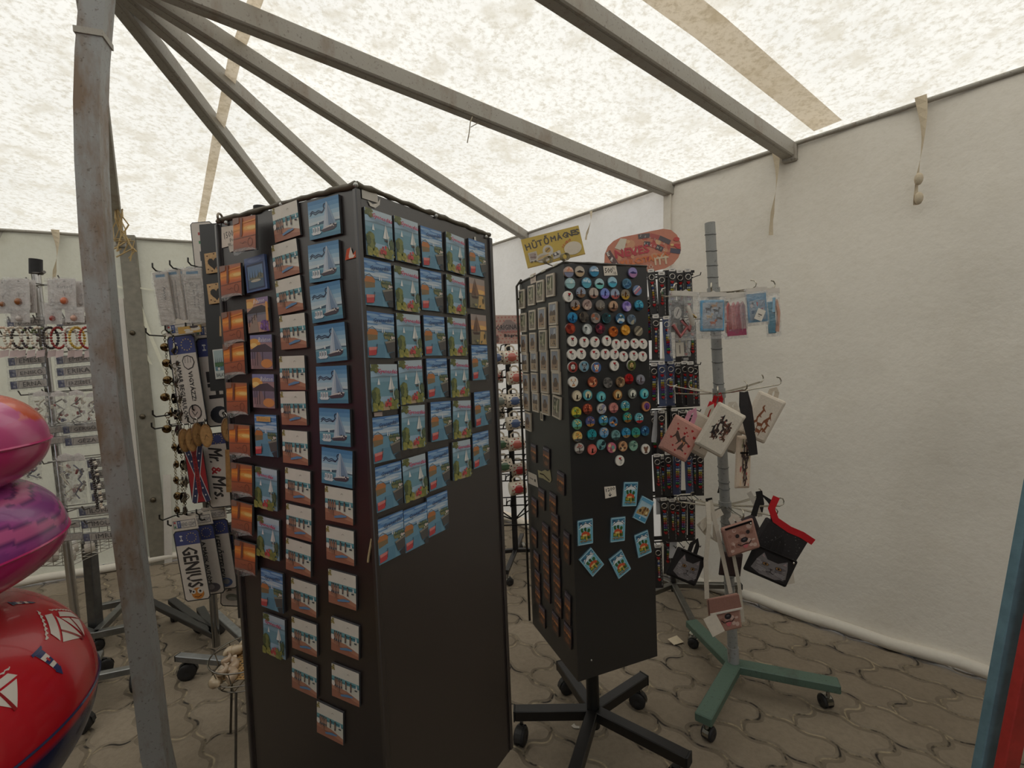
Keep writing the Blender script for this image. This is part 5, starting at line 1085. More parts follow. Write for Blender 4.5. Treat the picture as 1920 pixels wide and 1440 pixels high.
bagged(1335, 592, 54, 86, DS-.24, 'bagged blue edged pouch with small dogs, in front of the pole', c_blue, 1, 0, 'bagged_pouch')
bagged(1379, 593, 42, 84, DS-.10, 'clear bag of pink dog harness straps right of the pole', c_pink, -2, -6, 'bagged_harness')
bagged(1419, 575, 40, 70, DS-.14, 'bagged blue printed card pack with white tag', c_card, -3, -6, 'bagged_card')
bagged(1449, 586, 26, 90, DS+.02, 'clear bag with blue and flesh pink leash at right end', c_blue2, -2, -16, 'bagged_leash')
note_card(1425, 590, 15, 21, 24, DS-.17, 'small white price tag on the blue bagged card pack', 0, (226, 218, 206), lambda a: a.rect(.25, .45, .75, .56, (120, 112, 106)).rect(.3, .3, .6, .36, (150, 140, 132)))
bagged(1276, 651, 40, 34, DS-.12, 'small clear bag hanging lowest at the left of the upper hooks', lambda mb, w, h: mb.box((0, 0, 0), (w*.5, .004, h*.6), (120, 112, 106)), 2, 8, 'bagged_card')
note_card(1275, 655, 15, 26, -2, DS-.15, 'white barcode tag on the small bag below the pink leash', 0, (222, 212, 196), lambda a: a.rect(.4, .2, .55, .8, (140, 130, 120)))

# ---------------------------------------------------------------- strap key ring rack
DK_ = 2.62; kb = atz(1262, 1120, .08); kb = Vector((atD(1262, 800, DK_).x+.02, DK_+.12, 0))
rack = thing('key_ring_rack', kb, 'black wire rack full of name key ring straps, beside the black magnet column', 'rack')
mb = MB(); mb.cyl(Z(kb, .06), Z(kb, atD(1262, 520, DK_).z+.06), .016, (34, 32, 32), 'enamel', 12); mb.build('pole', rack)
for y in (519, 600, 684, 770, 845, 935, 1020):
    z = atD(1262, y, DK_).z; mb = MB(); x0, x1 = atD(1216, y, DK_).x, atD(1306, y-6, DK_).x
    for dz in (0, .016): mb.tube([(x0, DK_+.035, z+dz), (x1, DK_+.05, z+dz)], .004, (36, 34, 34), 'steel', 6)
    for k in range(7): x = x0+(x1-x0)*k/6; mb.tube([(x, DK_+.04, z), (x, DK_-.05, z-.004), (x, DK_-.06, z+.008)], .0025, (60, 58, 56), 'steel', 5)
    mb.build('hook_bar', rack)
    mb = MB(); mb.box(((x0+x1)/2, DK_+.03, z+.03), (x1-x0, .003, .014), (190, 188, 184) if y == 684 else (46, 44, 44)); mb.build('label_rail', rack)
star_base(rack, kb, .10, [(-150, .36), (-96, .42), (-8, .38), (60, .36), (130, .36)], .032, .03, (120, 118, 112), 'steel', True, .022)
def make_strap(col, beads, dark):
    mb = MB(); w, h = .044, .235; mb.prism([(-w/2, -h), (w/2, -h), (w/2, 0), (-w/2, 0)], 0, -.0016, col, 'print'); a = Art(mb, w, h, -.0016, 'print', 0, -h/2)
    for k in range(9): a.rect(.84, .06+k*.075, .9, .115+k*.075, (170, 166, 160))
    o = mb.build('key_ring_strap', local=True)
    r = MB(); r.torus((0, -.006, -.036), .014, .0022, (206, 202, 194), 'chrome', 18, 6); r.build('key_ring', o, local=True)
    b = MB(); g = random.Random(beads); z = -.066
    hp = [(x*.62, y) for x, y in [(.0, .0)]]
    def hb(z):
        pts = [(.0006*16*math.sin(t)**3, z+.0006*(13*math.cos(t)-5*math.cos(2*t)-2*math.cos(3*t)-math.cos(4*t))) for t in [k*math.tau/14 for k in range(14)]]
        b.prism(pts, -.002, -.009, (160, 34, 36), 'gloss')
    hb(z); z -= .016
    cols = [[(220, 216, 210), (60, 84, 150), (214, 210, 204), (206, 170, 60), (206, 140, 50), (196, 60, 50), (150, 80, 120), (214, 210, 204)], [(70, 90, 160), (220, 220, 214), (206, 186, 70), (196, 110, 50), (190, 50, 50), (120, 60, 120), (70, 84, 160), (80, 150, 90)], [(90, 110, 180), (210, 206, 200), (80, 150, 90), (206, 176, 60), (196, 96, 50), (180, 50, 60)]][beads]
    for c in cols:
        c = tuple(int(q*.72+g.uniform(0, 18)) for q in c)
        for s in ((-.0045, .0045) if dark else (0,)): b.box((s, -.006, z), (.0085 if dark else .011, .008, .0105), c, 'gloss', None, .002)
        z -= .0125
    hb(z-.004); b.build('bead_letters', o, local=True)
    t = MB(); t.prism([(-.016, -.008), (.016, -.008), (.018, 0), (.016, .010), (-.016, .010), (-.018, 0)], -.002, -.004, (226, 220, 212), 'print'); Art(t, .03, .014, -.004, 'print', 0, .001).rect(.22, .38, .78, .62, (90, 84, 84)); t.build('name_tag', o, local=True)
    return o
SP = {}
straps = [(1220, 508, 0, 'first from the left in the top row'), (1240, 513, 2, 'second from the left in the top row'), (1260, 506, 1, 'third from the left in the top row'), (1289, 507, 1, 'alone at the right end of the top row'),
          (1229, 594, 0, 'first in the second row'), (1249, 596, 3, 'blue one in the second row'), (1297, 604, 2, 'partly behind the bagged leash in the second row'),
          (1226, 684, 1, 'dark one at the left of the third row'), (1240, 681, 3, 'left blue one in the third row'), (1257, 680, 4, 'right blue one in the third row'), (1283, 680, 1, 'dark one right of the blue pair'), (1294, 681, 2, 'last on the right in the third row'),
          (1240, 772, 0, 'left one in the row beside the pink pouch'), (1264, 768, 1, 'directly behind the pink pouch'), (1294, 775, 2, 'behind the loop of the white pouch'),
          (1231, 854, 2, 'leftmost below the pink pouch'), (1252, 850, 1, 'second below the pink pouch'), (1270, 848, 4, 'third below the pink pouch, blue edged'), (1290, 846, 3, 'fourth below the pink pouch, brightest beads'), (1312, 850, 1, 'nearest the pole below the pink pouch'),
          (1244, 936, 1, 'left one in the row above the left cat pouch'), (1260, 938, 2, 'middle one above the left cat pouch'), (1281, 934, 1, 'right one above the left cat pouch'),
          (1233, 1024, 0, 'lowest of all, left of the left cat pouch')]
for i, (x, y, k, lb) in enumerate(straps):
    if k not in SP: SP[k] = make_strap([(34, 31, 32), (30, 28, 29), (40, 36, 36), (60, 72, 108), (52, 60, 92)][k], [0, 1, 2, 1, 1][k], k in (1, 3, 4)); o = SP[k]
    else: o = dup(SP[k])
    tag(o, f'{"blue" if k in (3, 4) else "black"} beaded key ring strap, {lb}', 'key ring', 'beaded key ring straps'); place(o, atD(x, y, DK_-.05-(i % 3)*.012), (0, -1, 0), -4 if x < 1225 else (i*37 % 5)-2)
extra = [(1274, 509, 'top row, behind, left of the last one'), (1213, 560, 'peeking out at the column edge between the first rows'), (1272, 600, 'second row, behind the bagged leash'), (1285, 602, 'second row, behind the bagged pouch edge'), (1215, 690, 'third row, at the column edge'), (1270, 684, 'third row, behind the right blue one'), (1302, 684, 'third row, farthest right at the back'), (1226, 776, 'fourth row, at the column edge'), (1280, 772, 'fourth row, behind the white pouch loop'), (1305, 774, 'fourth row, farthest right at the back'), (1242, 858, 'fifth row, behind the leftmost pair'), (1301, 852, 'fifth row, behind the brightest one'), (1270, 940, 'sixth row, behind the middle pair'), (1296, 938, 'sixth row, farthest right'), (1252, 1000, 'lowest row, behind the cat pouch ear')]
for i, (x, y, lb) in enumerate(extra):
    o = dup(SP[i % 3]); tag(o, f'dark key ring strap, {lb}', 'key ring', 'beaded key ring straps'); place(o, atD(x, y, DK_+.02+(i % 2)*.012), (0, -1, 0), (i*31 % 5)-2)
for x, y, w, h, r, lb in ((1236, 948, 12, 34, 0, 'white blank card showing between straps at the edge of the black column'), (1229, 800, 10, 60, 8, 'slim white card standing beside the pink pouch'), (1262, 1030, 14, 34, 4, 'white blank card behind the lowest strap'), (1247, 978, 5, 40, 0, 'thin white card edge above the lowest strap')):
    note_card(x, y, w, h, r, DK_-.02, lb, 0, (206, 206, 208))
mb = MB(); p = atz(1268, 1202, .01); mb.prism([(-.03, -.02), (.03, -.02), (.028, .03), (-.034, .024)], .001, 0, (214, 198, 170), 'matte'); o = place(tag(mb.build('fallen_tag', local=True), 'cream paper tag lying on the pavers beside the black column', 'tag'), Z(p, .012)); o.rotation_euler = (R(-80), 0, R(20))

mb = MB(); p = Z(atz(1080, 1362, .003), 0); mb.prism([(-.018, -.006), (-.004, -.012), (.016, -.004), (.012, .006), (-.002, .002), (-.012, .01)], .001, 0, (214, 206, 196), 'matte'); o = place(tag(mb.build('paper_scrap', local=True), 'tiny white paper scrap on the pavers beside the star base', 'paper'), Z(p, .004)); o.rotation_euler = (R(-88), 0, R(-30))
# ---------------------------------------------------------------- mug rack in the gap between the columns
DM = 3.35; mbase = Vector((atD(966, 1015, DM).x, DM, 0))
mrack = thing('mug_rack', mbase, 'black wire mug rack standing between the two magnet columns', 'rack')
ztop = atD(955, 660, DM).z
mb = MB(); mb.box((mbase.x, DM, (ztop+.1)/2+.05), (.04, .04, ztop-.02), (36, 34, 34), 'enamel', None, .004); mb.build('pole', mrack)
star_base(mrack, mbase, .10, [(-172, .34), (-100, .36), (-4, .34), (80, .3)], .03, .026, (34, 32, 32), 'enamel', True, .025)
for y in (662, 707, 740, 770, 800, 835, 858, 895, 940):
    z = atD(955, y, DM).z; mb = MB(); X = mbase.x
    mb.tube([(X-.20, DM-.10, z), (X+.14, DM-.10, z), (X+.14, DM+.10, z), (X-.20, DM+.10, z)], .0045, (40, 38, 38), 'steel', 6, True)
    for xx in (-.14, -.05, .08): mb.tube([(X+xx, DM, z+.02), (X+xx, DM-.14, z+.01), (X+xx+.01, DM-.17, z+.05), (X+xx+.03, DM-.165, z+.055)], .004, (40, 38, 38), 'steel', 5); mb.tube([(X+xx+.03, DM, z), (X+xx+.03, DM-.13, z), (X+xx+.045, DM-.165, z+.05)], .004, (40, 38, 38), 'steel', 5)
    mb.build('wire_tier', mrack)
mb = MB()
for xx in (-.20, .14): mb.tube([(mbase.x+xx, DM-.10, atD(955, 1000, DM).z+.15), (mbase.x+xx, DM-.10, ztop+.02)], .005, (40, 38, 38), 'steel', 6)
z = atD(955, 945, DM).z
for a, b in (((-.2, -.1), (.0, .0)), ((.14, -.1), (.0, .0)), ((-.2, .1), (0, 0)), ((.14, .1), (0, 0))): mb.tube([(mbase.x+a[0], DM+a[1], z), (mbase.x+b[0], DM+b[1], z-.12)], .005, (40, 38, 38), 'steel', 6)
mb.tube([(mbase.x-.2, DM-.1, z-.12), (mbase.x+.14, DM-.1, z-.12)], .005, (40, 38, 38), 'steel', 6); mb.build('wire_frame', mrack)
def make_mug(c):
    mb = MB(); prof = [(.034, -.045), (.038, -.043), (.0385, .045), (.0365, .046), (.0355, -.038), (.001, -.040)]
    mb.lathe(prof, (0, 0, 0), (216, 204, 186), 'gloss', 20, 'X'); mb.lathe([(.001, -.0452), (.034, -.045)], (0, 0, 0), (206, 194, 176), 'gloss', 20, 'X')
    g = random.Random(sum(c))
    r = .0391; vs = []; fs = []; K = 14
    for i in range(K+1):
        e = -1+2*i/K; t = .66*e; x = .026*math.sqrt(max(0, 1-e*e))*(1+.18*math.sin(9*e)); vs += [(-x, -r*math.cos(t), r*math.sin(t)), (x, -r*math.cos(t), r*math.sin(t))]
        if i: fs.append((i*2-2, i*2-1, i*2+1, i*2))
    mb.add(vs, fs, c, 'gloss')
    for q in range(10):
        t, x = .95*math.sin(q*math.tau/10), .036*math.cos(q*math.tau/10)
        mb.add([(x+.005*math.cos(s*math.tau/6), -.0392*math.cos(t+.12*math.sin(s*math.tau/6)), .0392*math.sin(t+.12*math.sin(s*math.tau/6))) for s in range(6)], [tuple(range(6))], (46, 40, 42) if c[0] < 150 else (150, 50, 50), 'gloss')
    o = mb.build('mug', local=True)
    h = MB(); h.tube([(-.022, 0, .037), (-.024, 0, .056), (-.008, 0, .066), (.010, 0, .064), (.022, 0, .054), (.024, 0, .037)], .005, (214, 202, 184), 'gloss', 8); h.build('handle', o, local=True); return o
MG = {}
BL, RD, GN, GY, SA_ = (88, 104, 140), (176, 56, 58), (76, 104, 78), (120, 126, 118), (190, 104, 92)
for x, y, c, lb in ((929, 671, BL, 'blue spotted mug at the upper left of the rack'), (957, 670, SA_, 'red spotted mug in the top row of the rack'), (927, 707, SA_, 'pale red mug half hidden in the second row'), (966, 708, SA_, 'brownish red mug right in the second row'), (935, 752, GY, 'grey wrapped mug left in the third row'), (963, 751, BL, 'blue spotted mug right in the third row'), (930, 775, GY, 'greyish mug peeking behind the fourth row'), (964, 793, BL, 'blue spotted mug in the fourth row'), (938, 832, GN, 'green spotted mug in the fifth row'), (967, 832, SA_, 'salmon red mug in the fifth row'), (944, 873, GN, 'dark green spotted mug in the sixth row'), (972, 880, RD, 'dark red mug behind the sixth row'), (970, 915, RD, 'red spotted mug hanging lowest on the rack')):
    if c not in MG: MG[c] = make_mug(c); o = MG[c]
    else: o = dup(MG[c])
    back = lb.find('behind') > 0 or lb.find('hidden') > 0
    place(tag(o, lb, 'mug', 'mugs on the wire rack'), atD(x, y, DM+(.0 if back else -.16)), (.25, -.97, 0), -3, 1.22)
sg, c = px_outline([(921, 591), (976, 591), (976, 645), (922, 645)], DM-.06)
mb = MB(); mb.prism(sg, .004, 0, (206, 168, 152), 'print'); w_, h_ = sg[1][0]-sg[0][0], sg[1][1]-sg[2][1]; a = Art(mb, w_*.98, h_*.98, 0)
for i in range(8):
    for k in range(8): a.ell(.06+.125*i+(.06 if k % 2 else 0), .06+.125*k, .03, .03, (196, 120, 110), 8)
a.poly([(.2, .5), (.5, .84), (.66, .84), (.98, .6), (.98, .45), (.3, .42)], (150, 128, 122)).text('ORIGINAL', .56, .58, .8, .17, (56, 46, 46), 0, 0, .008).text('CLASSIC', .62, .42, .62, .1, (206, 120, 112), 0, 0, .006).text('Bögre', .66, .27, .46, .13, (60, 48, 48), 0, 0, .012)
for k in range(5): a.line([(.02, .08+.05*k), (.24, .08+.05*k)], .03, (96, 70, 70))
place(tag(mb.build('mug_sign', local=True), 'pink spotted sign reading ORIGINAL CLASSIC Bögre on top of the mug rack', 'sign'), c)
# ---------------------------------------------------------------- black column behind, with heart magnets
DT = 1.96
tl = atD(374, 430, DT); wT = .34
TA, TB, TC = (tl.x, DT), (tl.x+wT*.985, DT-.05), (tl.x+wT*.985+.05, DT-.05+wT)
ztT = atD(380, 421, DT).z; zbT = atD(402, 733, DT).z
btow, tctr = tower(TA, TB, TC, ztT, zbT, 'panel_black', 'short black square column behind the brown one, with wooden heart magnets')
HF = face(TA, TB)
lo = atD(433, 1172, DT+.06); mb = MB(); mb.box((lo.x+.13, DT+.14, (lo.z+zbT)/2), (.26, .05, zbT-lo.z), (22, 22, 22), 'panel_black'); mb.build('lower_board', btow)
mb = MB(); mb.cyl((lo.x+.13, DT+.14, .08), (lo.x+.13, DT+.14, lo.z+.02), .022, (60, 60, 60), 'steel', 12); mb.build('pole', btow)
cp = atD(489, 390, DT+.1); mb = MB(); mb.cyl((cp.x, cp.y, ztT-.02), (cp.x, cp.y, cp.z+.005), .03, (40, 40, 40), 'rubber', 14); mb.build('pole_cap', btow)
hubT = Vector((lo.x+.13, DT+.14, 0))
for k, (x, y) in enumerate(((334, 1232), (404, 1150))):
    e = atz(x, y, .11); c0 = Z(hubT, .11); mb = MB(); d = (e-c0).normalized(); mb.bar(c0, e, .036, .03, (150, 152, 154), 'steel', bev=.003); mb.bar(e-d*.001, e+d*.004, .034, .028, (26, 26, 26), 'rubber'); leg = mb.build('leg', btow); caster(leg, e-d*.03-Vector((0, 0, .015)), .4+k, .04)
for a in (-60, 12, 80):
    c0 = Z(hubT, .11); d = Vector((math.cos(R(a)), math.sin(R(a)), 0)); mb = MB(); mb.bar(c0, c0+d*.3, .036, .03, (150, 152, 154), 'steel', bev=.003); leg = mb.build('leg', btow); caster(leg, c0+d*.27-Vector((0, 0, .015)), .4, .04)
def m_heart():
    mb, a = slab(.079, .082, .006, (180, 140, 92), 'wood'); a.rect(0, 0, 1, 1, (208, 170, 122)).heart(.5, .48, .36, (52, 48, 46), .95)
    for x, y in ((.16, .86), (.55, .93), (.86, .84), (.9, .6), (.15, .2), (.84, .3), (.72, .12), (.36, .1)): a.heart(x, y, .05, (84, 54, 38))
    a.rect(.62, .17, .95, .27, (130, 70, 44)); return mb.build('heart_magnet', local=True)
hm = m_heart()
for i, (x, y, r, lb) in enumerate(((403, 493, -3, 'wooden heart cut-out magnet, upper on the black column behind'), (408, 550, -4, 'wooden heart cut-out magnet, second on the black column behind'), (430, 612, 4, 'wooden magnet with tiny hearts, mostly hidden by the brown column'))):
    o = hm if i == 0 else dup(hm); stick(tag(o, lb, 'magnet', 'wooden heart magnets'), HF, x, y, r)
mb, a = slab(.074, .122, .005, (220, 218, 210)); a.rect(.04, .03, .96, .97, (186, 206, 204)).rect(.06, .5, .94, .96, (170, 190, 190)).rect(.06, .28, .94, .5, (96, 136, 150)).rect(.06, .42, .94, .56, (70, 110, 70)).blobs(10, .1, .4, .9, .54, .06, [(60, 96, 60), (84, 120, 76)], 2)
for x in (.14, .26, .38, .5, .64): a.poly([(x-.02, .54), (x+.02, .54), (x, .74)], (60, 66, 70))
a.rect(.06, .04, .94, .26, (206, 214, 208)).text('BALATON', .5, .13, .8, .12, (40, 52, 56), 0, 0, .006).ell(.3, .34, .08, .05, (230, 230, 226)); stick(tag(mb.build('lake_magnet', local=True), 'pale lake magnet reading BALATON on the black column behind', 'magnet'), HF, 418, 682, -3)
mb, a = slab(.075, .19, .004, (176, 132, 80), 'wood'); a.rect(.3, .1, .5, .9, (214, 170, 116)); place(tag(mb.build('wooden_plaque', local=True), 'wooden plaque half hidden at the left edge of the brown column', 'plaque'), Vector((atD(437, 884, DT+.1).x, DT+.112, atD(437, 884, DT+.1).z)), (0, -1, 0), 2)
# ---------------------------------------------------------------- licence plate rack
DP = 2.12; MPp = DP/FPX
pb = atD(392, 800, 2.42); pb = Vector((pb.x, 2.36, 0))
prk = thing('plate_rack', pb, 'wire rack of hanging novelty number plates left of the black column', 'rack')
mb = MB(); mb.cyl(Z(pb, .06), Z(pb, atD(392, 500, 2.36).z), .018, (150, 150, 150), 'chrome', 12); mb.build('pole', prk)
for k, (x, y) in enumerate(((268, 1122), (322, 1126), (376, 1142), (300, 1190))):
    if k == 3: continue
    e = atz(x, y, .12); c0 = Z(pb, .12); d = (e-c0).normalized(); mb = MB(); mb.bar(c0, e, .04, .03, (40, 39, 39), 'enamel', bev=.003); leg = mb.build('leg', prk); caster(leg, e-d*.03-Vector((0, 0, .015)), 1.2+k, .034, True)
for y, x0, x1 in ((505, 318, 420), (622, 306, 420), (770, 318, 432), (792, 316, 420), (958, 330, 436), (968, 345, 436)):
    p0, p1 = atD(x0, y+8, DP+.03), atD(x1, y-8, DP+.07); mb = MB(); mb.tube([p0, p1], .004, (170, 168, 162), 'chrome', 6); mb.tube([p0+Vector((0, 0, .008)), p1+Vector((0, 0, .012))], .003, (170, 168, 162), 'chrome', 6)
    mb.tube([p1, Vector((pb.x, pb.y, p1.z))], .004, (150, 148, 144), 'chrome', 6)
    for t in (.0, .3, .62): q = p0.lerp(p1, t); mb.tube([q, q+Vector((-.01, -.07, 0)), q+Vector((-.012, -.085, .012)), q+Vector((-.012, -.084, .03))], .0035, (70, 68, 66), 'steel', 5)
    mb.build('wire_arm', prk)
def plate(px, py, wp, hp, roll, D, label, art, header=True, group='novelty number plates', top=None):
    m = D/FPX; w, h = wp*m, hp*m; mb = MB(); c = .1*w
    rr = [(-w/2+c, -h/2), (w/2-c, -h/2), (w/2, -h/2+c), (w/2, h/2-c), (w/2-c, h/2), (-w/2+c, h/2), (-w/2, h/2-c), (-w/2, -h/2+c)]
    mb.prism(rr, .002, 0, (36, 36, 40), 'print'); a = Art(mb, w*.92, h*.97, 0, 'print'); a.poly([(.08, 0), (.92, 0), (1, .03), (1, .97), (.92, 1), (.08, 1), (0, .97), (0, .03)], (224, 214, 204)); art(a, w, h)
    o = tag(mb.build('number_plate', local=True), label, 'number plate', group)
    if header:
        b = MB(); b.prism([(-w*.5, h*.5), (w*.5, h*.5), (w*.46, h*.5+w*.52), (w*.2, h*.5+w*.5), (0, h*.5+w*.6), (-w*.2, h*.5+w*.5), (-w*.46, h*.5+w*.54)], .001, -.001, (216, 206, 194), 'matte')
        q = Art(b, w*.86, w*.3, -.001, 'print', 0, h*.5+w*.24); q.rect(0, 0, 1, 1, (60, 60, 72)).rect(.02, .06, .98, .94, (220, 212, 204)).rect(.02, .06, .14, .94, (190, 190, 190)).rect(.04, .66, .12, .88, (190, 60, 56)).rect(.04, .12, .12, .34, (60, 120, 80)).rect(.18, .06, .34, .94, (66, 84, 140)).text('T', .26, .5, .08, .6, (230, 230, 230)).text('REND-SZÁM', .66, .5, .6, .6, (52, 56, 80))
        b.build('bag_header', o, local=True)
    return place(o, atD(px, py, D), (0, -1, 0), roll)
def blue_band(a, y0=.80):
    a.poly([(0, y0), (1, y0), (1, .97), (.92, 1), (.08, 1), (0, .97)], (62, 70, 128)).text('H', .24, (y0+1)/2, .22, .035, (226, 224, 226), -90, 0, .02)
    for k in range(12): a.ell(.68+.2*math.cos(k*math.tau/12), (y0+1)/2+.065*math.sin(k*math.tau/12), .022, .0075, (220, 190, 110), 6)
def vtext(a, t, x, y, ln, wd, col=(44, 40, 42), bold=.012, shear=0.):
    """text reading downwards: ln along the plate (of its height), wd across (of its width)"""
    vs, fs = glyphs(t); out = []; yy = a.lift()
    for i, j in vs: out.append((a.ox+(x-.5)*a.w+j*wd*a.w, yy, a.oz+(y-.5)*a.h-(i*ln+shear*j*wd*a.w/a.h)*a.h))
    a.b.add(out, fs, col, a.mat)
    for dx, dz in ((bold, 0), (0, bold)):
        yy = a.lift(); a.b.add([(p+dx*a.w, yy, q+dz*a.w) for p, _, q in out], fs, col, a.mat)
def p_fist(a, w, h):
    blue_band(a); vtext(a, 'HAMAR BEGURULOK', .25, .38, .66, .17, bold=.01); vtext(a, 'VIGYÁZZ!', .68, .42, .34, .2, bold=.01)
    f = [(.42, .72), (.5, .77), (.66, .78), (.85, .75), (.9, .69), (.8, .63), (.6, .61), (.46, .65)]; a.poly(f, (50, 46, 48)).poly([(.65+(x-.65)*.86, .695+(y-.695)*.86) for x, y in f], (222, 210, 202))
    for x in (.55, .66, .77): a.line([(x, .76), (x-.02, .69)], .018, (50, 46, 48))
    a.ell(.62, .12, .26, .09, (60, 54, 54)).ell(.62, .12, .22, .075, (206, 186, 178)).line([(.5, .14), (.6, .08), (.72, .12)], .03, (60, 54, 54))
def p_eye(a, w, h):
    blue_band(a); vtext(a, 'EH', .5, .46, .3, .62, bold=.05); a.ell(.5, .12, .36, .1, (36, 38, 48)).ell(.62, .13, .15, .045, (224, 218, 210)).ell(.64, .13, .06, .02, (40, 40, 44))
def p_mrs(a, w, h): blue_band(a, .86); vtext(a, 'Mr.', .5, .70, .2, .56, bold=.03, shear=.2); vtext(a, '&', .45, .5, .1, .4, (176, 36, 44), .02); vtext(a, 'Mrs.', .5, .25, .32, .56, bold=.03, shear=.2)
def p_red(a, w, h):
    a.rect(0, 0, 1, 1, (164, 34, 40))
    for p, q in (((.1, 1), (.9, 0)), ((.9, 1), (.1, 0))): a.line([p, q], .34, (216, 208, 206)); a.line([p, q], .26, (44, 48, 84))
    for t in (.12, .25, .38, .62, .75, .88):
        for x in (.1+.8*t, .9-.8*t): a.ell(x, t, .05, .016, (216, 212, 210), 6)
    a.rect(.38, .06, .62, .94, (150, 34, 40)); vtext(a, 'BELÉPNI TILOS', .5, .5, .8, .12, (84, 22, 30), .004)
def p_genius(a, w, h): blue_band(a); vtext(a, 'GENIUS', .5, .47, .58, .62, bold=.03); a.ell(.55, .09, .26, .085, (206, 126, 42)).ell(.66, .12, .12, .04, (226, 220, 212)).ell(.66, .12, .05, .018, (40, 36, 36)).ell(.38, .12, .1, .034, (226, 220, 212)).ell(.38, .12, .04, .015, (40, 36, 36)).line([(.4, .05), (.55, .035), (.7, .06)], .03, (90, 40, 30)).poly([(.2, .17), (.34, .14), (.24, .1)], (60, 50, 50))
def p_auto(a, w, h): blue_band(a); vtext(a, 'A MÁSIK AUTÓM', .5, .46, .62, .2, bold=.012); a.ell(.55, .09, .34, .07, (90, 84, 92)).ell(.5, .1, .14, .04, (150, 140, 140))
def p_over(a, w, h): blue_band(a); vtext(a, 'LEELŐZTELEK!', .5, .47, .6, .34, bold=.012, shear=.25); a.ell(.5, .09, .36, .07, (84, 104, 150)).ell(.6, .1, .14, .04, (150, 150, 150))
def p_plain(a, w, h): blue_band(a); vtext(a, 'MINDENKI HASSA', .35, .48, .56, .24, bold=.01); a.ell(.5, .12, .3, .05, (110, 112, 104)).ell(.5, .1, .2, .03, (150, 150, 140))
plate(351, 712, 52, 168, -5, DP-.02, 'white number plate with a clenched fist, reading HAMAR BEGURULOK', p_fist)
plate(404, 716, 54, 168, -4, DP+.02, 'number plate with a black owl eye, right of the fist plate', p_eye)
plate(408, 882, 48, 142, -4, DP+.0, 'number plate reading Mr. & Mrs. in black script', p_mrs, False)
plate(370, 890, 36, 108, -5, DP-.03, 'red plate with a dark star cross, left of the script plate', p_red, False)
plate(360, 1060, 50, 138, -6, DP-.06, 'number plate reading GENIUS with an orange smiley', p_genius)
plate(388, 1050, 48, 136, -6, DP+.0, 'number plate reading A MÁSIK AUTÓM behind the GENIUS plate', p_auto)
plate(413, 1040, 48, 136, -5, DP+.04, 'number plate reading LEELŐZTELEK! with slanted letters', p_over)
plate(437, 1070, 46, 140, 5, DP+.07, 'number plate at the edge of the brown column, partly hidden', p_plain)
plate(381, 462, 40, 90, -2, DP+.18, 'upright number plate peeking out left of the black column top', lambda a, w, h: a.rect(.3, .74, .7, .8, (176, 70, 66)).rect(.3, .56, .7, .62, (60, 130, 80)).text('H', .5, .3, .4, .2, (60, 60, 64)), False)
def card_pack(px, py, wp, hp, roll, D, label, art):
    m = D/FPX; w, h = wp*m, hp*m; mb = MB(); mb.box((0, 0, 0), (w, .014, h), (210, 200, 192), 'matte', None, .003); a = Art(mb, w, h, -.007, 'print'); a.rect(.06, .86, .94, .98, (224, 218, 212)).rect(.2, .9, .8, .95, (96, 150, 190)); art(a)
    o = tag(mb.build('card_pack', local=True), label, 'card', 'white card packs on the plate rack')
    b = MB(); n = 6; b.add([((i/n-.5)*w*1.08, -.012+.004*math.sin(i*2+k), (k/n-.5)*h*1.04) for i in range(n+1) for k in range(n+1)], [(i*(n+1)+k, i*(n+1)+k+1, (i+1)*(n+1)+k+1, (i+1)*(n+1)+k) for i in range(n) for k in range(n)], (255, 255, 255), 'clear', True); b.build('clear_sleeve', o, local=True)
    return place(o, atD(px, py, D), (.15, -.99, 0), roll)
card_pack(309, 560, 26, 98, -5, DP-.02, 'leftmost white sleeved card pack on the plate rack', lambda a: vtext(a, 'Anyu', .6, .6, .25, .22, (90, 84, 84), .01))
card_pack(332, 556, 22, 100, -4, DP+.0, 'thin stack of sleeved cards with dark edges, second from the left', lambda a: [a.line([(x, .05), (x+.04, .8)], .04, (60, 56, 56)) for x in (.3, .55)])
card_pack(345, 556, 18, 102, -4, DP+.02, 'thin stack of sleeved cards with dark edges, third from the left', lambda a: [a.line([(x, .05), (x+.04, .8)], .05, (60, 56, 56)) for x in (.25, .6)])
card_pack(367, 555, 34, 100, -3, DP-.01, 'front white sleeved card with grey verse, beside the black column', lambda a: [a.rect(.08, .04, .92, .82, (196, 186, 174)), a.rect(.14, .07, .86, .79, (216, 206, 196)), vtext(a, 'Az idő sosem', .66, .46, .5, .1, (110, 104, 104), .004), vtext(a, 'áll meg', .46, .46, .32, .1, (110, 104, 104), .004), a.ell(.4, .72, .12, .04, (176, 166, 156))])
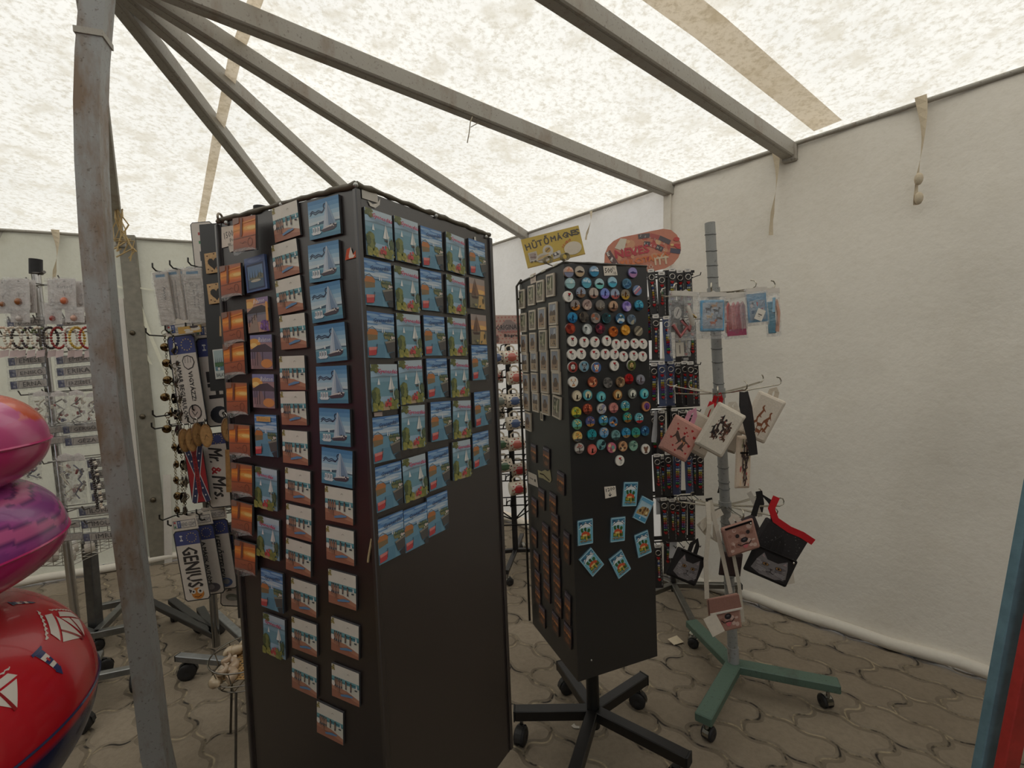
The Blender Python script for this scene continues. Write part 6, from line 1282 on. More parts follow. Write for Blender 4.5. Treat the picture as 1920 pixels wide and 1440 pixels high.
# wooden oval key rings
def make_oval():
    mb = MB(); w, h = .023, .052; pts = [(w*math.cos(t), h*math.sin(t)-.07) for t in [k*math.tau/20 for k in range(20)]]; mb.prism(pts, .004, -.004, (178, 132, 80), 'wood', (120, 84, 52)); a = Art(mb, 2*w*.86, 2*h*.86, -.004, 'wood', 0, -.07); a.ell(.5, .5, .5, .5, (206, 160, 104), 18).line([(.3, .3), (.5, .55), (.7, .4)], .05, (120, 84, 50))
    o = mb.build('wooden_key_ring', local=True); r = MB(); r.torus((0, 0, -.008), .012, .002, (190, 186, 178), 'chrome', 14, 5, 'X')
    for k in range(3): r.torus((0, -.001, -.020-.004*k), .003, .001, (190, 186, 178), 'chrome', 8, 4, 'X' if k % 2 else 'Y')
    r.build('key_ring', o, local=True); return o
ov0 = make_oval()
for i, (x, y, yaw, lb) in enumerate(((342, 796, 62, 'leftmost wooden oval key ring under the fist plate'), (355, 795, 50, 'second wooden oval key ring under the fist plate'), (366, 785, 70, 'third wooden oval key ring, turned edge on'), (383, 787, 28, 'largest wooden oval key ring, turned towards the camera'), (422, 776, 60, 'wooden oval key ring hanging alone in front of the owl eye plate'))):
    o = ov0 if i == 0 else dup(ov0); place(tag(o, lb, 'key ring', 'wooden oval key rings'), atD(x, y, DP-.09), (math.sin(R(yaw)), -math.cos(R(yaw)), 0), -3)
mb, a = slab(.030, .10, .006, (180, 140, 60)); a.rect(0, 0, 1, 1, (206, 160, 76)).blobs(5, .1, .1, .9, .9, .2, [(226, 216, 200), (60, 50, 50)], 3); place(tag(mb.build('owl_key_ring', local=True), 'orange and white owl trinket above the fist plate', 'key ring'), atD(357, 618, DP-.05), (0, -1, 0), 86)
# clusters of metal key chains down the left side of the plate rack
def make_chain(s):
    mb = MB(); g = random.Random(s); z = 0; x = 0
    mb.torus((0, 0, -.012), .010, .0018, (170, 160, 136), 'chrome', 12, 5)
    for k in range(4): z = -.024-.007*k; mb.torus((0, 0, z), .004, .0012, (160, 150, 124), 'chrome', 8, 4, 'X' if k % 2 else 'Y')
    o = mb.build('metal_key_chain', local=True)
    c = MB(); kind = s % 3; col = [(112, 92, 62), (72, 66, 62), (150, 144, 134)][s % 3]
    if kind == 0: c.lathe([(.001, .004), (.014, .004), (.016, 0), (.014, -.004), (.001, -.004)], (0, 0, -.066), col, 'chrome', 14, 'Y'); c.ball((0, -.005, -.066), .006, (80, 62, 40), 'chrome', 8)
    elif kind == 1: c.prism([(-.008, -.09), (.008, -.09), (.012, -.07), (.005, -.052), (-.005, -.052), (-.012, -.07)], .003, -.003, col, 'chrome'); c.ball((0, -.004, -.074), .005, (170, 160, 140), 'chrome', 6)
    else: c.tube([(0, 0, -.05), (.004, 0, -.066), (-.004, 0, -.08), (.002, 0, -.094)], [.004, .007, .006, .002], col, 'chrome', 8)
    c.build('charm', o, local=True); return o
CH = [make_chain(s) for s in range(3)]; first = [True]*3
g = random.Random(12); k = 0
for row, y in enumerate((618, 648, 680, 712, 742, 772, 806, 838, 868, 898, 925)):
    for j in range(3):
        s = k % 3; o = CH[s] if first[s] else dup(CH[s]); first[s] = False; k += 1
        x = 309+row*1.9+j*9+g.uniform(-3, 3)+(6 if row > 5 else 0)
        place(tag(o, f'{["round brass", "dark pewter", "slim silver"][s]} key chain, {["outer", "middle", "inner"][j]} one in the {NUM[row]} tier left of the plates', 'key chain', 'metal key chains beside the plates'), atD(x, y, DP+.02-.02*j), (math.sin(g.uniform(-.9, .9)), -.7, 0), g.uniform(-8, 8), 1.2)

# ---------------------------------------------------------------- name plate rack at the far left
DN = 2.2; MN = DN/FPX
nb = Vector((atD(86, 740, DN).x, DN, 0))
nrk = thing('name_plate_rack', nb, 'chrome pole rack of name plates and bracelets at the far left', 'rack')
zN = atD(67, 500, DN).z
mb = MB(); q0, q1 = Vector((atD(150, 1210, DN).x*.0+nb.x+.06, DN, .1)), atD(67, 510, DN)
mb.tube([q0, q1], .017, (190, 188, 186), 'chrome', 14); mb.build('pole', nrk)
mb = MB(); q2 = atD(67, 486, DN); mb.cyl(q1-Vector((0, 0, .01)), q2, .024, (36, 34, 36), 'rubber', 14); mb.build('pole_cap', nrk)
mb = MB(); q = atD(69, 513, DN); mb.torus(q, .02, .004, (120, 116, 112), 'steel', 14, 6, 'Z'); mb.tube([q+Vector((.02, 0, 0)), q+Vector((.045, -.01, .004))], .007, (120, 116, 112), 'steel', 8); mb.build('clamp', nrk)
hub2 = atz(165, 1276, .10); hub2 = Vector((hub2.x, hub2.y, 0))
for k, (x, y) in enumerate(((141, 1332), (186, 1226), (262, 1252), (90, 1270))):
    e = atz(x, y, .11); c0 = Z(hub2, .11); d = (e-c0).normalized(); mb = MB(); mb.bar(c0, e, .034, .03, (150, 150, 148), 'steel', bev=.003); mb.bar(e-d*.001, e+d*.006, .033, .029, (26, 26, 26), 'rubber'); leg = mb.build('leg', nrk); caster(leg, e-d*.02-Vector((0, 0, .015)), .3+k*.9, .042)
mb = MB(); mb.bar(Z(hub2, .11), Z(q0, .11), .034, .03, (150, 150, 148), 'steel'); mb.build('base_bar', nrk)
for y, x0, x1 in ((533, 0, 165), (601, 20, 170), (625, 0, 172), (660, 30, 178), (735, 40, 182), (795, 60, 185), (860, 90, 190), (950, 110, 196), (975, 110, 200)):
    mb = MB(); p0, p1 = atD(x0, y+6, DN-.02), atD(x1, y-4, DN-.02); mb.tube([p0, p1], .0035, (160, 158, 152), 'chrome', 6); mb.tube([p0+Vector((0, .04, .006)), p1+Vector((0, .04, .006))], .003, (160, 158, 152), 'chrome', 6)
    for t in (.2, .5, .85): a = p0.lerp(p1, t); mb.tube([a, a+Vector((0, -.07, 0)), a+Vector((0, -.08, .02))], .003, (110, 106, 102), 'steel', 5)
    mb.build('hook_bar', nrk)
def jewel_bag(px, py, wp, hp, D, stone, label, txt=None):
    m = D/FPX; w, h = wp*m, hp*m; mb = MB(); mb.box((0, 0, 0), (w*.8, .003, h*.94), (224, 216, 212), 'print'); a = Art(mb, w*.78, h*.92, -.0015, 'print')
    if txt: a.text(txt, .5, .74, .7, .11, (84, 78, 80))
    a.ell(.5, .92, .06, .03, (150, 146, 140)).line([(.45, .6), (.5, .42), (.55, .6)], .02, (110, 104, 104))
    o = tag(mb.build('jewellery_bag', local=True), label, 'packaged goods', 'bagged goods on the name plate rack'); s = MB(); s.ball((0, -.006, -h*.22), w*.13, stone, 'gloss', 10, 1.15); s.build('stone', o, local=True)
    b = MB(); n = 6; gg = random.Random(int(px)); b.add([((i/n-.5)*w, -.012+gg.uniform(-.003, .003), (k/n-.5)*h) for i in range(n+1) for k in range(n+1)], [(i*(n+1)+k, i*(n+1)+k+1, (i+1)*(n+1)+k+1, (i+1)*(n+1)+k) for i in range(n) for k in range(n)], (255, 255, 255), 'clear', True); b.build('plastic_bag', o, local=True)
    return place(o, atD(px, py, D), (.1, -.99, 0), 2)
for x, y, w, h, c, t, lb in ((6, 556, 34, 66, (150, 96, 60), None, 'white bagged pendant card at the left frame edge'), (36, 552, 44, 62, (150, 90, 46), None, 'white bagged card with a brown stone, left of the chrome pole'), (58, 556, 22, 64, (206, 196, 186), None, 'narrow white bag close to the chrome pole'), (100, 552, 22, 58, (196, 190, 190), None, 'narrow white bag just right of the chrome pole'), (122, 551, 46, 60, (206, 110, 70), 'Karneol', 'white bagged card reading Karneol with an orange stone'), (153, 556, 24, 60, (176, 166, 160), None, 'pale bag beside the tent post'),
                             (38, 592, 40, 26, (196, 186, 180), None, 'small crumpled white bag under the brown stone card'), (100, 588, 36, 42, (150, 60, 50), None, 'clear bag of tiny beads under the Karneol card'), (140, 590, 40, 30, (206, 160, 140), None, 'clear bag of pale beads beside the tent post')):
    jewel_bag(x, y, w, h, DN-.12+(.03 if w < 30 else 0), c, lb, t)
def bracelet(px, py, cols, label, rx=.026, rz=.046, yaw=55, n=22):
    mb = MB(); gg = random.Random(int(px))
    for k in range(n): t = k*math.tau/n; mb.ball((rx*math.cos(t)*1.0, 0, -rz+rz*math.sin(t)), .0062, gg.choice(cols), 'gloss', 6)
    o = tag(mb.build('bead_bracelet', local=True), label, 'bracelet', 'bead bracelets')
    t = MB(); t.prism([(-.016, -.135), (.012, -.128), (.016, -.098), (-.012, -.104)], .0005, -.0005, (226, 206, 204), 'matte'); t.tube([(0, 0, -rz*2), (0, 0, -.11)], .001, (210, 206, 200), 'cloth', 4); t.build('paper_tag', o, local=True)
    return place(o, atD(px, py, DN-.10), (math.sin(R(yaw)), -math.cos(R(yaw)), 0), 0)
CR, BK, DRD, MU = [(222, 206, 184), (230, 220, 206)], [(52, 44, 42), (70, 60, 60)], [(150, 40, 40), (176, 60, 54)], [(90, 50, 46), (222, 214, 206), (110, 120, 80), (60, 50, 60)]
for x, c, yw, lb in ((4, [(226, 196, 176)], 40, 'peach bead bracelet at the left frame edge'), (22, CR, 40, 'cream bead bracelet, second from the left'), (36, CR+BK, 55, 'cream and black bead bracelet, third from the left'), (54, MU, 30, 'mixed dark bead bracelet left of the pole'), (72, MU+CR, 45, 'mixed pale bead bracelet in front of the pole'), (93, BK, 60, 'black bead bracelet right of the pole'), (108, DRD, 20, 'red bead bracelet right of the pole'), (130, [(232, 226, 220)], 70, 'white bead bracelet beside the red one'), (143, [(206, 166, 60), (216, 186, 90)], 60, 'yellow bead bracelet beside the white one'), (162, DRD+[(190, 100, 60)], 62, 'orange red bead bracelet beside the tent post')):
    bracelet(x, 614, c, lb, yaw=yw)
def nameplate(px, py, txt, label, wp=66, hp=15, roll=-3, D=DN-.06):
    m = D/FPX; w, h = wp*m, hp*m; mb = MB(); mb.prism([(-w/2, -h/2), (w/2, -h/2), (w/2, h/2), (-w/2, h/2)], .003, 0, (60, 60, 66), 'print'); a = Art(mb, w*.97, h*.86, 0, 'print'); a.rect(0, 0, 1, 1, (196, 186, 178)).rect(0, 0, .17, 1, (70, 76, 116)).text('H', .09, .3, .05, .3, (220, 220, 220)).line([(.2, .08), (.24, .92)], .012, (70, 66, 70))
    if txt: a.text(txt, .60, .5, min(.62, .13*len(txt)), .66, (58, 52, 54), 0, 0, .006)
    o = tag(mb.build('name_plate', local=True), label, 'name plate', 'small name plates')
    b = MB(); n = 5; b.add([((i/n-.5)*w*1.06, -.006-.003*math.sin(i*2.1), (k/2-.5)*h*1.5) for i in range(n+1) for k in range(3)], [(i*3+k, i*3+k+1, i*3+k+4, i*3+k+3) for i in range(n) for k in range(2)], (255, 255, 255), 'clear', True); b.build('plastic_bag', o, local=True)
    return place(o, atD(px, py, D), (.05, -1, 0), roll)
for x, y, t in ((48, 604, 'DONÁT'), (140, 602, 'DALMA'), (50, 676, 'EMESE'), (140, 673, 'EMMA'), (52, 698, 'ENIKŐ'), (141, 695, 'ERIKA'), (54, 720, 'ERNA'), (143, 717, 'ERZSÉBET'), (152, 803, 'GERGŐ'), (156, 826, 'GÉZA'), (182, 957, 'ILONA'), (186, 981, 'IMOLA'), (190, 1005, 'IMRE')):
    nameplate(x, y, t, f'small bagged name plate reading {t}' if t in ('EMMA', 'ERIKA', 'ERZSÉBET', 'GERGŐ', 'GÉZA', 'ILONA') else f'small bagged name plate reading {t}, partly covered')
for i, (x, y, t) in enumerate(((184, 868, 'GYULA'), (187, 889, 'SZILVIA'), (190, 910, 'NÓRA'), (193, 931, 'YVETT'))): nameplate(x, y, t, f'narrow name plate reading {t} beside the tent post', 40, 15)
for i, (x, y) in enumerate(((95, 806), (100, 826), (118, 985), (124, 1008))): nameplate(x, y, '', ['blank looking name plate in the GERGŐ row', 'blank looking name plate in the GÉZA row', 'blank looking name plate left of IMOLA', 'blank looking name plate left of IMRE'][i], 60, 14)
def trinket_bag(px, py, wp, hp, label, cols, seed):
    m = (DN-.1)/FPX; w, h = wp*m, hp*m; mb = MB(); gg = random.Random(seed)
    mb.prism([(-w*.4, h*.38), (w*.4, h*.38), (w*.34, h*.48), (0, h*.54), (-w*.34, h*.48)], .001, -.001, (222, 214, 210), 'matte')
    for k in range(14): p = (gg.uniform(-w*.34, w*.34), gg.uniform(-.004, .004), gg.uniform(-h*.42, h*.3)); mb.box(p, (w*.12, .008, h*gg.uniform(.04, .12)), gg.choice(cols), 'gloss', Matrix.Rotation(gg.uniform(-1, 1), 3, 'Y'), .002)
    mb.tube([(gg.uniform(-w*.3, w*.3), -.006, h*(.3-.1*k)) for k in range(8)], .003, gg.choice(cols), 'gloss', 5)
    o = tag(mb.build('trinket_bag', local=True), label, 'packaged goods', 'trinket bags on the name plate rack'); b = MB(); n = 6; b.add([((i/n-.5)*w, -.014+gg.uniform(-.004, .004), (k/n-.5)*h) for i in range(n+1) for k in range(n+1)], [(i*(n+1)+k, i*(n+1)+k+1, (i+1)*(n+1)+k+1, (i+1)*(n+1)+k) for i in range(n) for k in range(n)], (255, 255, 255), 'clear', True); b.build('plastic_bag', o, local=True)
    return place(o, atD(px, py, DN-.1), (.1, -.99, 0), 0)
NEU = [(120, 112, 108), (196, 186, 180), (70, 72, 100), (150, 60, 60), (210, 200, 180)]
for i, (x, y, w, h, lb) in enumerate(((78, 768, 34, 66, 'trinket bag beside the pink swim ring, under the ERNA plate'), (112, 768, 36, 66, 'trinket bag with blue bits, under the ERZSÉBET plate'), (145, 766, 34, 66, 'trinket bag with a pink figure, under the ERZSÉBET plate'), (174, 768, 24, 62, 'trinket bag touching the tent post, under the name plates'), (60, 880, 44, 40, 'trinket bag between the two upper swim rings'), (126, 898, 38, 92, 'long clear trinket bag left of the black bead strands'), (150, 898, 30, 92, 'long clear trinket bag with tiny labels'))): trinket_bag(x, y, w, h, lb, NEU, i)
for i, (x, lb, c) in enumerate(((170, 'left strand of dark beads hanging by the narrow name plates', BK), (178, 'right strand of dark beads hanging by the narrow name plates', BK+CR), (198, 'turquoise bead strand touching the tent post', [(90, 160, 160), (70, 130, 136)]))):
    mb = MB(); gg = random.Random(i)
    for k in range(24): mb.ball((gg.uniform(-.003, .003), 0, -.0095*k), .0065, gg.choice(c), 'gloss', 6)
    place(tag(mb.build('bead_strand', local=True), lb, 'bead strand', 'hanging bead strands'), atD(x, 862, DN-.12), (0, -1, 0), -4)
# wire tray of small jars on a grey foot frame
tb = atD(178, 1150, 2.55); tb = Vector((tb.x, 2.55, 0))
trk = thing('tray_stand', tb, 'grey footed stand with a wire tray of trinkets behind the tent post', 'stand')
mb = MB(); mb.box(Z(tb, .33), (.05, .05, .56), (112, 112, 112), 'steel', None, .004); mb.build('upright', trk)
for p, q in (((168, 1142), (236, 1128)), ((176, 1192), (238, 1128)), ((176, 1190), (262, 1172)), ((110, 1168), (176, 1190))):
    mb = MB(); mb.bar(atz(*p, .09), atz(*q, .09), .036, .036, (132, 132, 130), 'steel', bev=.003); leg = mb.build('leg', trk); caster(leg, atz(*q, .09)-Vector((0, 0, .018)), .8, .03, True)
zt_ = atD(170, 1058, 2.3).z; X0, X1, Y0, Y1 = tb.x-.24, tb.x+.14, 2.3, 2.62
mb = MB()
for dz in (0, .05, .10): mb.tube([(X0, Y0, zt_+dz), (X1, Y0, zt_+dz), (X1, Y1, zt_+dz), (X0, Y1, zt_+dz)], .0025, (170, 166, 158), 'chrome', 5, True)
for k in range(9): x = X0+(X1-X0)*k/8; mb.tube([(x, Y0, zt_+.1), (x, Y0, zt_), (x, Y1, zt_), (x, Y1, zt_+.1)], .002, (170, 166, 158), 'chrome', 5)
for k in range(1, 6): y = Y0+(Y1-Y0)*k/6; mb.tube([(X0, y, zt_+.1), (X0, y, zt_), (X1, y, zt_), (X1, y, zt_+.1)], .002, (170, 166, 158), 'chrome', 5)
mb.build('wire_tray', trk)
def make_jar():
    mb = MB(); mb.lathe([(.001, 0), (.02, 0), (.022, .004), (.022, .04), (.015, .046), (.015, .05)], (0, 0, 0), (206, 196, 184), 'gloss', 14); o = mb.build('small_jar', local=True); l = MB(); l.lathe([(.017, .048), (.017, .06), (.001, .061)], (0, 0, 0), (226, 220, 212), 'print', 14); l.build('lid', o, local=True); return o
jr = make_jar(); g = random.Random(3)
JN = ['front left corner', 'front, second from the left', 'front middle', 'front, beside the post', 'back left corner', 'back, second from the left', 'back middle', 'back, beside the post']
for i in range(8):
    o = jr if i == 0 else dup(jr); tag(o, f'small pale jar in the wire tray, {JN[i]}', 'jar', 'jars in the wire tray'); o.location = (X0+.05+(i % 4)*.088, Y0+.06+(i//4)*.11, zt_+.003); o.rotation_euler = (0, 0, i)
# ---------------------------------------------------------------- swim rings
RC = Vector((-1.05, .64, 0))
LOW = {}
def ring_pt(Rm, r, z, u, v, off=0.):
    """u around the ring (radians), v around the tube (0 outer, pi/2 top)"""
    k = Rm+(r+off)*math.cos(v); return RC+Vector((k*math.cos(u), k*math.sin(u), z+(r+off)*(.96 if math.sin(v) > 0 else LOW.get(z, .96))*math.sin(v)))
def swim_ring(Rm, r, z, colour, label, n=300, m=96):
    mb = MB(); k = mb.mi('vinyl'); mb.v = [tuple(ring_pt(Rm, r, z, i*math.tau/n, j*math.tau/m)) for i in range(n) for j in range(m)]; mb.cc = []
    for i in range(n):
        for j in range(m):
            mb.f.append((i*m+j, ((i+1) % n)*m+j, ((i+1) % n)*m+(j+1) % m, i*m+(j+1) % m)); mb.m.append(k); mb.sm.append(True); mid = (j+.5)*math.tau/m
            e = lambda jj: mid+(jj-.5)*math.tau/m*.9
            mb.c.append([lin(colour((i+p)*math.tau/n, e(q))) for p, q in ((0, 0), (1, 0), (1, 1), (0, 1))])
    mb.Rm, mb.r, mb.z = Rm, r, z
    return mb, label
def ring_hit(mb, px, py):
    d = ray(px, py).normalized(); t = .3
    while t < 2.2:
        p = CAM+d*t-RC; q = math.hypot(p.x, p.y)-mb.Rm; w = p.z-mb.z
        if math.hypot(q, w/.96) < mb.r: return math.atan2(p.y, p.x), math.atan2(w/.96, q)
        t += .0012
    return None
def along(mb, p0, p1):
    a = ring_hit(mb, *p0); b = ring_hit(mb, *p1)
    if not a or not b: return None
    du = (b[0]-a[0])*(mb.Rm+mb.r*math.cos(a[1])); dv = (b[1]-a[1])*mb.r
    return a, math.degrees(math.atan2(dv, du))-90, math.hypot(du, dv)
def decal(mb, poly, u0, v0, s, col, rot=0., off=.0008):
    """polygon in metres wrapped on the tube round (u0, v0)"""
    c, d = math.cos(R(rot)), math.sin(R(rot)); Rm, r, z = mb.Rm, mb.r, mb.z
    tris = [(poly[0], poly[i], poly[i+1]) for i in range(1, len(poly)-1)]
    for _ in range(3):
        t2 = []
        for a, b, e in tris:
            ab, be, ea = ((a[0]+b[0])/2, (a[1]+b[1])/2), ((b[0]+e[0])/2, (b[1]+e[1])/2), ((e[0]+a[0])/2, (e[1]+a[1])/2); t2 += [(a, ab, ea), (ab, b, be), (ea, be, e), (ab, be, ea)]
        tris = t2
    vs = []; fs = []
    for t in tris:
        o = len(vs)
        for x, y in t: x, y = (x*c-y*d)*s, (x*d+y*c)*s; v = v0+y/r; vs.append(ring_pt(Rm, r, z, u0+x/(Rm+r*math.cos(v)), v, off))
        fs.append((o, o+1, o+2))
    mb.add(vs, fs, col, 'vinyl', True)
def boat(mb, u, v, s, rot):
    W_ = (224, 216, 206); decal(mb, [(-.5, .1), (.05, .9), (.12, .1)], u, v, s, W_, rot); decal(mb, [(.2, .1), (.16, .8), (.62, .1)], u, v, s, W_, rot); decal(mb, [(-.6, .02), (.6, .02), (.4, -.24), (-.44, -.24)], u, v, s, W_, rot)
    decal(mb, [(.12, .1), (.06, .94), (.17, .94), (.2, .1)], u, v, s, (150, 30, 34), rot, .0011)
    for k in range(7): x = -.65+.19*k; decal(mb, [(x, -.36), (x+.1, -.30), (x+.19, -.36), (x+.19, -.40), (x+.1, -.34), (x, -.40)], u, v, s, W_, rot)
def lighthouse(mb, u, v, s, rot):
    NV, W_ = (36, 50, 100), (224, 216, 206); decal(mb, [(-.22, -.6), (.22, -.6), (.14, .5), (-.14, .5)], u, v, s, W_, rot)
    for a, b in ((-.6, -.36), (-.12, .1), (.3, .5)): decal(mb, [(-.22+.036*(a+.6)*2, a), (.22-.036*(a+.6)*2, a), (.22-.036*(b+.6)*2, b), (-.22+.036*(b+.6)*2, b)], u, v, s, NV, rot, .0011)
    decal(mb, [(-.2, .5), (.2, .5), (0, .86)], u, v, s, NV, rot); decal(mb, [(-.05, -.2), (.05, -.2), (.05, 0), (-.05, 0)], u, v, s, (176, 40, 44), rot, .0014); decal(mb, [(-.4, -.72), (.3, -.74), (.34, -.6), (-.3, -.6)], u, v, s, NV, rot)
LOW.update({1.352: .86, 1.192: .74})
def below(v): return math.pi < v < math.tau
def c1(u, v):
    if below(v): return (196, 40, 112)
    q = math.sin(u*9+v*2.2+.8*math.sin(v*3)); w = math.sin(u*5-v*3)
    if v < .35+.12*math.sin(u*4): return (206, 84, 140)
    return (214, 84, 44) if q > -.1 else (226, 130, 130) if w > .3 else (206, 100, 150)
def c2(u, v):
    if below(v): return (186, 36, 104)
    q = v*9+u*3+1.4*math.sin(u*5)+.5*math.sin(u*11+v*4); s = math.sin(q)
    if v > 1.5: return (190, 80, 110) if s > 0 else (150, 60, 90)
    return (146, 62, 140) if s > .45 else (168, 72, 150) if s > -.35 else (110, 52, 112) if s > -.75 else (200, 96, 150)
def c3(u, v): return (34, 40, 74) if v > math.pi*1.0 and v < math.tau-.12 else (190, 22, 36)
def c4(u, v): return (70, 160, 176) if (v < .12 or v > math.tau-.16) else (206, 170, 110)
for (Rm, r, z, cf, lb, kind) in ((.208, .088, 1.352, c1, 'top swim ring of the stack, orange and pink swirls', 1), (.213, .097, 1.192, c2, 'middle swim ring of the stack, purple marbled with pink underside', 2), (.150, .185, .915, c3, 'large red swim ring with white sailboats and blue lighthouses', 3), (.165, .105, .64, c4, 'yellow swim ring with turquoise seam under the red ring', 4)):
    mb, _ = swim_ring(Rm, r, z, cf, lb)
    if kind == 3:
        for fn, p0, p1, sc in ((boat, (131, 1156), (163, 1204), .9), (boat, (98, 1080), (148, 1116), .95), (boat, (0, 1290), (40, 1334), .9), (lighthouse, (92, 1240), (116, 1264), 1.2), (lighthouse, (42, 1131), (66, 1130), 1.2)):
            h = along(mb, p0, p1)
            if h: fn(mb, h[0][0], h[0][1], h[2]*sc, h[1])
        for u, v, s, rt in ((.55, .7, .06, -150), (1.3, .6, .06, 170), (2.2, .8, .06, 160), (-2.2, .5, .06, 150)): boat(mb, u, v, s, rt)
    o = mb.build('swim_ring', at=RC+Vector((0, 0, z))); tag(o, lb, 'swim ring', 'stack of inflatable rings')
    mb = MB(); pts = [ring_pt(Rm, r, z, k*math.tau/90, -.0, .001) for k in range(90)]; mb.tube(pts, .0025, cf(0, 3.3), 'vinyl', 5, True); mb.build('seam', o)
    mb = MB(); uu = {1: -.2, 2: -.30, 3: -.1, 4: -.4}[kind]
    if kind == 3:
        vs = [ring_pt(Rm, r, z, uu+a*.2, 1.35+b*.36, .003+.004*(1-b*b)) for b in (-1, -.5, 0, .5, 1) for a in (-.5, .5)]; mb.add(vs, [(i*2, i*2+1, i*2+3, i*2+2) for i in range(4)], (40, 36, 60), 'vinyl', True); mb.build('handle_strap', o)
    elif kind == 2:
        vs = [ring_pt(Rm, r, z, uu+a*.16, 1.35+b*.28, .004+.012*(1-b*b)) for b in (-1, -.5, 0, .5, 1) for a in (-.5, -.3)]+[ring_pt(Rm, r, z, uu+a*.16, 1.35+b*.28, .004+.012*(1-b*b)) for b in (-1, -.5, 0, .5, 1) for a in (.3, .5)]
        mb.add(vs, [(q+i*2, q+i*2+1, q+i*2+3, q+i*2+2) for q in (0, 10) for i in range(4)], (214, 204, 196), 'vinyl', True); p = ring_pt(Rm, r, z, uu, 1.1, .004); mb.tube([p+Vector((.03*math.cos(t), .02*math.sin(t), 0)) for t in [k*math.tau/12 for k in range(12)]], .006, (214, 204, 196), 'vinyl', 6, True); mb.build('clear_handle', o)
    else:
        p = ring_pt(Rm, r, z, uu, 1.45, 0); mb.cyl(p, p+Vector((0, 0, .022)), .011, (214, 204, 190), 'vinyl', 12); mb.lathe([(.022, 0), (.02, .004), (.001, .005)], p, (214, 204, 190), 'vinyl', 14); mb.build('valve', o)
# stand that carries the rings
rs = thing('ring_stand', RC, 'post with round foot carrying the stack of swim rings', 'stand')
mb = MB(); mb.cyl(Z(RC, .0), Z(RC, 1.46), .03, (120, 118, 112), 'steel', 12); mb.build('post', rs)
mb = MB(); mb.lathe([(.28, .0), (.28, .02), (.03, .03)], RC, (90, 88, 86), 'steel', 24); mb.lathe([(.2, .51), (.2, .53), (.03, .535)], RC, (90, 88, 86), 'steel', 24); mb.build('foot', rs)
# ---------------------------------------------------------------- basket of shells
bc = atD(468, 1238, 1.78); bk = thing('wire_basket', Vector((bc.x, bc.y, 0)), 'round wire basket of shells on legs, half hidden by the brown column', 'basket')
zb = bc.z; mb = MB(); P0 = Vector((bc.x, bc.y, 0)); circ = lambda r, z, n=28: [P0+Vector((r*math.cos(k*math.tau/n), r*math.sin(k*math.tau/n), z)) for k in range(n)]
mb.tube(circ(.135, zb+.035), .003, (150, 146, 138), 'chrome', 6, True); mb.tube(circ(.125, zb-.02), .0025, (150, 146, 138), 'chrome', 6, True); mb.tube(circ(.11, zb-.05), .0025, (150, 146, 138), 'chrome', 6, True)
for k in range(12): a = k*math.tau/12; d = Vector((math.cos(a), math.sin(a), 0)); mb.tube([P0+d*.135+Vector((0, 0, zb+.035)), P0+d*.11+Vector((0, 0, zb-.05)), P0+Vector((0, 0, zb-.05))], .002, (150, 146, 138), 'chrome', 5)
mb.build('wire_bowl', bk)
for k in range(3):
    a = k*math.tau/3+.6; d = Vector((math.cos(a), math.sin(a), 0)); mb = MB(); mb.tube([P0+d*.11+Vector((0, 0, zb-.05)), P0+d*.15], .005, (110, 106, 100), 'steel', 6); mb.build('leg', bk)
mb = MB(); vs = []; fs = []
for i in range(13):
    for k in range(13): x, y = (i/12-.5)*.17, (k/12-.5)*.17; vs.append(P0+Vector((x, y, zb-.02+.4*x*x+.012*math.sin(i*3.14)*0)))
mb.add(vs, [(i*13+k, i*13+k+1, i*13+k+14, i*13+k+13) for i in range(12) for k in range(12) if (i+k) % 2 == 0 or i in (0, 11) or k in (0, 11)], (206, 170, 112), 'wood')
for i in range(0, 13): mb.tube([vs[i*13+k]+Vector((0, 0, .002)) for k in range(13)], .0028, (206, 170, 112), 'wood', 4); mb.tube([vs[k*13+i]+Vector((0, 0, .003)) for k in range(13)], .0028, (196, 156, 98), 'wood', 4)
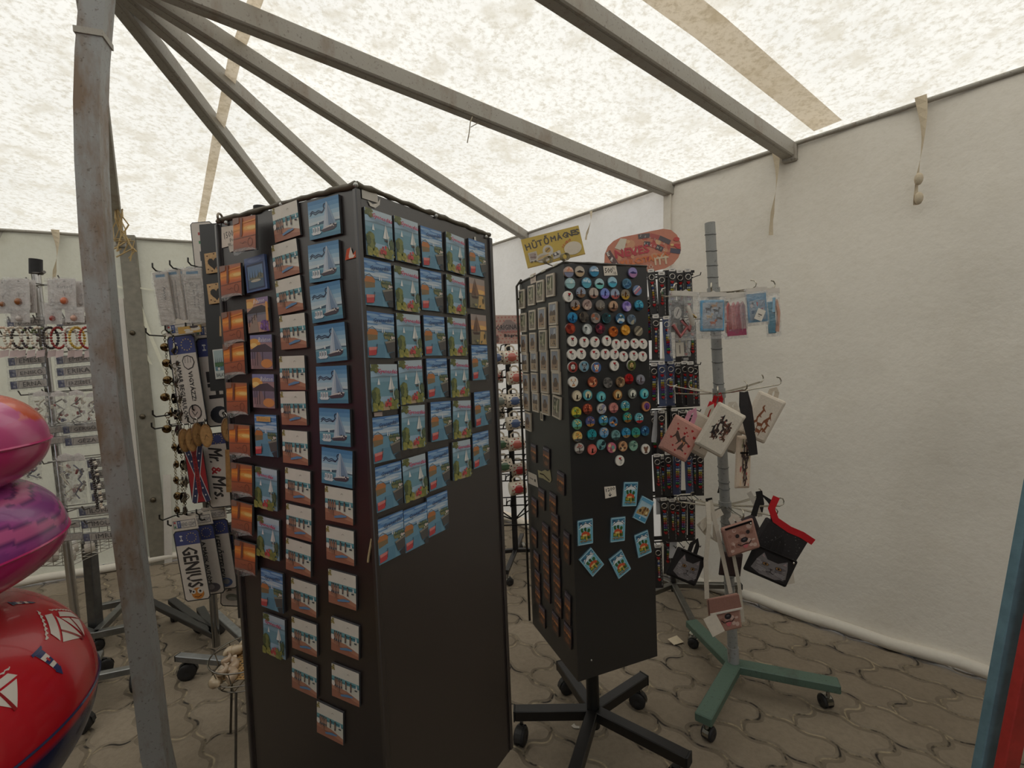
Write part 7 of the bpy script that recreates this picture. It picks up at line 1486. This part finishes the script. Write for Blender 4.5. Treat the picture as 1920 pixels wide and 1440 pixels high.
tag(mb.build('woven_mat', at=P0+Vector((0, 0, zb-.03))), 'open woven straw mat lying in the wire basket', 'mat')
def make_shell(s):
    mb = MB(); pts = []; rr = []; 
    if s == 0:
        for k in range(12): t = k/11; pts.append((.03*(t-.5)*2, .006*math.sin(t*7), .004*math.sin(t*9))); rr.append(.001+.017*math.sin(math.pi*min(1, t*.9+.05))*(1+.12*math.sin(t*30)))
        mb.tube(pts, rr, (206, 186, 156), 'gloss', 10)
    elif s == 1:
        for k in range(15): a = -1.2+k*2.4/14; mb.add([(0, 0, .002), (.036*math.sin(a), .036*math.cos(a), .010+.003*(k % 2)), (.036*math.sin(a+.17), .036*math.cos(a+.17), .010+.003*((k+1) % 2)), (.018*math.sin(a+.08), .018*math.cos(a+.08), .016)], [(0, 1, 3), (0, 3, 2), (1, 2, 3)], (222, 206, 184), 'gloss', True)
        mb.ball((0, -.002, .004), .006, (214, 196, 170), 'gloss', 8)
    else:
        for k in range(34): t = k/33; a = t*11; q = .022*(1-t)**1.1; pts.append((q*math.cos(a), q*math.sin(a), .05*t**1.2)); rr.append(.0155*(1-t)**1.0+.0012)
        mb.tube(pts, rr, (190, 166, 140), 'gloss', 8)
    return mb.build('sea_shell', local=True)
SHL = [make_shell(s) for s in range(3)]; f_ = [True]*3; g = random.Random(8)
SN = ['at the left rim', 'behind the left rim', 'high on the back rim', 'at the front rim', 'second along the front rim', 'between rim and mat on the left', 'lowest in the front', 'on the back beside the column']
for i, (a, r_, s) in enumerate(((180, .10, 1), (150, .105, 0), (118, .105, 0), (215, .105, 1), (240, .09, 2), (195, .075, 2), (232, .115, 0), (100, .1, 1))):
    o = SHL[s] if f_[s] else dup(SHL[s]); f_[s] = False; tag(o, f'{["long pale", "white fan shaped", "brownish spiral"][s]} sea shell in the wire basket, {SN[i]}', 'shell', 'sea shells in the wire basket')
    o.location = P0+Vector((r_*math.cos(R(a)), r_*math.sin(R(a)), zb-.012+.022*(i in (2, 7, 1)))); o.rotation_euler = (g.uniform(-.4, .4), g.uniform(-.3, .3), R(a+70)); o.scale = (1.25,)*3
